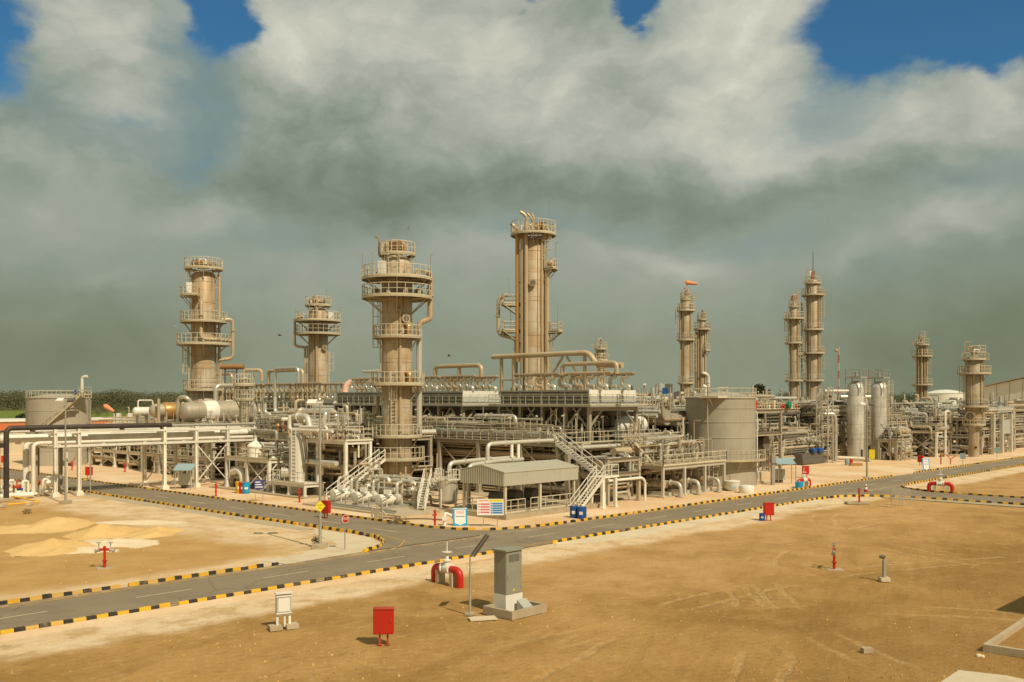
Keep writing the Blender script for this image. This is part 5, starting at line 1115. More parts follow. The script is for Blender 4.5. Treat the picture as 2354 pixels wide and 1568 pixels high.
t = thing('pipe_stand', 'pair of white posts holding the pipe above the shelter roof', 'pipe stand', (65, 61.5, .4))
for x in (64.6, 65.5): mb = MB(); mb.cyl((x, 61.6, .4), (x, 61.6, 5.85), .16, 10); part('post', mb, 'white_paint', t)

# ------------------------------------------------------------------ white modules left of the front column
t = module('vessel_platform', 'white steel frame carrying a white domed tank left of the round white tower', 'steel frame', 56.3, 59.6, 89.9, 98.7, (3.6,), 1, 2, .34, 'white_paint', True, True, 'platform_paint')
for y in (91, 94.2, 97.4): mb = MB(); mb.tube([(58.2, y, .2), (58.2, y, 3.3)], .2, 10, flange=True); part('pipe', mb, 'white_paint', t)
mb = MB(); mb.tube([(56.6, 98.0, 1.8), (56.6, 96.6, 2.2), (56.6, 95.7, 1.6), (56.6, 95.6, .0)], .42, 14, .9, 6); part('duct', mb, 'white_paint', t)
mb = MB(); mb.spin((57.2, 91.0, 1.5), (1, -1, 0), [(.2, -.2), (.65, 0), (.65, 2.4)], 16); part('tank_body', mb, 'white_clad', t)
pipes(t, q, (56.5, 61.5, 89, 99.5, .5, 5.4), 30, (.06, .2), ('white_clad', 'silver_clad', 'clad_tan', 'white_paint')); valves(t, q, (56.6, 59.5, 90, 98, 3.7, 4.6), 10, ('white_paint', 'clad_grey'))
p = V((57.7, 94.9, 3.6)); tt = thing('domed_tank', 'small white domed tank on the white steel frame', 'tank', p); mb = MB(); mb.spin(p, (0, 0, 1), [(.92, 0), (.92, 1.15), (.97, 1.16), (.97, 1.24), (.86, 1.4), (.6, 1.62), (.25, 1.78), (.2, 1.8), (.2, 2.3), (.3, 2.31), (.3, 2.4)], 24); part('tank_body', mb, 'white_paint', tt)
mb = MB(); mb.tube([p + V((0, 0, 2.35)), p + V((0, 0, 3.0)), p + V((.1, -4.1, 3.0)), p + V((.1, -4.1, .2))], .16, 10, .4, 5, True); part('outlet_pipe', mb, 'steel_grey', tt)
p = V((57.4, 86.0, 0)); tw = thing('upright_vessel', 'round upright white vessel with a railed top deck left of the front stair', 'vessel', p); mb = MB(); mb.spin(p, (0, 0, 1), [(1.08, 0), (1.08, 1.2), (.98, 1.5), (.98, 5.7), (.8, 6.2), (.3, 6.45)], 28); part('vessel_shell', mb, 'white_clad', tw)
mb = MB(); mb.spin(p + V((-.6, .6, 2.35)), (-.75, .65, 0), [(.46, 0), (.46, .75), (.56, .76), (.56, .9)], 18); part('manhole', mb, 'white_clad', tw); mb = MB(); mb.ladder(pol(p, -28, 1.05, 1.3), pol(p, -28, 1, 0) - p, 6.9, .5, False); part('ladder', mb, 'white_paint', tw)
mb = MB(); mb.tube([(58.0, 87.0, 3.3), (57.0, 88.2, 3.2), (56.8, 88.4, 2.9)], .06, 6); part('pipe', mb, 'white_paint', tw)
t = module('white_deck', 'white railed deck around the top of the round upright vessel', 'platform', 58.3, 61.4, 78.9, 88.6, (5.9,), 1, 2, .3, 'white_paint', False, True, 'white_paint', sides='WSN')
poles(t, q, (58.4, 61, 79, 88.5, 5.9), 14); pipes(t, q, (56.8, 61.5, 79, 89, 6.2, 8.0), 20, (.06, .22), ('white_clad', 'white_paint', 'silver_clad')); valves(t, q, (57, 60, 79.5, 88, 6.1, 7.2), 12, ('white_paint', 'clad_grey', 'red_faded', 'copper'))
mb = MB(); mb.tube([(57.6, 87.8, 6.0), (57.6, 87.8, 8.2), (57.6, 84.6, 8.3), (57.6, 84.2, 7.2)], .34, 12, .7, 5, True); part('pipe', mb, 'white_clad', t)
mb = MB(); mb.tube([(57.2, 85.4, 7.2), (57.2, 80.6, 7.3), (57.2, 80.6, 5.9)], .13, 8); part('pipe', mb, 'white_paint', t)
pipes(t, q, (58.5, 61.5, 79, 88, .6, 5.4), 26, (.06, .2), ('white_clad', 'clad_tan', 'clad_grey')); mb = MB(); mb.tube([(57.9, 85.2, 3.55), (57.6, 84.6, 3.55), (57.4, 79.2, 3.6)], .26, 12, .3); mb.m = 1; mb.spin((57.6, 84.3, 3.55), (0, -1, 0), [(.3, 0), (.32, .02), (.32, .32), (.3, .34)], 14); part('pipe', mb, ['white_clad', 'copper'], t)
t = module('low_deck', 'low white railed deck at the foot of the round upright vessel', 'platform', 55.9, 58.0, 82.6, 88.3, (1.45,), 1, 2, .24, 'white_paint', False, True, 'white_paint', sides='WN')
mb = MB(); mb.stair(V((56.3, 91.0, .1)), V((56.3, 88.5, 1.45)), .8, (1, 0, 0)); part('stair', mb, 'white_paint', t)
# mid module with shiny loops between the white modules and the front column
t = module('pipe_module', 'crowded pipe frame with big shiny loops between the white deck and the stout column', 'pipe frame', 62.0, 71.2, 80.6, 104.5, (2.6, 5.95), 2, 4, .36, 'clad_grey', True, True, 'grating', sides='WS')
for (a, b, z, y0, r, m) in ((62.8, 62.8, 8.7, 96.2, .33, 'silver_clad'), (63.6, 63.6, 8.2, 94.9, .27, 'silver_clad')):
    mb = MB(); mb.tube([(a, y0, 6.0), (a, y0, z), (a, y0 - 9.5, z), (a, y0 - 9.5, 6.5)], r, 12, .9, 6, True); mb.m = 1; mb.spin((a, y0 - 2, z), (0, -1, 0), [(r, 0), (r + .02, .01), (r + .02, .3), (r, .31)], 12); part('pipe', mb, [m, 'copper'], t)
for y, z in ((101.6, 8.5), (100.2, 8.4), (103.2, 8.0)): mb = MB(); mb.tube([(62.6, y + .6, 9.6), (62.6, y + .6, z), (62.6, y - .5, z), (62.6, y - .5, 6.0)], .2, 10, .45, 5, True); part('pipe', mb, 'silver_clad', t)
mb = MB(); mb.tube([(61.9, 88.5, 6.1), (61.9, 88.5, 7.1), (61.9, 84, 7.1), (61.9, 83.4, 4.5), (61.9, 83.4, .2)], .32, 12, .7, 5, True); part('pipe', mb, 'white_clad', t)
mb = MB(); mb.spin((61.4, 87.4, 4.6), (-.7, -.7, 0), [(.05, -.3), (.5, -.2), (.55, 0), (.55, 2.0)], 18); part('drum', mb, 'white_clad', t)
poles(t, q, (61.9, 66, 81, 104, 5.95), 34); pipes(t, q, (61.6, 66, 81, 104, 6, 8.2), 60, (.025, .07), ('clad_tan', 'clad_grey', 'white_clad'))
pipes(t, q, (61.8, 66, 81, 104, 6.1, 8.6), 30, (.06, .2), ('silver_clad', 'white_clad', 'clad_tan', 'clad_grey', 'white_paint')); pipes(t, q, (61.8, 64, 81, 104, .4, 5.4), 44, (.06, .26), ('silver_clad', 'clad_grey', 'clad_tan', 'brown_pipe')); valves(t, q, (61.9, 64, 81.5, 103, 6.2, 7.4), 30, ('white_paint', 'clad_grey', 'red_faded', 'copper', 'steel_grey'))
for y, c in ((86.2, 'red_faded'), (96.8, 'copper')): mb = MB(); mb.ball((61.8, y, 7.0), .3, 10); mb.cyl((61.8, y, 6), (61.8, y, 7), .12, 8); part('actuator', mb, c, t)
# ------------------------------------------------------------------ pipe rack crossing the side road
q = random.Random(23)
PR = thing('pipe_rack', 'long white pipe rack on white posts crossing the side road at the left', 'pipe rack', (52, 104, 0))
for x in (38.5, 40.9, 50.3, 54.1, 58.1, 62.2, 66.2):
    for y in (101.7, 106.6):
        mb = MB(); mm = 'white_paint' if y < 103 or x > 45 else 'steel_grey'
        mb.box((x - .17, y - .03, 0), (x + .17, y + .03, 7.0)); mb.box((x - .17, y - .19, 0), (x - .11, y + .19, 7.0)); mb.box((x + .11, y - .19, 0), (x + .17, y + .19, 7.0)); mb.box((x - .38, y - .38, 0), (x + .38, y + .38, .32)); mb.box((x - .3, y - .3, .321), (x + .3, y + .3, .5)); part('post', mb, mm, PR)
    mb = MB()
    for z in (5.2, 6.55): mb.box((x - .1, 101.75, z - .26), (x + .1, 106.55, z))
    part('cross_beam', mb, 'white_paint', PR)
for y in (101.62, 106.7):
    for z, h in ((5.35, .24), (6.75, .2)): mb = MB(); mb.box((38.3, y - .07, z - h), (66.4, y + .07, z)); part('beam', mb, 'white_paint', PR)
mb = MB()
for a, b in ((54.1, 58.1), (50.3, 54.1)): mb.beam((a, 106.6, .5), (b, 106.6, 5), .12); mb.beam((b, 106.6, .5), (a, 106.6, 5), .12)
mb.beam((58.1, 101.7, .5), (54.1, 101.7, 5), .1); mb.beam((54.1, 101.7, .5), (58.1, 101.7, 5), .1); part('brace', mb, 'white_paint', PR)
def rackpipe(y, z, r, m, x0, x1, down=None, name='pipe', extra=None):
    mb = MB(); P = [(x0, y, z), (x1, y, z)]
    if down is not None: P = [(x0, y, down), (x0, y, z), (x1, y, z)]
    if extra: P = extra + P
    mb.tube(P, r, 12, max(.6, r * 2.4), 6)
    x = x0 + 2.5
    while x < x1: mb.box((x - .2, y - r * .7, z - r - .16), (x + .2, y + r * .7, z - r * .8)); x += 4.6
    part(name, mb, m, PR)
rackpipe(102.0, 7.2, .26, 'black_pipe', 33.9, 51.2, .0); rackpipe(102.0, 7.15, .15, 'steel_grey', 51.3, 70)
rackpipe(103.7, 6.08, .42, 'white_paint', 28.5, 70); rackpipe(102.4, 5.58, .2, 'white_paint', 36.6, 68, .4)
rackpipe(104.6, 5.66, .25, 'brown_pipe', 37.6, 70, .4); rackpipe(105.6, 5.6, .3, 'white_paint', 37.0, 70, .4); rackpipe(104.5, 6.75, .14, 'white_clad', 33, 70); rackpipe(105.4, 6.9, .16, 'black_pipe', 38.0, 44, .3); rackpipe(102.0, 5.05, .07, 'steel_grey', 42.2, 66, 0.4)
mb = MB(); mb.tube([(34, 101.9, 6.9), (33.2, 101.9, 6.9), (33.2, 101.9, .2)], .1, 8); part('pipe', mb, 'black_pipe', PR)
mb = MB(); mb.tube([(40.2, 103.2, 4.9), (40.2, 103.2, 2.0), (40.2, 103.2, .3)], .14, 8); part('pipe', mb, 'white_paint', PR)
for k, (x, y) in enumerate(((35.9, 103.4), (38.2, 104.2), (35.2, 105.2))):
    mb = MB(); mb.tube([(x, y, .35), (x, y, 1.7), (x + .55, y, 1.7), (x + .55, y, .35), (x + 1.4, y, .35)], .15, 8, .35, 5, True); part('pipe', mb, 'white_paint', PR)
mb = MB(); mb.tube([(36.6, 102.4, .4), (33.5, 102.4, .4), (26, 102.4, .4)], .26, 10); mb.tube([(37, 105.6, .4), (26, 105.6, .4)], .24, 10); part('pipe', mb, 'white_paint', PR)
valves(PR, q, (33, 38.5, 102, 105.5, .5, 1.5), 7, ('blue_paint', 'white_paint', 'red_faded'))
for k in range(22):     # small lines lying in the rack
    a = q.uniform(40, 52); b = a + q.uniform(8, 18); y = q.uniform(102.3, 106.2); mb = MB(); z = q.choice((5.32, 6.66)); mb.tube([(a, y, z), (min(b, 70), y, z)], q.uniform(.05, .11), 6); part('pipe', mb, q.choice(('white_clad', 'steel_grey', 'white_paint', 'silver_clad')), PR)
p0, p1, p2 = (at(u, v, d) for u, v, d in ((28, 1141, 94.5), (91, 1153.4, 91.5), (-20, 1163, 89)))
t = thing('guard_rail', 'low yellow pipe guard rail on white blocks before the black pipe bend', 'guard rail', (p1.x, p1.y, 0)); mb = MB(); mb.tube([p0, p1, p2], .075, 8, .25); part('rail_pipe', mb, 'yellow_paint', t)
for w in (at(70, 1160, 90.5), at(8, 1165, 89.2)): mb = MB(); mb.obox((w.x, w.y, 0), .9, .35, .3, .8); part('block', mb, 'concrete_pale', t)
p = at(10, 1150, 95); mb = MB(); mb.obox((p.x, p.y, 0), 5, 1.2, .25, .75); solo('concrete_plinth', 'pale concrete plinth under the black pipe bend at the left edge', 'plinth', mb, 'concrete_pale')

# ------------------------------------------------------------------ left train: frames and lying vessels
t = module('vessel_platform', 'wide steel frame with railed deck under the big silver lying vessel', 'steel frame', 60.5, 74.5, 109.5, 128.5, (2.7, 6.0), 3, 4, .4, 'white_clad', True, True, 'grating')
pipes(t, q, (60.5, 66, 109.5, 128, .4, 5.6), 52, (.06, .25), ('white_clad', 'silver_clad', 'clad_grey', 'clad_tan', 'brown_pipe')); poles(t, q, (60.6, 66, 109.6, 128, 6.0), 26); pipes(t, q, (60.5, 66, 109.5, 128, 6.1, 7.2), 40, (.025, .06), ('white_clad', 'clad_grey')); pipes(t, q, (60.5, 72, 109.5, 128, 6.2, 7.4), 34, (.06, .2), ('white_clad', 'silver_clad', 'clad_tan')); valves(t, q, (60.6, 64, 110, 128, 6.1, 7), 22, ('white_paint', 'clad_grey', 'copper'))
for x, y in ((61.2, 112), (61.2, 117), (61.2, 122), (62.4, 126)): mb = MB(); mb.tube([(x, y, .2), (x, y, 5), (x, y + 1.6, 5)], .3, 10, .7, 5, True); part('pipe', mb, 'white_paint', t)
for y in (113.5, 119, 124.5): mb = MB(); mb.spin((61.2, y, 0), (0, 0, 1), [(.8, 0), (.8, 3.2), (.5, 3.7), (.1, 3.9)], 20); part('vessel', mb, 'clad_grey', t)
v = vessel('lying_vessel', 'big silver lying vessel with a white cone ring, left of the tall left column', (61.2, 117.6, 8.45), (70.6, 117.6, 8.45), 1.28, 'clad_grey', 'vessel', .9, True, 6.0, 4)
mb = MB(); mb.spin((64.2, 117.6, 8.45), (1, 0, 0), [(1.29, 0), (1.31, .01), (1.5, 1.5), (1.5, 6.6), (1.29, 6.65)], 24); part('jacket', mb, 'clad_grey', v); mb = MB(); mb.spin((63.2, 117.6, 8.45), (1, 0, 0), [(1.1, 0), (1.2, .01), (1.52, 1.0), (1.53, 2.0), (1.3, 2.01)], 24); part('cone_ring', mb, 'panel_white', v)
mb = MB(); mb.tube([(65.4, 117.6, 9.8), (65.4, 117.6, 12.0), (69.2, 117.6, 12.0), (69.2, 117.6, 9.8)], .3, 10, .8, 5, True); part('pipe', mb, 'silver_clad', v); mb = MB(); mb.tube([(60.9, 119.2, 6.2), (60.9, 119.2, 10.4), (61.2, 117.6, 10.4), (62.0, 117.6, 9.5)], .28, 10, .7); part('pipe', mb, 'silver_clad', v)
v = vessel('lying_vessel', 'orange lying vessel with a grey neck left of the big silver vessel', (60.3, 124.8, 8.55), (66.5, 124.8, 8.55), .95, 'clad_grey', 'vessel', .7, True, 6.0, 1); mb = MB(); mb.spin((61.3, 124.8, 8.55), (1, 0, 0), [(.96, 0), (1.18, .3), (1.2, 2.0), (.98, 3.0), (1.18, 4.0), (1.2, 5.4), (1, 5.5)], 24); part('jacket', mb, 'copper', v)
mb = MB(); mb.tube([(60.0, 123.0, 6), (60.0, 123.0, 10.2)], .2, 10); part('pipe', mb, 'clad_tan', v)
a = at(311, 946, 136); b = at(343, 946, 139); b = a + V((2.3, 0, 0)); v = vessel('white_drum', 'small white lying drum with a white hoop pipe left of the orange vessel', a, b, .62, 'panel_white', 'vessel', .35, True, 6.1, 2); mb = MB(); mb.tube([a + V((.4, 0, .6)), a + V((.4, 0, 1.6)), a + V((2.6, 0, 1.6)), a + V((2.6, 0, -.6))], .11, 8, .3); part('pipe', mb, 'white_paint', v)
t = module('vessel_platform', 'low steel frame with white railed deck beyond the rack, right of the round tank', 'steel frame', 62, 74, 132, 150, (2.5, 5.9), 2, 4, .4, 'white_paint', True, True, 'platform_paint')
pipes(t, q, (61.8, 66, 132, 150, .3, 5.6), 44, (.06, .25), ('white_clad', 'silver_clad', 'clad_grey', 'clad_tan')); pipes(t, q, (62, 72, 132, 150, 6, 7.6), 26, (.06, .16), ('white_clad', 'silver_clad', 'clad_tan')); valves(t, q, (61.8, 64, 132, 150, 2.7, 3.6), 20, ('white_paint', 'clad_grey', 'copper'))
for y in (134.5, 138, 143): mb = MB(); mb.obox((63.5, y, 0), 1.4, 1.4, 2.3); part('skirt', mb, 'clad_grey', t)
t = module('pipe_module', 'dim pipe frame under the far left cooler bank', 'pipe frame', 76, 90, 110, 146, (5.2,), 2, 6, .4, 'clad_grey', True, True, 'grating', sides='W'); pipes(t, q, (75.5, 80, 110, 144, 5.4, 8.3), 60, (.06, .2), ('white_clad', 'silver_clad', 'clad_tan', 'clad_grey')); pipes(t, q, (75.5, 78, 110, 144, .4, 5), 26, (.1, .3), ('clad_tan', 'clad_grey', 'brown_pipe'))
for y in (127, 125.4): mb = MB(); mb.tube([(74.6, y, 6), (74.6, y, 8.3), (74.6, y + .9, 8.6), (74.6, y + .9, 9.6)], .24, 10, .6, 5, True); part('pipe', mb, 'white_clad', t)
# slim ladder column with two small platforms before the far bank
c = at(561, 920, 117); c.z = 0; t = column('slim grey column with a ladder and two small square-railed platforms beside the big silver vessel', c, [(0, .58), (12.6, .58), (12.9, .3)], (4, 8), 'clad_grey', 20); platform(t, c, 11.9, .55, 1.3, 0, 360, True, 1.25, seg=30); platform(t, c, 10.1, .55, 1.25, 0, 360, True, 1.1, seg=30); cladder(t, c, 0, .6, 6.2, 10.1); mb = MB(); mb.tube([pol(c, -10, .2, 12.7), pol(c, -10, .2, 13.7), pol(c, 60, 2.4, 13.7), pol(c, 60, 2.4, 12.4)], .2, 10, .5); part('pipe', mb, 'clad_tan', t)
mb = MB(); p = at(521, 843, 131); mb.spin(p - RT * .9, RT, [(.1, 0), (.36, .05), (.36, 3.2), (.2, 3.3)], 12); t = thing('rusty_pipe', 'rusty capped horizontal pipe on a frame right of the tall left column', 'pipe', (p.x, p.y, 6)); part('pipe_run', mb, 'rusty', t); mb = MB(); a = p - RT * .2; b = p + RT * 1.4
for w in (a, b): mb.beam(w - V((0, 0, .3)), V((w.x, w.y, 6.0)), .16)
mb.beam(a - V((0, 0, .7)), b - V((0, 0, .7)), .14); part('stand', mb, 'steel_dark', t)
# windsocks
p = at(793, 896, 128); mb = MB(); mb.tube([p - V((0, 0, .4)), p + V((0, 0, .6)) + RT * .15, p + V((0, 0, 1.1)) + RT * .9], .42, 12, .7, 6); mb.cyl(V((p.x, p.y, 9.3)), p, .08, 6); solo('windsock', 'pink bent windsock over the middle cooler bank beside the far stout column', 'windsock', mb, 'pink_cloth')
p = at(262, 946, 150); t = thing('windsock', 'orange windsock on a white post beyond the pipe rack', 'windsock', (p.x, p.y, 0)); mb = MB(); mb.beam(p - V((0, 0, .3)), V((p.x, p.y, 0)), .12); part('post', mb, 'white_paint', t); mb = MB(); e = p - RT * .9 + V((0, 0, .55)); mb.spin(p, e - p, [(.12, 0), (.3, .5), (.42, 1.6), (.2, 1.9)], 10); part('sock', mb, 'orange_cloth', t)
for u, l in ((273, 'left white box on a post beyond the pipe rack'), (300, 'middle white box on a post beyond the pipe rack'), (321, 'right white box on a post beyond the pipe rack')):
    p = at(u, 957, 150); t = thing('instrument_box', l, 'box', (p.x, p.y, 0), 'white boxes beyond the pipe rack'); mb = MB(); mb.obox((p.x, p.y, p.z - .5), .75, .5, 1.0, .8); part('box_body', mb, 'panel_white', t); mb = MB(); mb.beam((p.x, p.y, 0), (p.x, p.y, p.z - .5), .12); part('post', mb, 'white_paint', t)

# ------------------------------------------------------------------ right-hand plant
MX = ('silver_clad', 'white_clad', 'clad_grey', 'steel_grey', 'silver_clad', 'clad_tan', 'steel_dark', 'panel_grey')
def rig(label, X0, X1, Y0, Y1, levels, nx, ny, n, m='clad_grey', vs=10, ext=1.5, sides='WS'):
    t = module('pipe_module', label, 'pipe frame', X0, X1, Y0, Y1, levels, nx, ny, .3, m, True, True, 'grating', sides=sides)
    zs = [0] + list(levels)
    for a, b in zip(zs, zs[1:] + [levels[-1] + ext + 1]): pipes(t, q, (X0, X1, Y0 - .4, Y0 + (Y1 - Y0) * .4, a + .4, b - .4), n // len(zs), (.08, .3), MX); pipes(t, q, (X0 - .4, X0 + 3, Y0, Y1, a + .4, b - .4), n // len(zs) // 2, (.08, .28), MX)
    pipes(t, q, (X0, X1, Y0 - .4, Y0 + 2, .3, levels[-1] + 1), 40, (.03, .08), ('rail_paint', 'clad_grey', 'white_clad')); poles(t, q, (X0, X1, Y0 - .1, Y0 + 1.5, levels[-1]), 16)
    valves(t, q, (X0, X1, Y0 - .3, Y0 + 1.5, .6, 2.5), vs, ('clad_grey', 'white_paint', 'steel_grey')); return t
t = rig('tall pipe frame right of the big storage tank with green and red fittings on top', 124, 146, 74, 92, (5.2, 8.6), 4, 3, 96)
for k in range(26): mb = MB(); x = 124.5 + k * .82; h = q.uniform(.5, 1.3); mb.cyl((x, 73.8, 8.6), (x, 73.8, 8.6 + h), q.uniform(.08, .16), 8); mb.ball((x, 73.8, 8.6 + h), .17, 8); part('valve_post', mb, q.choice(('white_paint', 'white_clad', 'red_faded', 'clad_tan', 'copper')), t)
for x in (124.2, 141.5): mb = MB(); mb.spin((x, 73.6, 9.2), (0, -1, 0), [(.2, 0), (.55, .02), (.55, .5), (.2, .6)], 12); part('actuator', mb, 'green_paint', t)
rig('lower pipe frame with a railed walkway left of the lattice mast', 128, 145, 70.5, 74, (3.6,), 4, 1, 60, vs=16)
t = thing('blue_motor_skid', 'dark skid with two blue motors beside the lattice mast', 'skid', (141, 69, 0)); mb = MB(); mb.box((136.5, 68.4, .1), (144.5, 70.4, .9)); mb.box((136.7, 68.6, .9), (144, 70.2, 1.7)); part('base_frame', mb, 'steel_dark', t)
for x in (139.4, 141.6): mb = MB(); mb.spin((x, 68.5, 2.1), (1, 0, 0), [(.3, 0), (.42, .05), (.42, 1.3), (.3, 1.4)], 14); part('motor', mb, 'blue_paint', t)
rig('pipe frame behind the twin silver columns', 147, 166, 71, 86, (4.4, 7.8), 4, 3, 90, vs=16)
rig('pipe frame with pale railings right of the twin silver columns', 163, 177, 66, 80, (4.2, 6.2), 3, 2, 84, 'white_clad', vs=20)
t = rig('white two level frame with a white hoop pipe left of the thick right-hand column', 171.5, 178.5, 61.0, 66, (4.6, 5.9), 2, 1, 40, 'white_paint', vs=12)
mb = MB(); mb.tube([(174.6, 60.6, .2), (174.6, 60.6, 8.0), (177.0, 60.6, 8.0), (177.0, 60.6, 5.9)], .22, 10, .6); part('pipe', mb, 'white_paint', t); mb = MB(); mb.spin((174.4, 62.5, 0), (0, 0, 1), [(.9, 0), (.9, 2.4), (.5, 3.0), (.1, 3.1)], 18); part('vessel', mb, 'silver_clad', t)
t = rig('grey pipe frame with tall pale posts at the far right', 184, 203, 57.5, 66, (3.6, 6.6), 4, 2, 80, 'white_clad', vs=16)
rig('far grey pipe frame in front of the pale warehouse', 206, 232, 60, 70, (4.5, 8.0), 4, 2, 70, 'clad_grey', vs=8)
for x in (188.5, 193.5, 199): mb = MB(); mb.box((x - .45, 56.6, 0), (x + .45, 57.2, 7.4)); part('post', mb, 'white_clad', t)
mb = MB(); mb.box((194.5, 56.9, 3.6), (199.8, 57.1, 6.3)); part('panel', mb, 'panel_grey', t)
rig('low grey pipe frame under the far white tank', 176, 200, 67, 84, (5.0, 7.4), 4, 2, 84, vs=8)
mb = MB(); mb.tube([at(2015, 964, 196), at(2270, 964, 214)], .38, 12); mb.m = 0; solo('pipe', 'long blue grey pipe crossing in front of the far white tank', 'pipe', mb, 'steel_grey')
p = at(2143, 947, 205); vessel('lying_vessel', 'silver lying drum with pale ends below the far white tank', p - RT * 3.4, p + RT * 3.6, .95, 'silver_clad', 'vessel', .5, True)
# pipework in front of silver columns
t = rig('small pale pipe stand at the foot of the twin silver columns', 158, 164, 62.6, 65.5, (3.4,), 2, 1, 34, 'white_clad', vs=10)
mb = MB(); mb.tube([at(1915, 1052, 154), at(1990, 1055, 155), at(2012, 1068, 155)], .34, 12, 1.0); part('pipe', mb, 'clad_grey', t)
prun('silver pipe standing beside the lattice mast and bending at its top', [at(1895, 952, 152), at(1918, 952, 152), at(1921, 965, 152), at(1921, 1060, 152)], .3, 'silver_clad')
prun('silver pipe joining the lattice mast to the twin silver columns', [at(1895, 899, 158), at(1990, 899, 160)], .28, 'silver_clad')
# lattice mast
def lattice(label, u, d, w, h, n, m):
    c = at(u, 920, d); t = thing('lattice_mast', label, 'mast', (c.x, c.y, 0)); K = [(-1, -1), (1, -1), (1, 1), (-1, 1)]
    for i, j in K: mb = MB(); mb.beam((c.x + i * w / 2, c.y + j * w / 2, 0), (c.x + i * w / 2, c.y + j * w / 2, h), .16); part('post', mb, m, t)
    mb = MB()
    for k in range(n):
        a, b = h * k / n, h * (k + 1) / n
        for s in range(4):
            p, r_ = K[s], K[(s + 1) % 4]; f = lambda e, z: V((c.x + e[0] * w / 2, c.y + e[1] * w / 2, z)); mb.beam(f(p, b), f(r_, b), .1); mb.beam(f(p, a), f(r_, b), .09) if k % 2 else mb.beam(f(r_, a), f(p, b), .09)
    part('lattice', mb, m, t); return t
lattice('square white lattice mast standing left of the twin silver columns', 1896, 153, 1.9, 12, 7, 'white_clad'); lattice('small lattice stand right of the big storage tank', 1765, 135, 1.0, 6.0, 5, 'clad_grey'); lattice('low lattice stand right of the twin silver columns', 2064, 158, 1.8, 3.6, 2, 'clad_grey')
mat('mast_red', (.38, .13, .08), .7, 0, None, .3); mat('mast_pale', (.50, .38, .30), .7, 0, None, .3)
p = at(1928, 932, 178); mb = MB()
for k in range(8): mb.m = k % 2; z0 = 8 + 1.5 * k; mb.cyl((p.x, p.y, z0), (p.x, p.y, z0 + 1.5), .14, 8)
mb.m = 1; mb.cyl((p.x, p.y, 0), (p.x, p.y, 8), .24, 8); mb.ball((p.x - .3, p.y + .3, 19.3), .3, 8); solo('banded_mast', 'thin red and white banded mast behind the pipework right of the antenna column', 'mast', mb, ['mast_red', 'mast_pale'])
# skyline bits between the coolers and the big tank
t = rig('distant dark machinery on the skyline behind the right cooler bank', 150, 160, 112, 120, (5, 9.2), 2, 2, 30); mb = MB(); p = at(1526, 893, 190); mb.obox(p - V((0, 0, 1)), 4.5, 3, 1.9, .7); part('hood', mb, 'panel_grey', t); mb = MB(); mb.spin(at(1528, 899, 187), -FW, [(.7, 0), (.7, .2)], 14); part('disc_sign', mb, 'blue_paint', t)
rig('distant pipe frame behind the tall central column', 108, 122, 84, 108, (5.5, 9.0), 3, 3, 70); rig('distant pipe frame seen between the big tank and the slim columns', 112, 123, 76, 82, (4, 8.2), 2, 1, 50)

# ------------------------------------------------------------------ street furniture
def cabinet(p, rz=None):
    t = thing('fire_cabinet', '', 'cabinet', p, 'red fire hose cabinets'); mb = MB(); w, dp, z0, h = .82, .36, .46, 1.02
    B = lambda mb, a, b: mb.box((p.x + a[0], p.y + a[1], a[2]), (p.x + b[0], p.y + b[1], b[2]))
    B(mb, (-w / 2, -dp / 2, z0), (w / 2, dp / 2, z0 + h)); part('cabinet_body', mb, 'red_paint', t); mb = MB(); B(mb, (-w / 2 + .03, -dp / 2 - .022, z0 + .03), (w / 2 - .03, -dp / 2 - .002, z0 + h - .03)); dr = part('door', mb, 'red_paint', t)
    mb = MB(); B(mb, (w / 2 - .12, -dp / 2 - .05, z0 + .5), (w / 2 - .08, -dp / 2 - .022, z0 + .64)); part('handle', mb, 'red_faded', dr); mb = MB(); B(mb, (-w / 2 - .02, -dp / 2 - .04, z0 + h + .002), (w / 2 + .02, dp / 2 + .02, z0 + h + .035)); part('lid', mb, 'red_faded', t)
    for s in (-1, 1): mb = MB(); B(mb, (s * .16 - .035, -.035, 0), (s * .16 + .035, .035, z0)); B(mb, (s * .16 - .09, -.09, 0), (s * .16 + .09, .09, .02)); part('leg', mb, 'red_faded', t)
    return t
CB = [((882, 1482), 'biggest red fire cabinet on two legs in the brown sand at the front', -.10), ((1767, 1197), 'red fire cabinet beside the main road with a small blue can at its foot', .35), ((749, 1192), 'red fire cabinet right behind the yellow diamond sign', -.75), (c1(788, 1003), 'red fire cabinet on the sand beyond the pipe rack', -.4), (c4(1397, 1132), 'red fire cabinet beside the light blue canopy right of the big tank', .2), (c4(1722, 1215), 'red fire cabinet right behind the kerbside red pipe arch', .5), (c5(1300, 1035), 'small far red fire cabinet before the dark frame right of the twin silver columns', .3), (c5(1424, 1110), 'red fire cabinet behind the far striped notice board', -.5), (c1(36, 885), 'red fire cabinet far behind the black pipe at the left edge', 0)]
base = None
for (uv, l, a) in CB:
    p = ground(*uv)
    if base is None: base = cabinet(p); base['label'] = l; base.rotation_euler = (0, 0, facing(p) + a)
    else: dup(base, p, l, facing(p) + a)
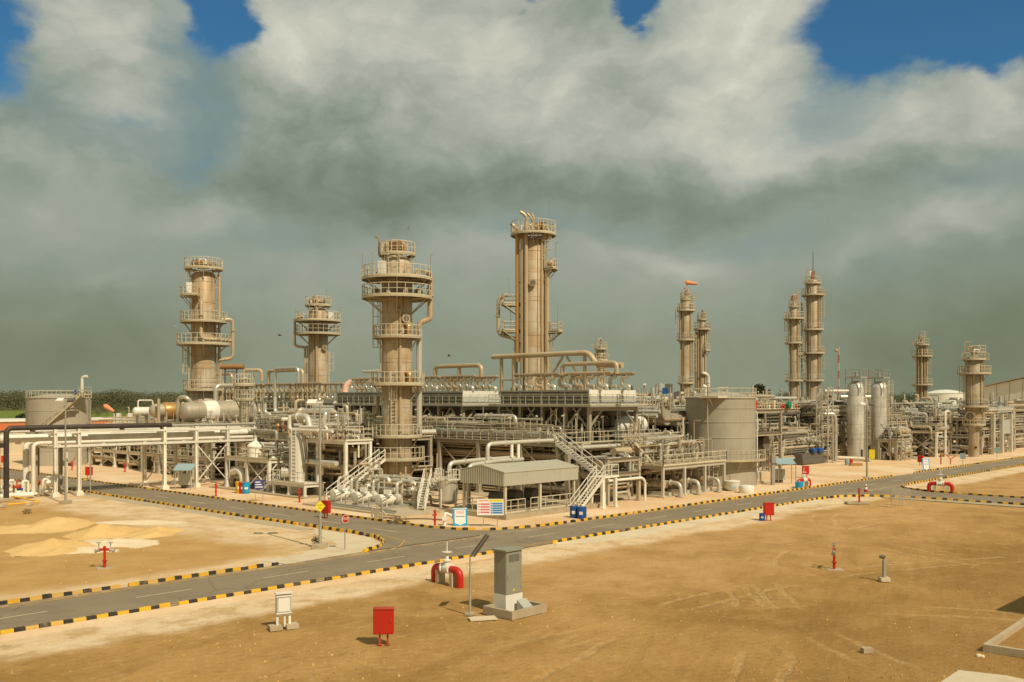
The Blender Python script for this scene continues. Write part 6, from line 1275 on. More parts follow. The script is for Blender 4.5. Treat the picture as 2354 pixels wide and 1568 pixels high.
def hydrant2(p):
    t = thing('hydrant', '', 'hydrant', p, 'red hydrants with two valves'); mb = MB(); mb.spin(p, (0, 0, 1), [(.085, 0), (.085, .38), (.15, .39), (.15, .45), (.075, .46), (.075, 1.15), (.1, 1.16), (.09, 1.25), (.03, 1.31)], 14); part('standpipe', mb, 'red_paint', t)
    mb = MB(); mb.tube([p + V((-.32, 0, 1.08)), p + V((.32, 0, 1.08))], .075, 8); part('cross_arm', mb, 'red_paint', t)
    for s in (-1, 1):
        o = p + V((s * .34, 0, 1.06)); mb = MB(); mb.spin(o - V((s * .05, 0, 0)), (s, 0, -.25), [(.11, 0), (.11, .06), (.08, .07), (.08, .2), (.12, .21), (.12, .28)], 12); mb.cyl(o + V((0, 0, .05)), o + V((0, 0, .42)), .03, 6); mb.spin(o + V((0, 0, .42)), (0, 0, 1), [(.14, 0), (.14, .035)], 14); part('valve', mb, 'steel_grey', t)
    mb = MB(); mb.obox(p - V((0, 0, .08)), .9, .9, .1, .3); part('footing', mb, 'concrete', t); return t
h2 = hydrant2(gc(b1, 803, 690)); h2['label'] = 'red hydrant with two wheel valves in front of the golden sand heaps'; h2.rotation_euler = (0, 0, -.7); dup(h2, gc(b4, 775, 702), 'red hydrant with two valves standing alone on the brown sand at the right', .35)
def hydrant(p):
    t = thing('hydrant', '', 'hydrant', p, 'slim red hydrants'); mb = MB(); mb.spin(p, (0, 0, 1), [(.16, 0), (.16, .06), (.085, .07), (.085, .5), (.14, .51), (.14, .57), (.085, .58), (.085, 1.15), (.12, 1.16), (.12, 1.24), (.05, 1.36)], 12); part('standpipe', mb, 'red_paint', t)
    for s in (-1, 1): mb = MB(); mb.spin(p + V((0, 0, .95)), (s, .2, 0), [(.05, 0), (.05, .13), (.075, .14), (.075, .2)], 10); part('outlet', mb, 'red_faded', t)
    return t
h1 = None
for uv, l in ((c2(1660, 1460), 'red hydrant standing by the kerb left of the blue bordered fire sign'), (c2(548, 1258), 'red hydrant on the sand in front of the round upright white vessel'), (c1(1912, 1158), 'red hydrant beside the kerb left of the coloured bins'), (c1(638, 925), 'far red hydrant in front of the round tank'), (c1(1106, 943), 'short far red hydrant right of the fire cabinet beyond the pipe rack')):
    if h1 is None: h1 = hydrant(ground(*uv)); h1['label'] = l
    else: dup(h1, ground(*uv), l)
p = gc(b4, 967, 200); dup(h1, p + V((0, 0, .2)), 'red hydrant on a concrete block where the branch road begins'); mb = MB(); mb.obox(p + V((.5, -.3, 0)) - RT * .7, 2.2, .9, .2, -.8); solo('concrete_block', 'flat concrete block under the hydrant where the branch road begins', 'block', mb, 'concrete')
# red pipe arches with a white gate valve
def arch(p, L, h=.85, rz=0, r=.2):
    t = thing('pipe_arch', '', 'pipe', p, 'red pipe arches with a white gate valve'); mb = MB(); mb.tube([p + V((-L / 2, 0, -.1)), p + V((-L / 2, 0, h)), p + V((-.32, 0, h))], r, 16, .62, 8); part('pipe', mb, 'red_paint', t); mb = MB(); mb.tube([p + V((.32, 0, h)), p + V((L / 2, 0, h)), p + V((L / 2, 0, -.1))], r, 16, .62, 8); part('pipe', mb, 'red_paint', t)
    v = MB(); c = p + V((-.36, 0, h)); v.spin(c, (1, 0, 0), [(r * 1.5, 0), (r * 1.5, .08), (r * 1.1, .1), (r * 1.35, .36), (r * 1.1, .62), (r * 1.5, .64), (r * 1.5, .72)], 16); v.spin(p + V((0, 0, h + .1)), (0, 0, 1), [(.2, 0), (.17, .3), (.24, .31), (.24, .38), (.1, .4), (.09, .62), (.03, .63), (.03, 1.35)], 12); vv = part('gate_valve', v, 'panel_white', t)
    mb = MB(); w = p + V((0, 0, h + .88)); mb.spin(w, (0, 0, 1), [(.27, 0), (.27, .03)], 16); part('hand_wheel', mb, 'white_paint', vv)
    for s in (-1, 1): mb = MB(); mb.obox(p + V((s * .62, 0, -.05)), .25, .5, h - r + .1); part('support', mb, 'concrete_pale', t)
    return t
pa, pb = gc(b2, 1418, 792), gc(b2, 1620, 840); p = (pa + pb) / 2; ar = arch(p, (pb - pa).length * .96); d = pb - pa; ar.rotation_euler = (0, 0, math.atan2(d.y, d.x)); ar['label'] = 'near red pipe arch with a white gate valve beside the lamp pole with a panel'
pa, pb = gc(b4, 1500, 108), gc(b4, 1682, 116); d = pb - pa; a2 = dup(ar, (pa + pb) / 2, 'far red pipe arch in the corner between the main road and the branch road', math.atan2(d.y, d.x)); a2.scale = (d.length / 2.3, 1.15, 1.1)
pa, pb = gc(c4, 1655, 1312), gc(c4, 1755, 1302); d = pb - pa; dup(ar, (pa + pb) / 2, 'red pipe arch at the kerb before a fire cabinet, right of the big tank', math.atan2(d.y, d.x))
mb = MB(); p = gc(c4, 1663, 1318); mb.spin(p, (0, 0, 1), [(.42, 0), (.45, .02), (.45, .75), (.4, .78)], 16); solo('drum', 'light blue drum at the left foot of the kerbside red pipe arch', 'drum', mb, 'cyan_paint')
# grey green electrical cabinet in its concrete pit, with a lid box
p = gc(b2, 1968, 1048); rz = .02; t = thing('electrical_cabinet', 'tall grey green electrical cabinet on a white plinth at the front', 'cabinet', p)
u_, v_ = V((1, 0, 0)), V((0, 1, 0)); P = lambda x, y, z: (p.x + x, p.y + y, z)
mb = MB(); mb.box(P(0, 0, .0), P(1.15, .82, .86)); part('plinth', mb, 'panel_white', t); mb = MB(); mb.box(P(.03, .03, .862), P(1.12, .79, 2.90)); part('cabinet_body', mb, 'cabinet_green', t)
mb = MB(); mb.box(P(-.06, -.06, 2.902), P(1.21, .88, 2.98)); part('roof', mb, 'cabinet_green', t); mb = MB(); mb.box(P(.06, .012, .90), P(1.09, .028, 2.86)); dr = part('door', mb, 'cabinet_green', t); mb = MB()
for k in range(7): mb.box(P(.22, .002, 2.4 + .05 * k), P(.93, .0115, 2.425 + .05 * k))
part('vent', mb, 'steel_dark', dr); mb = MB()
for z in (1.1, 1.8, 2.5): mb.box(P(1.04, -.02, z), P(1.10, .0115, z + .14))
part('hinge', mb, 'steel_grey', dr); mb = MB(); mb.box(P(.12, -.02, 1.6), P(.17, .011, 1.8)); part('handle', mb, 'cabinet_green', dr); mb = MB(); mb.box(P(.5, .004, 1.02), P(.62, .0115, 1.1)); part('sticker', mb, 'sign_yellow', dr)
mb = MB(); w = .14; a, b, c_, d_ = -.62, -1.0, 1.75, .9
for s in ((a, b, c_, b + w), (a, b + w, a + w, d_), (c_ - w, b + w, c_, d_), (a + w, d_ - w, c_ - w, d_)): mb.box(P(s[0], s[1], -.02), P(s[2], s[3], .36))
solo('concrete_pit', 'concrete kerbed pit around the foot of the grey green cabinet', 'concrete pit', mb, 'concrete')
mb = MB(); q0 = p + V((.55, -.62, .12)); mb.add([q0 + V(k) for k in ((0, 0, 0), (.62, 0, 0), (.62, .42, 0), (0, .42, 0), (0, -.02, .18), (.62, -.02, .18), (.62, .42, .5), (0, .42, .5))], [(0, 3, 2, 1), (4, 5, 6, 7), (0, 1, 5, 4), (1, 2, 6, 5), (2, 3, 7, 6), (3, 0, 4, 7)]); solo('lid_box', 'small grey box with a slanted lid lying in the concrete pit', 'box', mb, 'panel_grey')
mb = MB(); g1 = gc(b2, 1790, 1085); mb.obox(g1, 1.25, .62, .07, -.55); solo('paving_slab', 'flat pinkish slab lying beside the concrete pit', 'slab', mb, 'concrete_pale')
# pole with tilted panel
p = gc(b2, 1694, 1048); t = thing('lamp_pole', 'thin grey pole carrying a tilted panel lamp left of the grey green cabinet', 'lamp pole', p); mb = MB(); mb.cyl(p, p + V((0, 0, 2.0)), .055, 10); mb.cyl(p + V((0, 0, 2.0)), p + V((0, 0, 2.55)), .035, 8); mb.tube([p + V((0, 0, 2.5)), p + V((0, 0, 2.75)), p + RT * .12 + V((0, 0, 2.95))], .035, 8, .1); part('pole', mb, 'steel_grey', t)
mb = MB(); a = p + RT * .10 + V((0, 0, 2.72)); b = p + RT * .85 + FW * .1 + V((0, 0, 3.75)); wv = (RT * .62 + FW * .70 - V((0, 0, .42))).normalized(); n_ = (b - a).normalized(); wv = (wv - n_ * wv.dot(n_)).normalized(); nv = n_.cross(wv).normalized()
nv = nv if nv.dot(-FW) > 0 else -nv
def slab(m, a0, b0, w, th, lift): q8 = [c0 + wv * (s * w / 2) + nv * (lift + k) for k in (0, th) for c0, s in ((a0, -1), (b0, -1), (b0, 1), (a0, 1))]; m.add(q8, [(0, 3, 2, 1), (4, 5, 6, 7), (0, 1, 5, 4), (1, 2, 6, 5), (2, 3, 7, 6), (3, 0, 4, 7)])
slab(mb, a, b, .38, .06, -.06); lp = part('panel', mb, 'steel_grey', t); mb = MB()
for k in range(2): slab(mb, a.lerp(b, .05) + wv * (.09 - .18 * k), a.lerp(b, .95) + wv * (.09 - .18 * k), .12, .012, .001)
part('cells', mb, 'steel_dark', lp); mb = MB(); mb.obox(p - V((0, 0, .02)), .45, .35, .1, .4); part('footing', mb, 'concrete', t)
# meter box on two legs
p = gc(b2, 262, 1160); t = thing('junction_box', 'pale meter box on two legs with concrete feet beside the near road', 'box', p); B = lambda mb, a, b: mb.box((p.x + a[0], p.y + a[1], a[2]), (p.x + b[0], p.y + b[1], b[2]))
mb = MB(); B(mb, (-.32, -.1, .62), (.32, .12, 1.55)); part('box_body', mb, 'panel_grey', t); mb = MB(); B(mb, (-.25, -.125, .78), (.25, -.102, 1.38)); part('door', mb, 'panel_white', t); mb = MB(); B(mb, (-.36, -.16, 1.552), (.36, .16, 1.60)); B(mb, (-.35, -.14, 1.42), (.35, -.103, 1.46)); B(mb, (-.35, -.14, .68), (.35, -.103, .72)); part('hood', mb, 'white_paint', t)
for s in (-1, 1): mb = MB(); B(mb, (s * .27 - .05, -.04, 0), (s * .27 + .05, .06, .619)); part('leg', mb, 'white_paint', t); mb = MB(); B(mb, (s * .36 - .27, -.24, 0), (s * .36 + .27, .26, .2)); part('footing', mb, 'concrete', t)
mb = MB(); mb.cyl(p + V((.05, 0, .1)), p + V((.05, 0, .62)), .05, 8); part('conduit', mb, 'panel_white', t); t.rotation_euler = (0, 0, facing(p) + .25)
# grey post with a bent head
p = gc(b4, 1158, 792); t = thing('signal_post', 'grey steel post with a small dark head on a concrete foot at the right', 'post', p); mb = MB(); mb.obox(p + V((0, 0, .2)), .22, .14, .92, .8); mb.obox(p + V((.0, 0, 1.1)), .14, .1, .25, .8); part('post', mb, 'steel_grey', t); mb = MB(); mb.spin(p + V((0, 0, 1.34)), -RT, [(.05, -.08), (.1, -.02), (.12, .12), (.06, .26)], 10); part('head', mb, 'steel_dark', t); mb = MB(); mb.obox(p, .55, .5, .2, .75); part('footing', mb, 'concrete_pale', t)
# lamp poles
def lamppole(uv, top, label, heads=1, foot=True, r=.09):
    p = ground(*uv); t = thing('lamp_pole', label, 'lamp pole', p, 'lamp poles'); mb = MB(); mb.spin(p, (0, 0, 1), [(r * 1.25, 0), (r * 1.1, 3), (r * .7, top)], 10); part('pole', mb, 'steel_grey', t)
    mb = MB(); mb.beam(p - RT * .45 + V((0, 0, top)), p + RT * .45 + V((0, 0, top)), .08); part('cross_arm', mb, 'steel_grey', t)
    for s in ((-1, 1) if heads == 2 else (-1,)): mb = MB(); a = p + RT * (s * .55) + V((0, 0, top + .1)); mb.beam(a - FW * .25 + V((0, 0, -.12)), a + FW * .25 + V((0, 0, .14)), .62, .16); part('floodlight', mb, 'panel_white' if s < 0 else 'steel_dark', t)
    if foot: mb = MB(); mb.obox(p - V((0, 0, .05)), 1.0, .75, .36, .6); part('footing', mb, 'concrete', t)
    return t
LP = lamppole((736, 1260), 9.75, 'tall lamp pole with two floodlights carrying the yellow diamond sign', 2); p = ground(736, 1260)
lamppole(c1(580, 1222), 9.9, 'tall lamp pole with a concrete foot in front of the round left tank', 2); lamppole(c5(1003, 1222), 9.4, 'lamp pole at the kerb in front of the twin silver columns', 2, True, .1); lamppole(c5(205, 1090), 9.6, 'lamp pole right of the big storage tank', 1, False)
for u, v, d, l in ((1567 * 1.0, 905, 128, 'slender lamp on the skyline left of the windsock column'), (1481, 886, 128, 'small lamp mast on the skyline right of the right cooler bank')):
    w = at(u, v, d); w.z = 0; tp = 10 + (920 - v) * d / FP; t = thing('lamp_pole', l, 'lamp pole', w, 'lamp poles'); mb = MB(); mb.cyl(w, w + V((0, 0, tp)), .07, 8); part('pole', mb, 'steel_grey', t); mb = MB(); mb.obox(w + V((0, 0, tp)), .8, .4, .25, .8); part('floodlight', mb, 'panel_white', t)
# diamond sign and stop sign
t = thing('diamond_sign', 'yellow diamond sign reading SAFETY FIRST on the tall lamp pole', 'sign', p + V((0, 0, 2.84))); f = V((-p.x, -p.y, 0)).normalized(); rt = V((-f.y, f.x, 0)); c = p + f * .16 + V((0, 0, 2.84)); mb = MB(); k = .34
vs = [c + rt * (k * a) + V((0, 0, k * 1.12 * b)) for a, b in ((-1, 0), (0, -1), (1, 0), (0, 1))]; mb.add(vs + [w - f * .02 for w in vs], [(0, 1, 2, 3), (7, 6, 5, 4), (0, 4, 5, 1), (1, 5, 6, 2), (2, 6, 7, 3), (3, 7, 4, 0)]); part('plate', mb, 'sign_yellow', t)
part('lettering', text('SAFETY', c + f * .006 + V((0, 0, .07)), rt, (0, 0, 1), .125), 'lettering_dark', t); part('lettering', text('FIRST', c + f * .006 - V((0, 0, .12)), rt, (0, 0, 1), .125), 'lettering_dark', t)
p = ground(793, 1263); t = thing('stop_sign', 'round red STOP sign on a thin pole at the road corner', 'sign', p); mb = MB(); mb.cyl(p, p + V((0, 0, 1.9)), .035, 8); part('pole', mb, 'steel_grey', t); c = p + V((0, 0, 2.05)); n_ = (f * .8 + rt * .6).normalized(); sr = V((-n_.y, n_.x, 0)); mb = MB(); mb.spin(c + n_ * .04, n_, [(.29, 0), (.29, .02)], 16); mb.m = 1; mb.spin(c + n_ * .0615, n_, [(.265, 0), (.265, .004)], 16); part('plate', mb, ['sign_white', 'red_paint'], t); part('lettering', text('STOP', c + n_ * .072, sr, (0, 0, 1), .215), 'sign_white', t)
# A-board and notice board
def bar(mb, o, ax, up, n, x0, x1, y0, y1, e): a = [o + ax * x + up * y + n * e for x, y in ((x0, y0), (x1, y0), (x1, y1), (x0, y1))]; mb.add(a, [(0, 1, 2, 3)])
def aboard(p, label, yaw, w=1.15, h=1.4, txt=True):
    ax = V((math.cos(yaw), math.sin(yaw), 0)); n0 = V((ax.y, -ax.x, 0)); t = thing('notice_board', label, 'sign', p, 'blue bordered A-boards'); up = (V((0, 0, h)) - n0 * .28) / h; nn = ax.cross(up).normalized(); o = p + n0 * .32
    mb = MB(); a = [o - ax * w / 2, o + ax * w / 2, o + ax * w / 2 + up * h, o - ax * w / 2 + up * h]; b = [w_ - nn * .04 for w_ in a]; mb.add(a + b, [(0, 1, 2, 3), (7, 6, 5, 4), (0, 4, 5, 1), (1, 5, 6, 2), (2, 6, 7, 3), (3, 7, 4, 0)]); part('front_board', mb, 'cyan_paint', t)
    mb = MB(); x = w * .38; a = [o + ax * i + up * j + nn * .004 for i, j in ((-x, h * .16), (0, h * .05), (x, h * .16), (x, h * .9), (-x, h * .9))]; mb.add(a, [(0, 1, 2, 3, 4)]); bar(mb, o, ax, up, nn, -w * .48, w * .48, h * .945, h * .99, .004); part('front_panel', mb, 'sign_white', t)
    part('lettering', text('FIRE', o + up * (h * .74) + nn * .009, ax, up, .34), 'sign_pink', t); mb = MB(); bar(mb, o, ax, up, nn, -x * .82, x * .82, h * .50, h * .535, .008); part('text_line', mb, 'lettering_dark', t)
    mb = MB()
    for k in range(7):
        mb.m = k % 2; z0, z1 = h * k / 7, h * (k + 1) / 7; e = lambda z: (o + ax * w / 2 + up * z, p - n0 * .3 + ax * w / 2 + (V((0, 0, h)) + n0 * .26) * (z / h)); a, b = e(z0); c_, d_ = e(z1); sl = V((0, 0, .14)); mb.add([a, b + sl * 0, d_, c_, a - ax * .03, b - ax * .03, d_ - ax * .03, c_ - ax * .03], [(0, 1, 2, 3), (7, 6, 5, 4)])
    part('side_panel', mb, ['sign_white', 'red_faded'], t); return t
p = gc(c2, 1866, 1448); aboard(p, 'blue bordered white A-board reading FIRE at the plant corner', facing(p) + .06); p = gc(c5, 1462, 1150); aboard(p, 'far blue bordered A-board with red striped side beside the road', facing(p) + .6, 1.1, 1.7)
pa, pb = gc(c2, 2058, 1460), gc(c2, 2172, 1460); ax = (pb - pa).normalized(); p = (pa + pb) / 2; nn = V((ax.y, -ax.x, 0)); t = thing('notice_board', 'wide white notice board with pink and blue rows on two posts', 'sign', p); w, z0, z1 = 2.08, .92, 2.2
for s in (pa, pb): mb = MB(); mb.cyl(s - nn * .05, s - nn * .05 + V((0, 0, 2.1)), .03, 8); part('post', mb, 'steel_grey', t)
o = p + V((0, 0, z0)); up = V((0, 0, 1)); mb = MB(); mb.add([o + ax * (i * w / 2) + up * (j * (z1 - z0)) + nn * k for k in (.0, .035) for i, j in ((-1, 0), (1, 0), (1, 1), (-1, 1))], [(3, 2, 1, 0), (4, 5, 6, 7), (0, 1, 5, 4), (1, 2, 6, 5), (2, 3, 7, 6), (3, 0, 4, 7)]); part('board', mb, 'sign_white', t)
mb = MB(); bar(mb, o, ax, up, nn, -.1, .98, 1.06, 1.24, .04); part('heading', mb, 'sign_yellow', t); mb = MB()
for k in range(4): bar(mb, o, ax, up, nn, -.78, -.06, .17 + .215 * k, .29 + .215 * k, .04)
part('pink_rows', mb, 'sign_pink', t); mb = MB()
for k in range(5): bar(mb, o, ax, up, nn, .16, .97, .13 + .18 * k, .26 + .18 * k, .04); bar(mb, o, ax, up, nn, .02, .12, .13 + .18 * k, .26 + .18 * k, .04)
part('blue_rows', mb, 'sign_blue', t); mb = MB()
for k in range(4): bar(mb, o, ax, up, nn, -.96, -.82, .18 + .215 * k, .28 + .215 * k, .04)
bar(mb, o, ax, up, nn, -.92, -.15, 1.11, 1.19, .04); part('red_marks', mb, 'orange_cloth', t)
p = gc(c2, 217, 1252); ax = V((math.cos(facing(p)), math.sin(facing(p)), 0)); nn = V((ax.y, -ax.x, 0)); t = thing('notice_board', 'small navy notice board on two thin posts beside the side road', 'sign', p)
for s in (-.36, .36): mb = MB(); mb.cyl(p + ax * s, p + ax * s + V((0, 0, 1.3)), .03, 8); part('post', mb, 'steel_grey', t)
mb = MB(); mb.obox(p + V((0, 0, 1.2)), .95, .05, .95, facing(p)); part('board', mb, 'sign_navy', t); mb = MB()
for k in range(3): bar(mb, p + V((0, 0, 1.2)), ax, V((0, 0, 1)), nn, -.36, .36 - .12 * k, .18 + .24 * k, .28 + .24 * k, .03)
part('text_lines', mb, 'sign_white', t)
# bins, drums, pots
for uv, m, l in ((c2(55, 1184), 'yellow_paint', 'yellow waste bin, left of the three bins by the white frame'), (c2(84, 1186), 'red_paint', 'red waste bin between the yellow and the blue bin'), (c2(111, 1188), 'cyan_paint', 'blue waste bin, right of the three bins by the white frame')):
    p = ground(*uv); t = thing('waste_bin', l, 'bin', p, 'three coloured bins'); mb = MB(); mb.spin(p, (0, 0, 1), [(.36, 0), (.38, .03), (.42, 1.15), (.45, 1.16), (.45, 1.22), (.38, 1.23), (.36, .9)], 16); part('bin_body', mb, m, t); mb = MB(); mb.obox(p + V((0, 0, .5)) + (-p).normalized() * .40, .34, .03, .22, facing(p)); part('sticker', mb, 'sign_white', t)
def drum(p, label, m='blue_paint', s=1.0, st=True):
    t = thing('drum', label, 'drum', p, 'blue drums'); mb = MB(); mb.spin(p, (0, 0, 1), [(r * s, z * s) for r, z in ((.36, 0), (.39, .01), (.39, .3), (.415, .31), (.415, .35), (.39, .36), (.39, .62), (.415, .63), (.415, .67), (.39, .68), (.39, .98), (.37, 1.0))], 20); part('drum_body', mb, m, t)
    if st: mb = MB(); mb.obox(p + V((0, 0, .36 * s)) + (RT * -.25 - FW).normalized() * .40 * s, .3 * s, .03, .26 * s, facing(p) - .25); part('sticker', mb, 'sign_white', t)
drum(gc(c3, 1305, 1385), 'left blue drum at the foot of the two flight stair'); drum(gc(c3, 1366, 1392), 'right blue drum at the foot of the two flight stair'); drum(gc(b4, 222, 330), 'small blue can beside the red cabinet at the main road', 'blue_paint', .62)
p = gc(c4, 1032, 1340); t = thing('pot', 'cream round pot with a lid in front of the big storage tank', 'pot', p); mb = MB(); mb.spin(p, (0, 0, 1), [(.45, 0), (.55, .06), (.75, .5), (.8, .98), (.86, 1.0), (.86, 1.12), (.5, 1.2)], 20); part('pot_body', mb, 'panel_white', t); mb = MB(); mb.spin(p + V((0, 0, .55)) - FW * .64 - RT * .1, -FW, [(.26, 0), (.26, .1)], 14); part('emblem', mb, 'light_blue', t); mb = MB(); mb.cyl(p + V((-.2, .1, 1.15)), p + V((-.2, .1, 1.75)), .12, 10); part('nozzle', mb, 'clad_tan', t)
p = gc(c4, 1165, 1358); mb = MB(); mb.spin(p, (0, 0, 1), [(.8, 0), (.82, .03), (.82, .72), (.78, .8), (.3, .86)], 24); solo('round_tub', 'low white round tub in front of the big storage tank', 'tub', mb, 'panel_white')
# traffic cone, mesh cages, red stands
p = gc(b4, 1018, 110); mb = MB(); mb.obox(p, .55, .55, .06, .3); mb.spin(p + V((0, 0, .06)), (0, 0, 1), [(.25, 0), (.2, .3)], 14); mb.m = 1; mb.spin(p + V((0, 0, .361)), (0, 0, 1), [(.2, 0), (.15, .3)], 14); mb.m = 0; mb.spin(p + V((0, 0, .662)), (0, 0, 1), [(.15, 0), (.12, .16)], 14); mb.m = 1; mb.spin(p + V((0, 0, .823)), (0, 0, 1), [(.12, 0), (.10, .16), (.02, .2)], 14); cn = solo('traffic_cone', 'red and white traffic cone standing on the road at the branch corner', 'traffic cone', mb, ['red_paint', 'sign_white']); cn.scale = (.85, .85, .85)
for (x, y), l in (((1256, 226), 'left white mesh stand beside the branch road kerb'), ((1318, 216), 'right white mesh stand beside the branch road kerb')):
    p = gc(b4, x, y); yw = facing(p); ax = V((math.cos(yw), math.sin(yw), 0)); t = thing('mesh_stand', l, 'stand', p, 'white mesh stands'); mb = MB(); w, z0, z1 = .95, .65, 1.75 if x < 1300 else 1.6
    for s in (-1, 1): mb.beam(p + ax * (s * w / 2), p + ax * (s * w / 2) + V((0, 0, z1)), .06)
    for z in (z0, z1, z0 - .3): mb.beam(p - ax * (w / 2) + V((0, 0, z)), p + ax * (w / 2) + V((0, 0, z)), .05)
    mb.beam(p - ax * (w / 2) + V((0, 0, z0)), p + ax * (w / 2) + V((0, 0, z1)), .04); mb.beam(p + ax * (w / 2) + V((0, 0, z0)), p - ax * (w / 2) + V((0, 0, z1)), .04); part('stand_frame', mb, 'white_clad', t); mb = MB()
    for k in range(1, 9): mb.beam(p + ax * (w * (k / 9 - .5)) + V((0, 0, z0)), p + ax * (w * (k / 9 - .5)) + V((0, 0, z1)), .018); z = z0 + (z1 - z0) * k / 9; mb.beam(p - ax * (w / 2) + V((0, 0, z)), p + ax * (w / 2) + V((0, 0, z)), .018)
    part('mesh', mb, 'white_clad', t)
p = gc(c5, 1660, 1105); t = thing('red_stand', 'red Y shaped steel stand at the roadside before the thick right-hand column', 'stand', p); mb = MB(); mb.beam(p, p + V((0, 0, .8)), .12); mb.beam(p + V((0, 0, .8)), p + RT * .9 + V((0, 0, 1.4)), .1); mb.beam(p + V((0, 0, .8)), p - RT * .6 + V((0, 0, 1.5)), .1); mb.beam(p - RT * 1.5 + V((0, 0, 0)), p - RT * 1.5 + V((0, 0, 1.7)), .14); mb.beam(p - RT * 1.5 + V((0, 0, 1.6)), p - RT * .6 + V((0, 0, 1.5)), .09); part('stand_frame', mb, 'red_faded', t)
# canopies with grey cabinets below
def canopy(uv, cuv, w, h, label, l2):
    p = ground(*uv); t = thing('canopy', label, 'canopy', p, 'light blue canopies'); mb = MB(); Q = [p + RT * x + FW * y for x, y in ((-w / 2, -.6), (w / 2, -.9), (w / 2, .8), (-w / 2, .9))]
    for s in (0, 1, 2): mb = MB(); mb.beam(Q[s], Q[s] + V((0, 0, h)), .07); part('post', mb, 'steel_grey', t)
    mb = MB(); E = [Q[0] + V((-.3, 0, h - .15)), Q[1] + V((.1, 0, h - .15)), Q[2] + V((.1, 0, h + .45)), Q[3] + V((-.3, 0, h + .45))]; mb.add(E + [e + V((0, 0, .06)) for e in E], [(3, 2, 1, 0), (4, 5, 6, 7), (0, 1, 5, 4), (1, 2, 6, 5), (2, 3, 7, 6), (3, 0, 4, 7)]); part('roof_sheet', mb, 'light_blue', t)
    c = ground(*cuv); t = thing('panel_cabinet', l2, 'cabinet', c, 'grey panels under the canopies'); mb = MB(); mb.obox(c + V((0, 0, .35)), 1.35, .55, 1.3, facing(c) + .2); part('cabinet_body', mb, 'panel_grey', t); mb = MB(); mb.obox(c, .9, .3, .35, facing(c) + .2); part('plinth', mb, 'steel_dark', t); mb = MB(); mb.obox(c + V((0, 0, .5)) - FW * .29, .55, .04, 1.0, facing(c) + .2); part('door', mb, 'steel_grey', t)
canopy(c1(1640, 1095), c1(1640, 1085), 1.8, 2.3, 'light blue tilted canopy on thin posts beside the side road kerb', 'grey panel cabinet below the canopy beside the side road'); canopy(c4(1530, 1270), c4(1470, 1262), 2.0, 2.5, 'light blue tilted canopy on thin posts right of the big storage tank', 'grey panel cabinet below the canopy right of the big storage tank')
p = gc(c4, 1413, 1284); mb = MB(); mb.obox(p, .5, .4, 2.6, .8); mb.obox(p + V((0, 0, 2.6)), .8, .5, .9, .8); solo('control_post', 'brownish control post left of the right-hand canopy', 'post', mb, 'steel_grey')
mb = MB(); p = gc(c4, 1265, 1280); mb.tube([p, p + V((0, 0, 1.5)), p + V((.8, 0, 1.5)), p + V((.8, 0, .2)), p + V((2.6, -.3, .2))], .12, 8, .3, 5, True); mb.obox(p + V((0, 0, .9)), .4, .4, .5); solo('tank_valve', 'white valve and pipe at the right foot of the big storage tank', 'valve', mb, 'white_clad')
mb = MB(); p = gc(c2, 1740, 1450); mb.cyl(p, p + V((0, 0, .75)), .14, 10); mb.tube([p + V((0, 0, .7)), p + V((.1, .1, 1.0)), p + V((.45, -.3, .8)), p + V((.7, -.4, .45))], .12, 8, .25); mb.spin(p + V((0, 0, .6)), -FW, [(.2, .1), (.2, .25)], 12); solo('standpipe', 'stubby white standpipe between the red hydrant and the blue bordered sign', 'standpipe', mb, 'panel_white')
mb = MB(); p = gc(c2, 1185, 1395); mb.obox(p, .5, .35, .9, .5); mb.cyl(p + V((.3, -.3, 0)), p + V((.3, -.3, 1.3)), .06, 8); mb.cyl(p + V((-.3, .3, 0)), p + V((-.3, .3, 1.0)), .08, 8); mb.tube([p + V((-.3, .3, .9)), p + V((.2, 0, 1.0)), p + V((.6, -.5, .3))], .06, 6); solo('valve_stand', 'small rusty valve stand at the kerb in front of the motor pumps', 'valve', mb, 'clad_grey')
mb = MB(); a = gc(c2, 1220, 1385)
for k in range(26): w = gc(c2, q.uniform(1250, 1420), q.uniform(1398, 1442)); mb.beam(w + V((0, 0, q.uniform(.03, .3))), w + V((q.uniform(-.9, .9), q.uniform(-.9, .9), q.uniform(.03, .25))), q.uniform(.03, .09))
solo('scrap_pile', 'low dark pile of scrap bars lying behind the kerb before the pumps', 'scrap', mb, 'scrap')
mb = MB(); mb.tube([gc(c2, x, y) + V((0, 0, .08)) for x, y in ((1210, 1385), (1290, 1392), (1400, 1404), (1500, 1400), (1620, 1402), (1720, 1410))], .05, 6, .8); solo('hose', 'thin dark hose lying on the sand between the scrap and the sign', 'hose', mb, 'scrap')
for (x, y), l, m in (((848, 1110), 'blue and white drum on the yard before the twin silver columns', 'light_blue'), ((872, 1110), 'red drum on the yard before the twin silver columns', 'red_paint')): drum(gc(c5, x, y), l, m, .95, False)
mb = MB(); p = gc(c5, 915, 1115); mb.obox(p, 1.8, .8, .4, -.8); solo('timber_stack', 'low orange brown stack on the yard right of the red drum', 'stack', mb, 'copper')
mb = MB(); p = gc(c5, 1042, 1085); mb.obox(p + V((0, 0, .5)), .9, .1, 1.5, facing(p)); mb.cyl(p, p + V((0, 0, .9)), .08, 8); solo('notice_board', 'yellow green board on a post at the foot of the right silver column', 'sign', mb, 'sign_yellow')
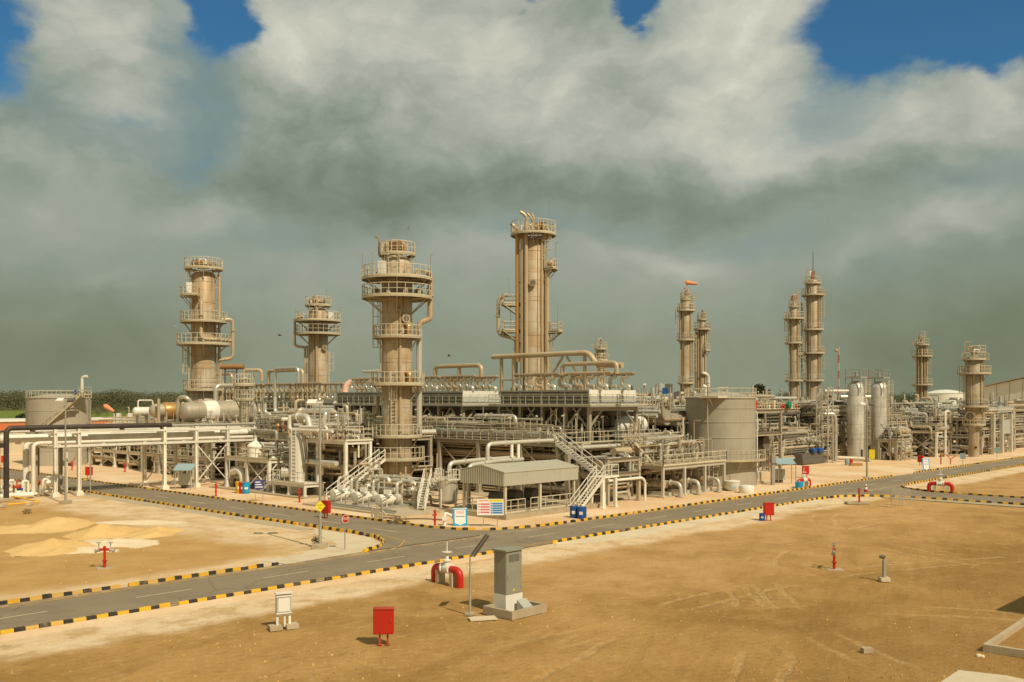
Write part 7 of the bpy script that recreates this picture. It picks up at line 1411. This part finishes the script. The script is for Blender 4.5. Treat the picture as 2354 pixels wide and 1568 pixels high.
for (x, y), l in (((1757, 1108), 'blue and white sign on a post at the far roadside, nearer one'), ((2025, 1055), 'small blue sign on a post at the far roadside, farther one')):
    p = gc(c5, x, y); t = thing('road_sign', l, 'sign', p); mb = MB(); mb.cyl(p, p + V((0, 0, 1.0)), .05, 8); part('post', mb, 'steel_grey', t); mb = MB(); mb.obox(p + V((0, 0, .9)), .8, .06, .9, facing(p)); part('plate', mb, 'light_blue', t)
# stones, slab, kerbed pit at the right front
def stone(p, s, label, m='concrete'):
    mb = MB(); mb.spin(p - V((0, 0, .05)), (0.1, .05, 1), [(s * .5, 0), (s * .62, s * .25), (s * .55, s * .55), (s * .3, s * .72)], 7); o = solo('stone', label, 'stone', mb, m, smooth=False); o.rotation_euler = (.1, .05, s * 9); return o
p = gc(b4, 1025, 1342); mb = MB(); mb.obox(p, .42, .26, .2, -.6); solo('concrete_block', 'single grey block lying on the brown sand at the front right', 'block', mb, 'concrete')
stone(gc(b4, 1885, 1370), .2, 'left pale stone beside the concrete kerbed pit', 'heap_gravel'); stone(gc(b4, 1912, 1374), .17, 'right pale stone beside the concrete kerbed pit', 'heap_gravel')
p = gc(b4, 1915, 1335); t = thing('kerbed_pit', 'concrete kerbed pit at the right edge of the foreground', 'concrete pit', p); dA = (gc(b4, 2231, 1385) - p); dA.z = 0; dA.normalize(); dB = (gc(b4, 2231, 1122) - p); dB.z = 0; dB.normalize(); mb = MB(); w = .2; LA, LB = 6, 7.5
def wall(o, d, L, s): a = [o, o + d * L, o + d * L + s * w, o + s * w]; mb.add(a + [k + V((0, 0, .3)) for k in a], [(3, 2, 1, 0), (4, 5, 6, 7), (0, 1, 5, 4), (1, 2, 6, 5), (2, 3, 7, 6), (3, 0, 4, 7)])
wall(p, dA, LA, dB); wall(p + dB * w, dB, LB, dA); wall(p + dA * LA, dB, LB, dA); wall(p + dB * LB + dA * w, dA, LA, dB); part('kerb_wall', mb, 'concrete', t, smooth=False); mb = MB(); a = [p + dA * i + dB * j + V((0, 0, .06)) for i, j in ((.1, .1), (LA, .1), (LA, LB), (.1, LB))]; mb.add(a, [(0, 1, 2, 3)]); part('pit_floor', mb, 'sand', t)
mb = MB(); a = [gc(b4, *k) for k in ((1730, 1488), (2100, 1530), (2500, 1620), (2000, 1800), (1560, 1600))]; mb.add([k + V((0, 0, -.02)) for k in a] + [k + V((0, 0, .06)) for k in a], [(5, 6, 7, 8, 9)] + [(i, (i + 1) % 5, (i + 1) % 5 + 5, i + 5) for i in range(5)]); solo('concrete_slab', 'pale concrete slab at the bottom right corner', 'slab', mb, 'concrete_pale')
mb = MB(); bx = V((51.5, 8.6, 0)); mb.box((48.2, 2.0, 0), (55.5, 8.4, 6.2)); mb.box((47.9, 1.7, 6.203), (55.8, 8.7, 6.45)); solo('unseen_shadow_block', 'plain unseen block added beyond the right edge to cast a shadow on the sand', 'building', mb, 'cream_wall')  # out-of-frame block, added to throw the dark patch onto the sand
# birds
for (u, v, d), l in (((644, 771, 90), 'dark bird in the sky between the two left columns'), ((1033, 818, 90), 'dark bird in the sky right of the stout front column')):
    p = at(u, v, d); mb = MB(); mb.spin(p - RT * .2, RT, [(.01, 0), (.06, .08), (.07, .2), (.04, .32), (.01, .42)], 8)
    for s in (-1, 1): mb.add([p + RT * .08, p - RT * .08, p - RT * .14 + FW * (s * .34) + V((0, 0, .14)), p - RT * .02 + FW * (s * .36) + V((0, 0, .14)), p + RT * .08 + V((0, 0, .02)), p - RT * .08 + V((0, 0, .02))], [(0, 1, 2, 3), (4, 3, 2, 5)])
    solo('bird', l, 'bird', mb, 'steel_dark', 'birds')
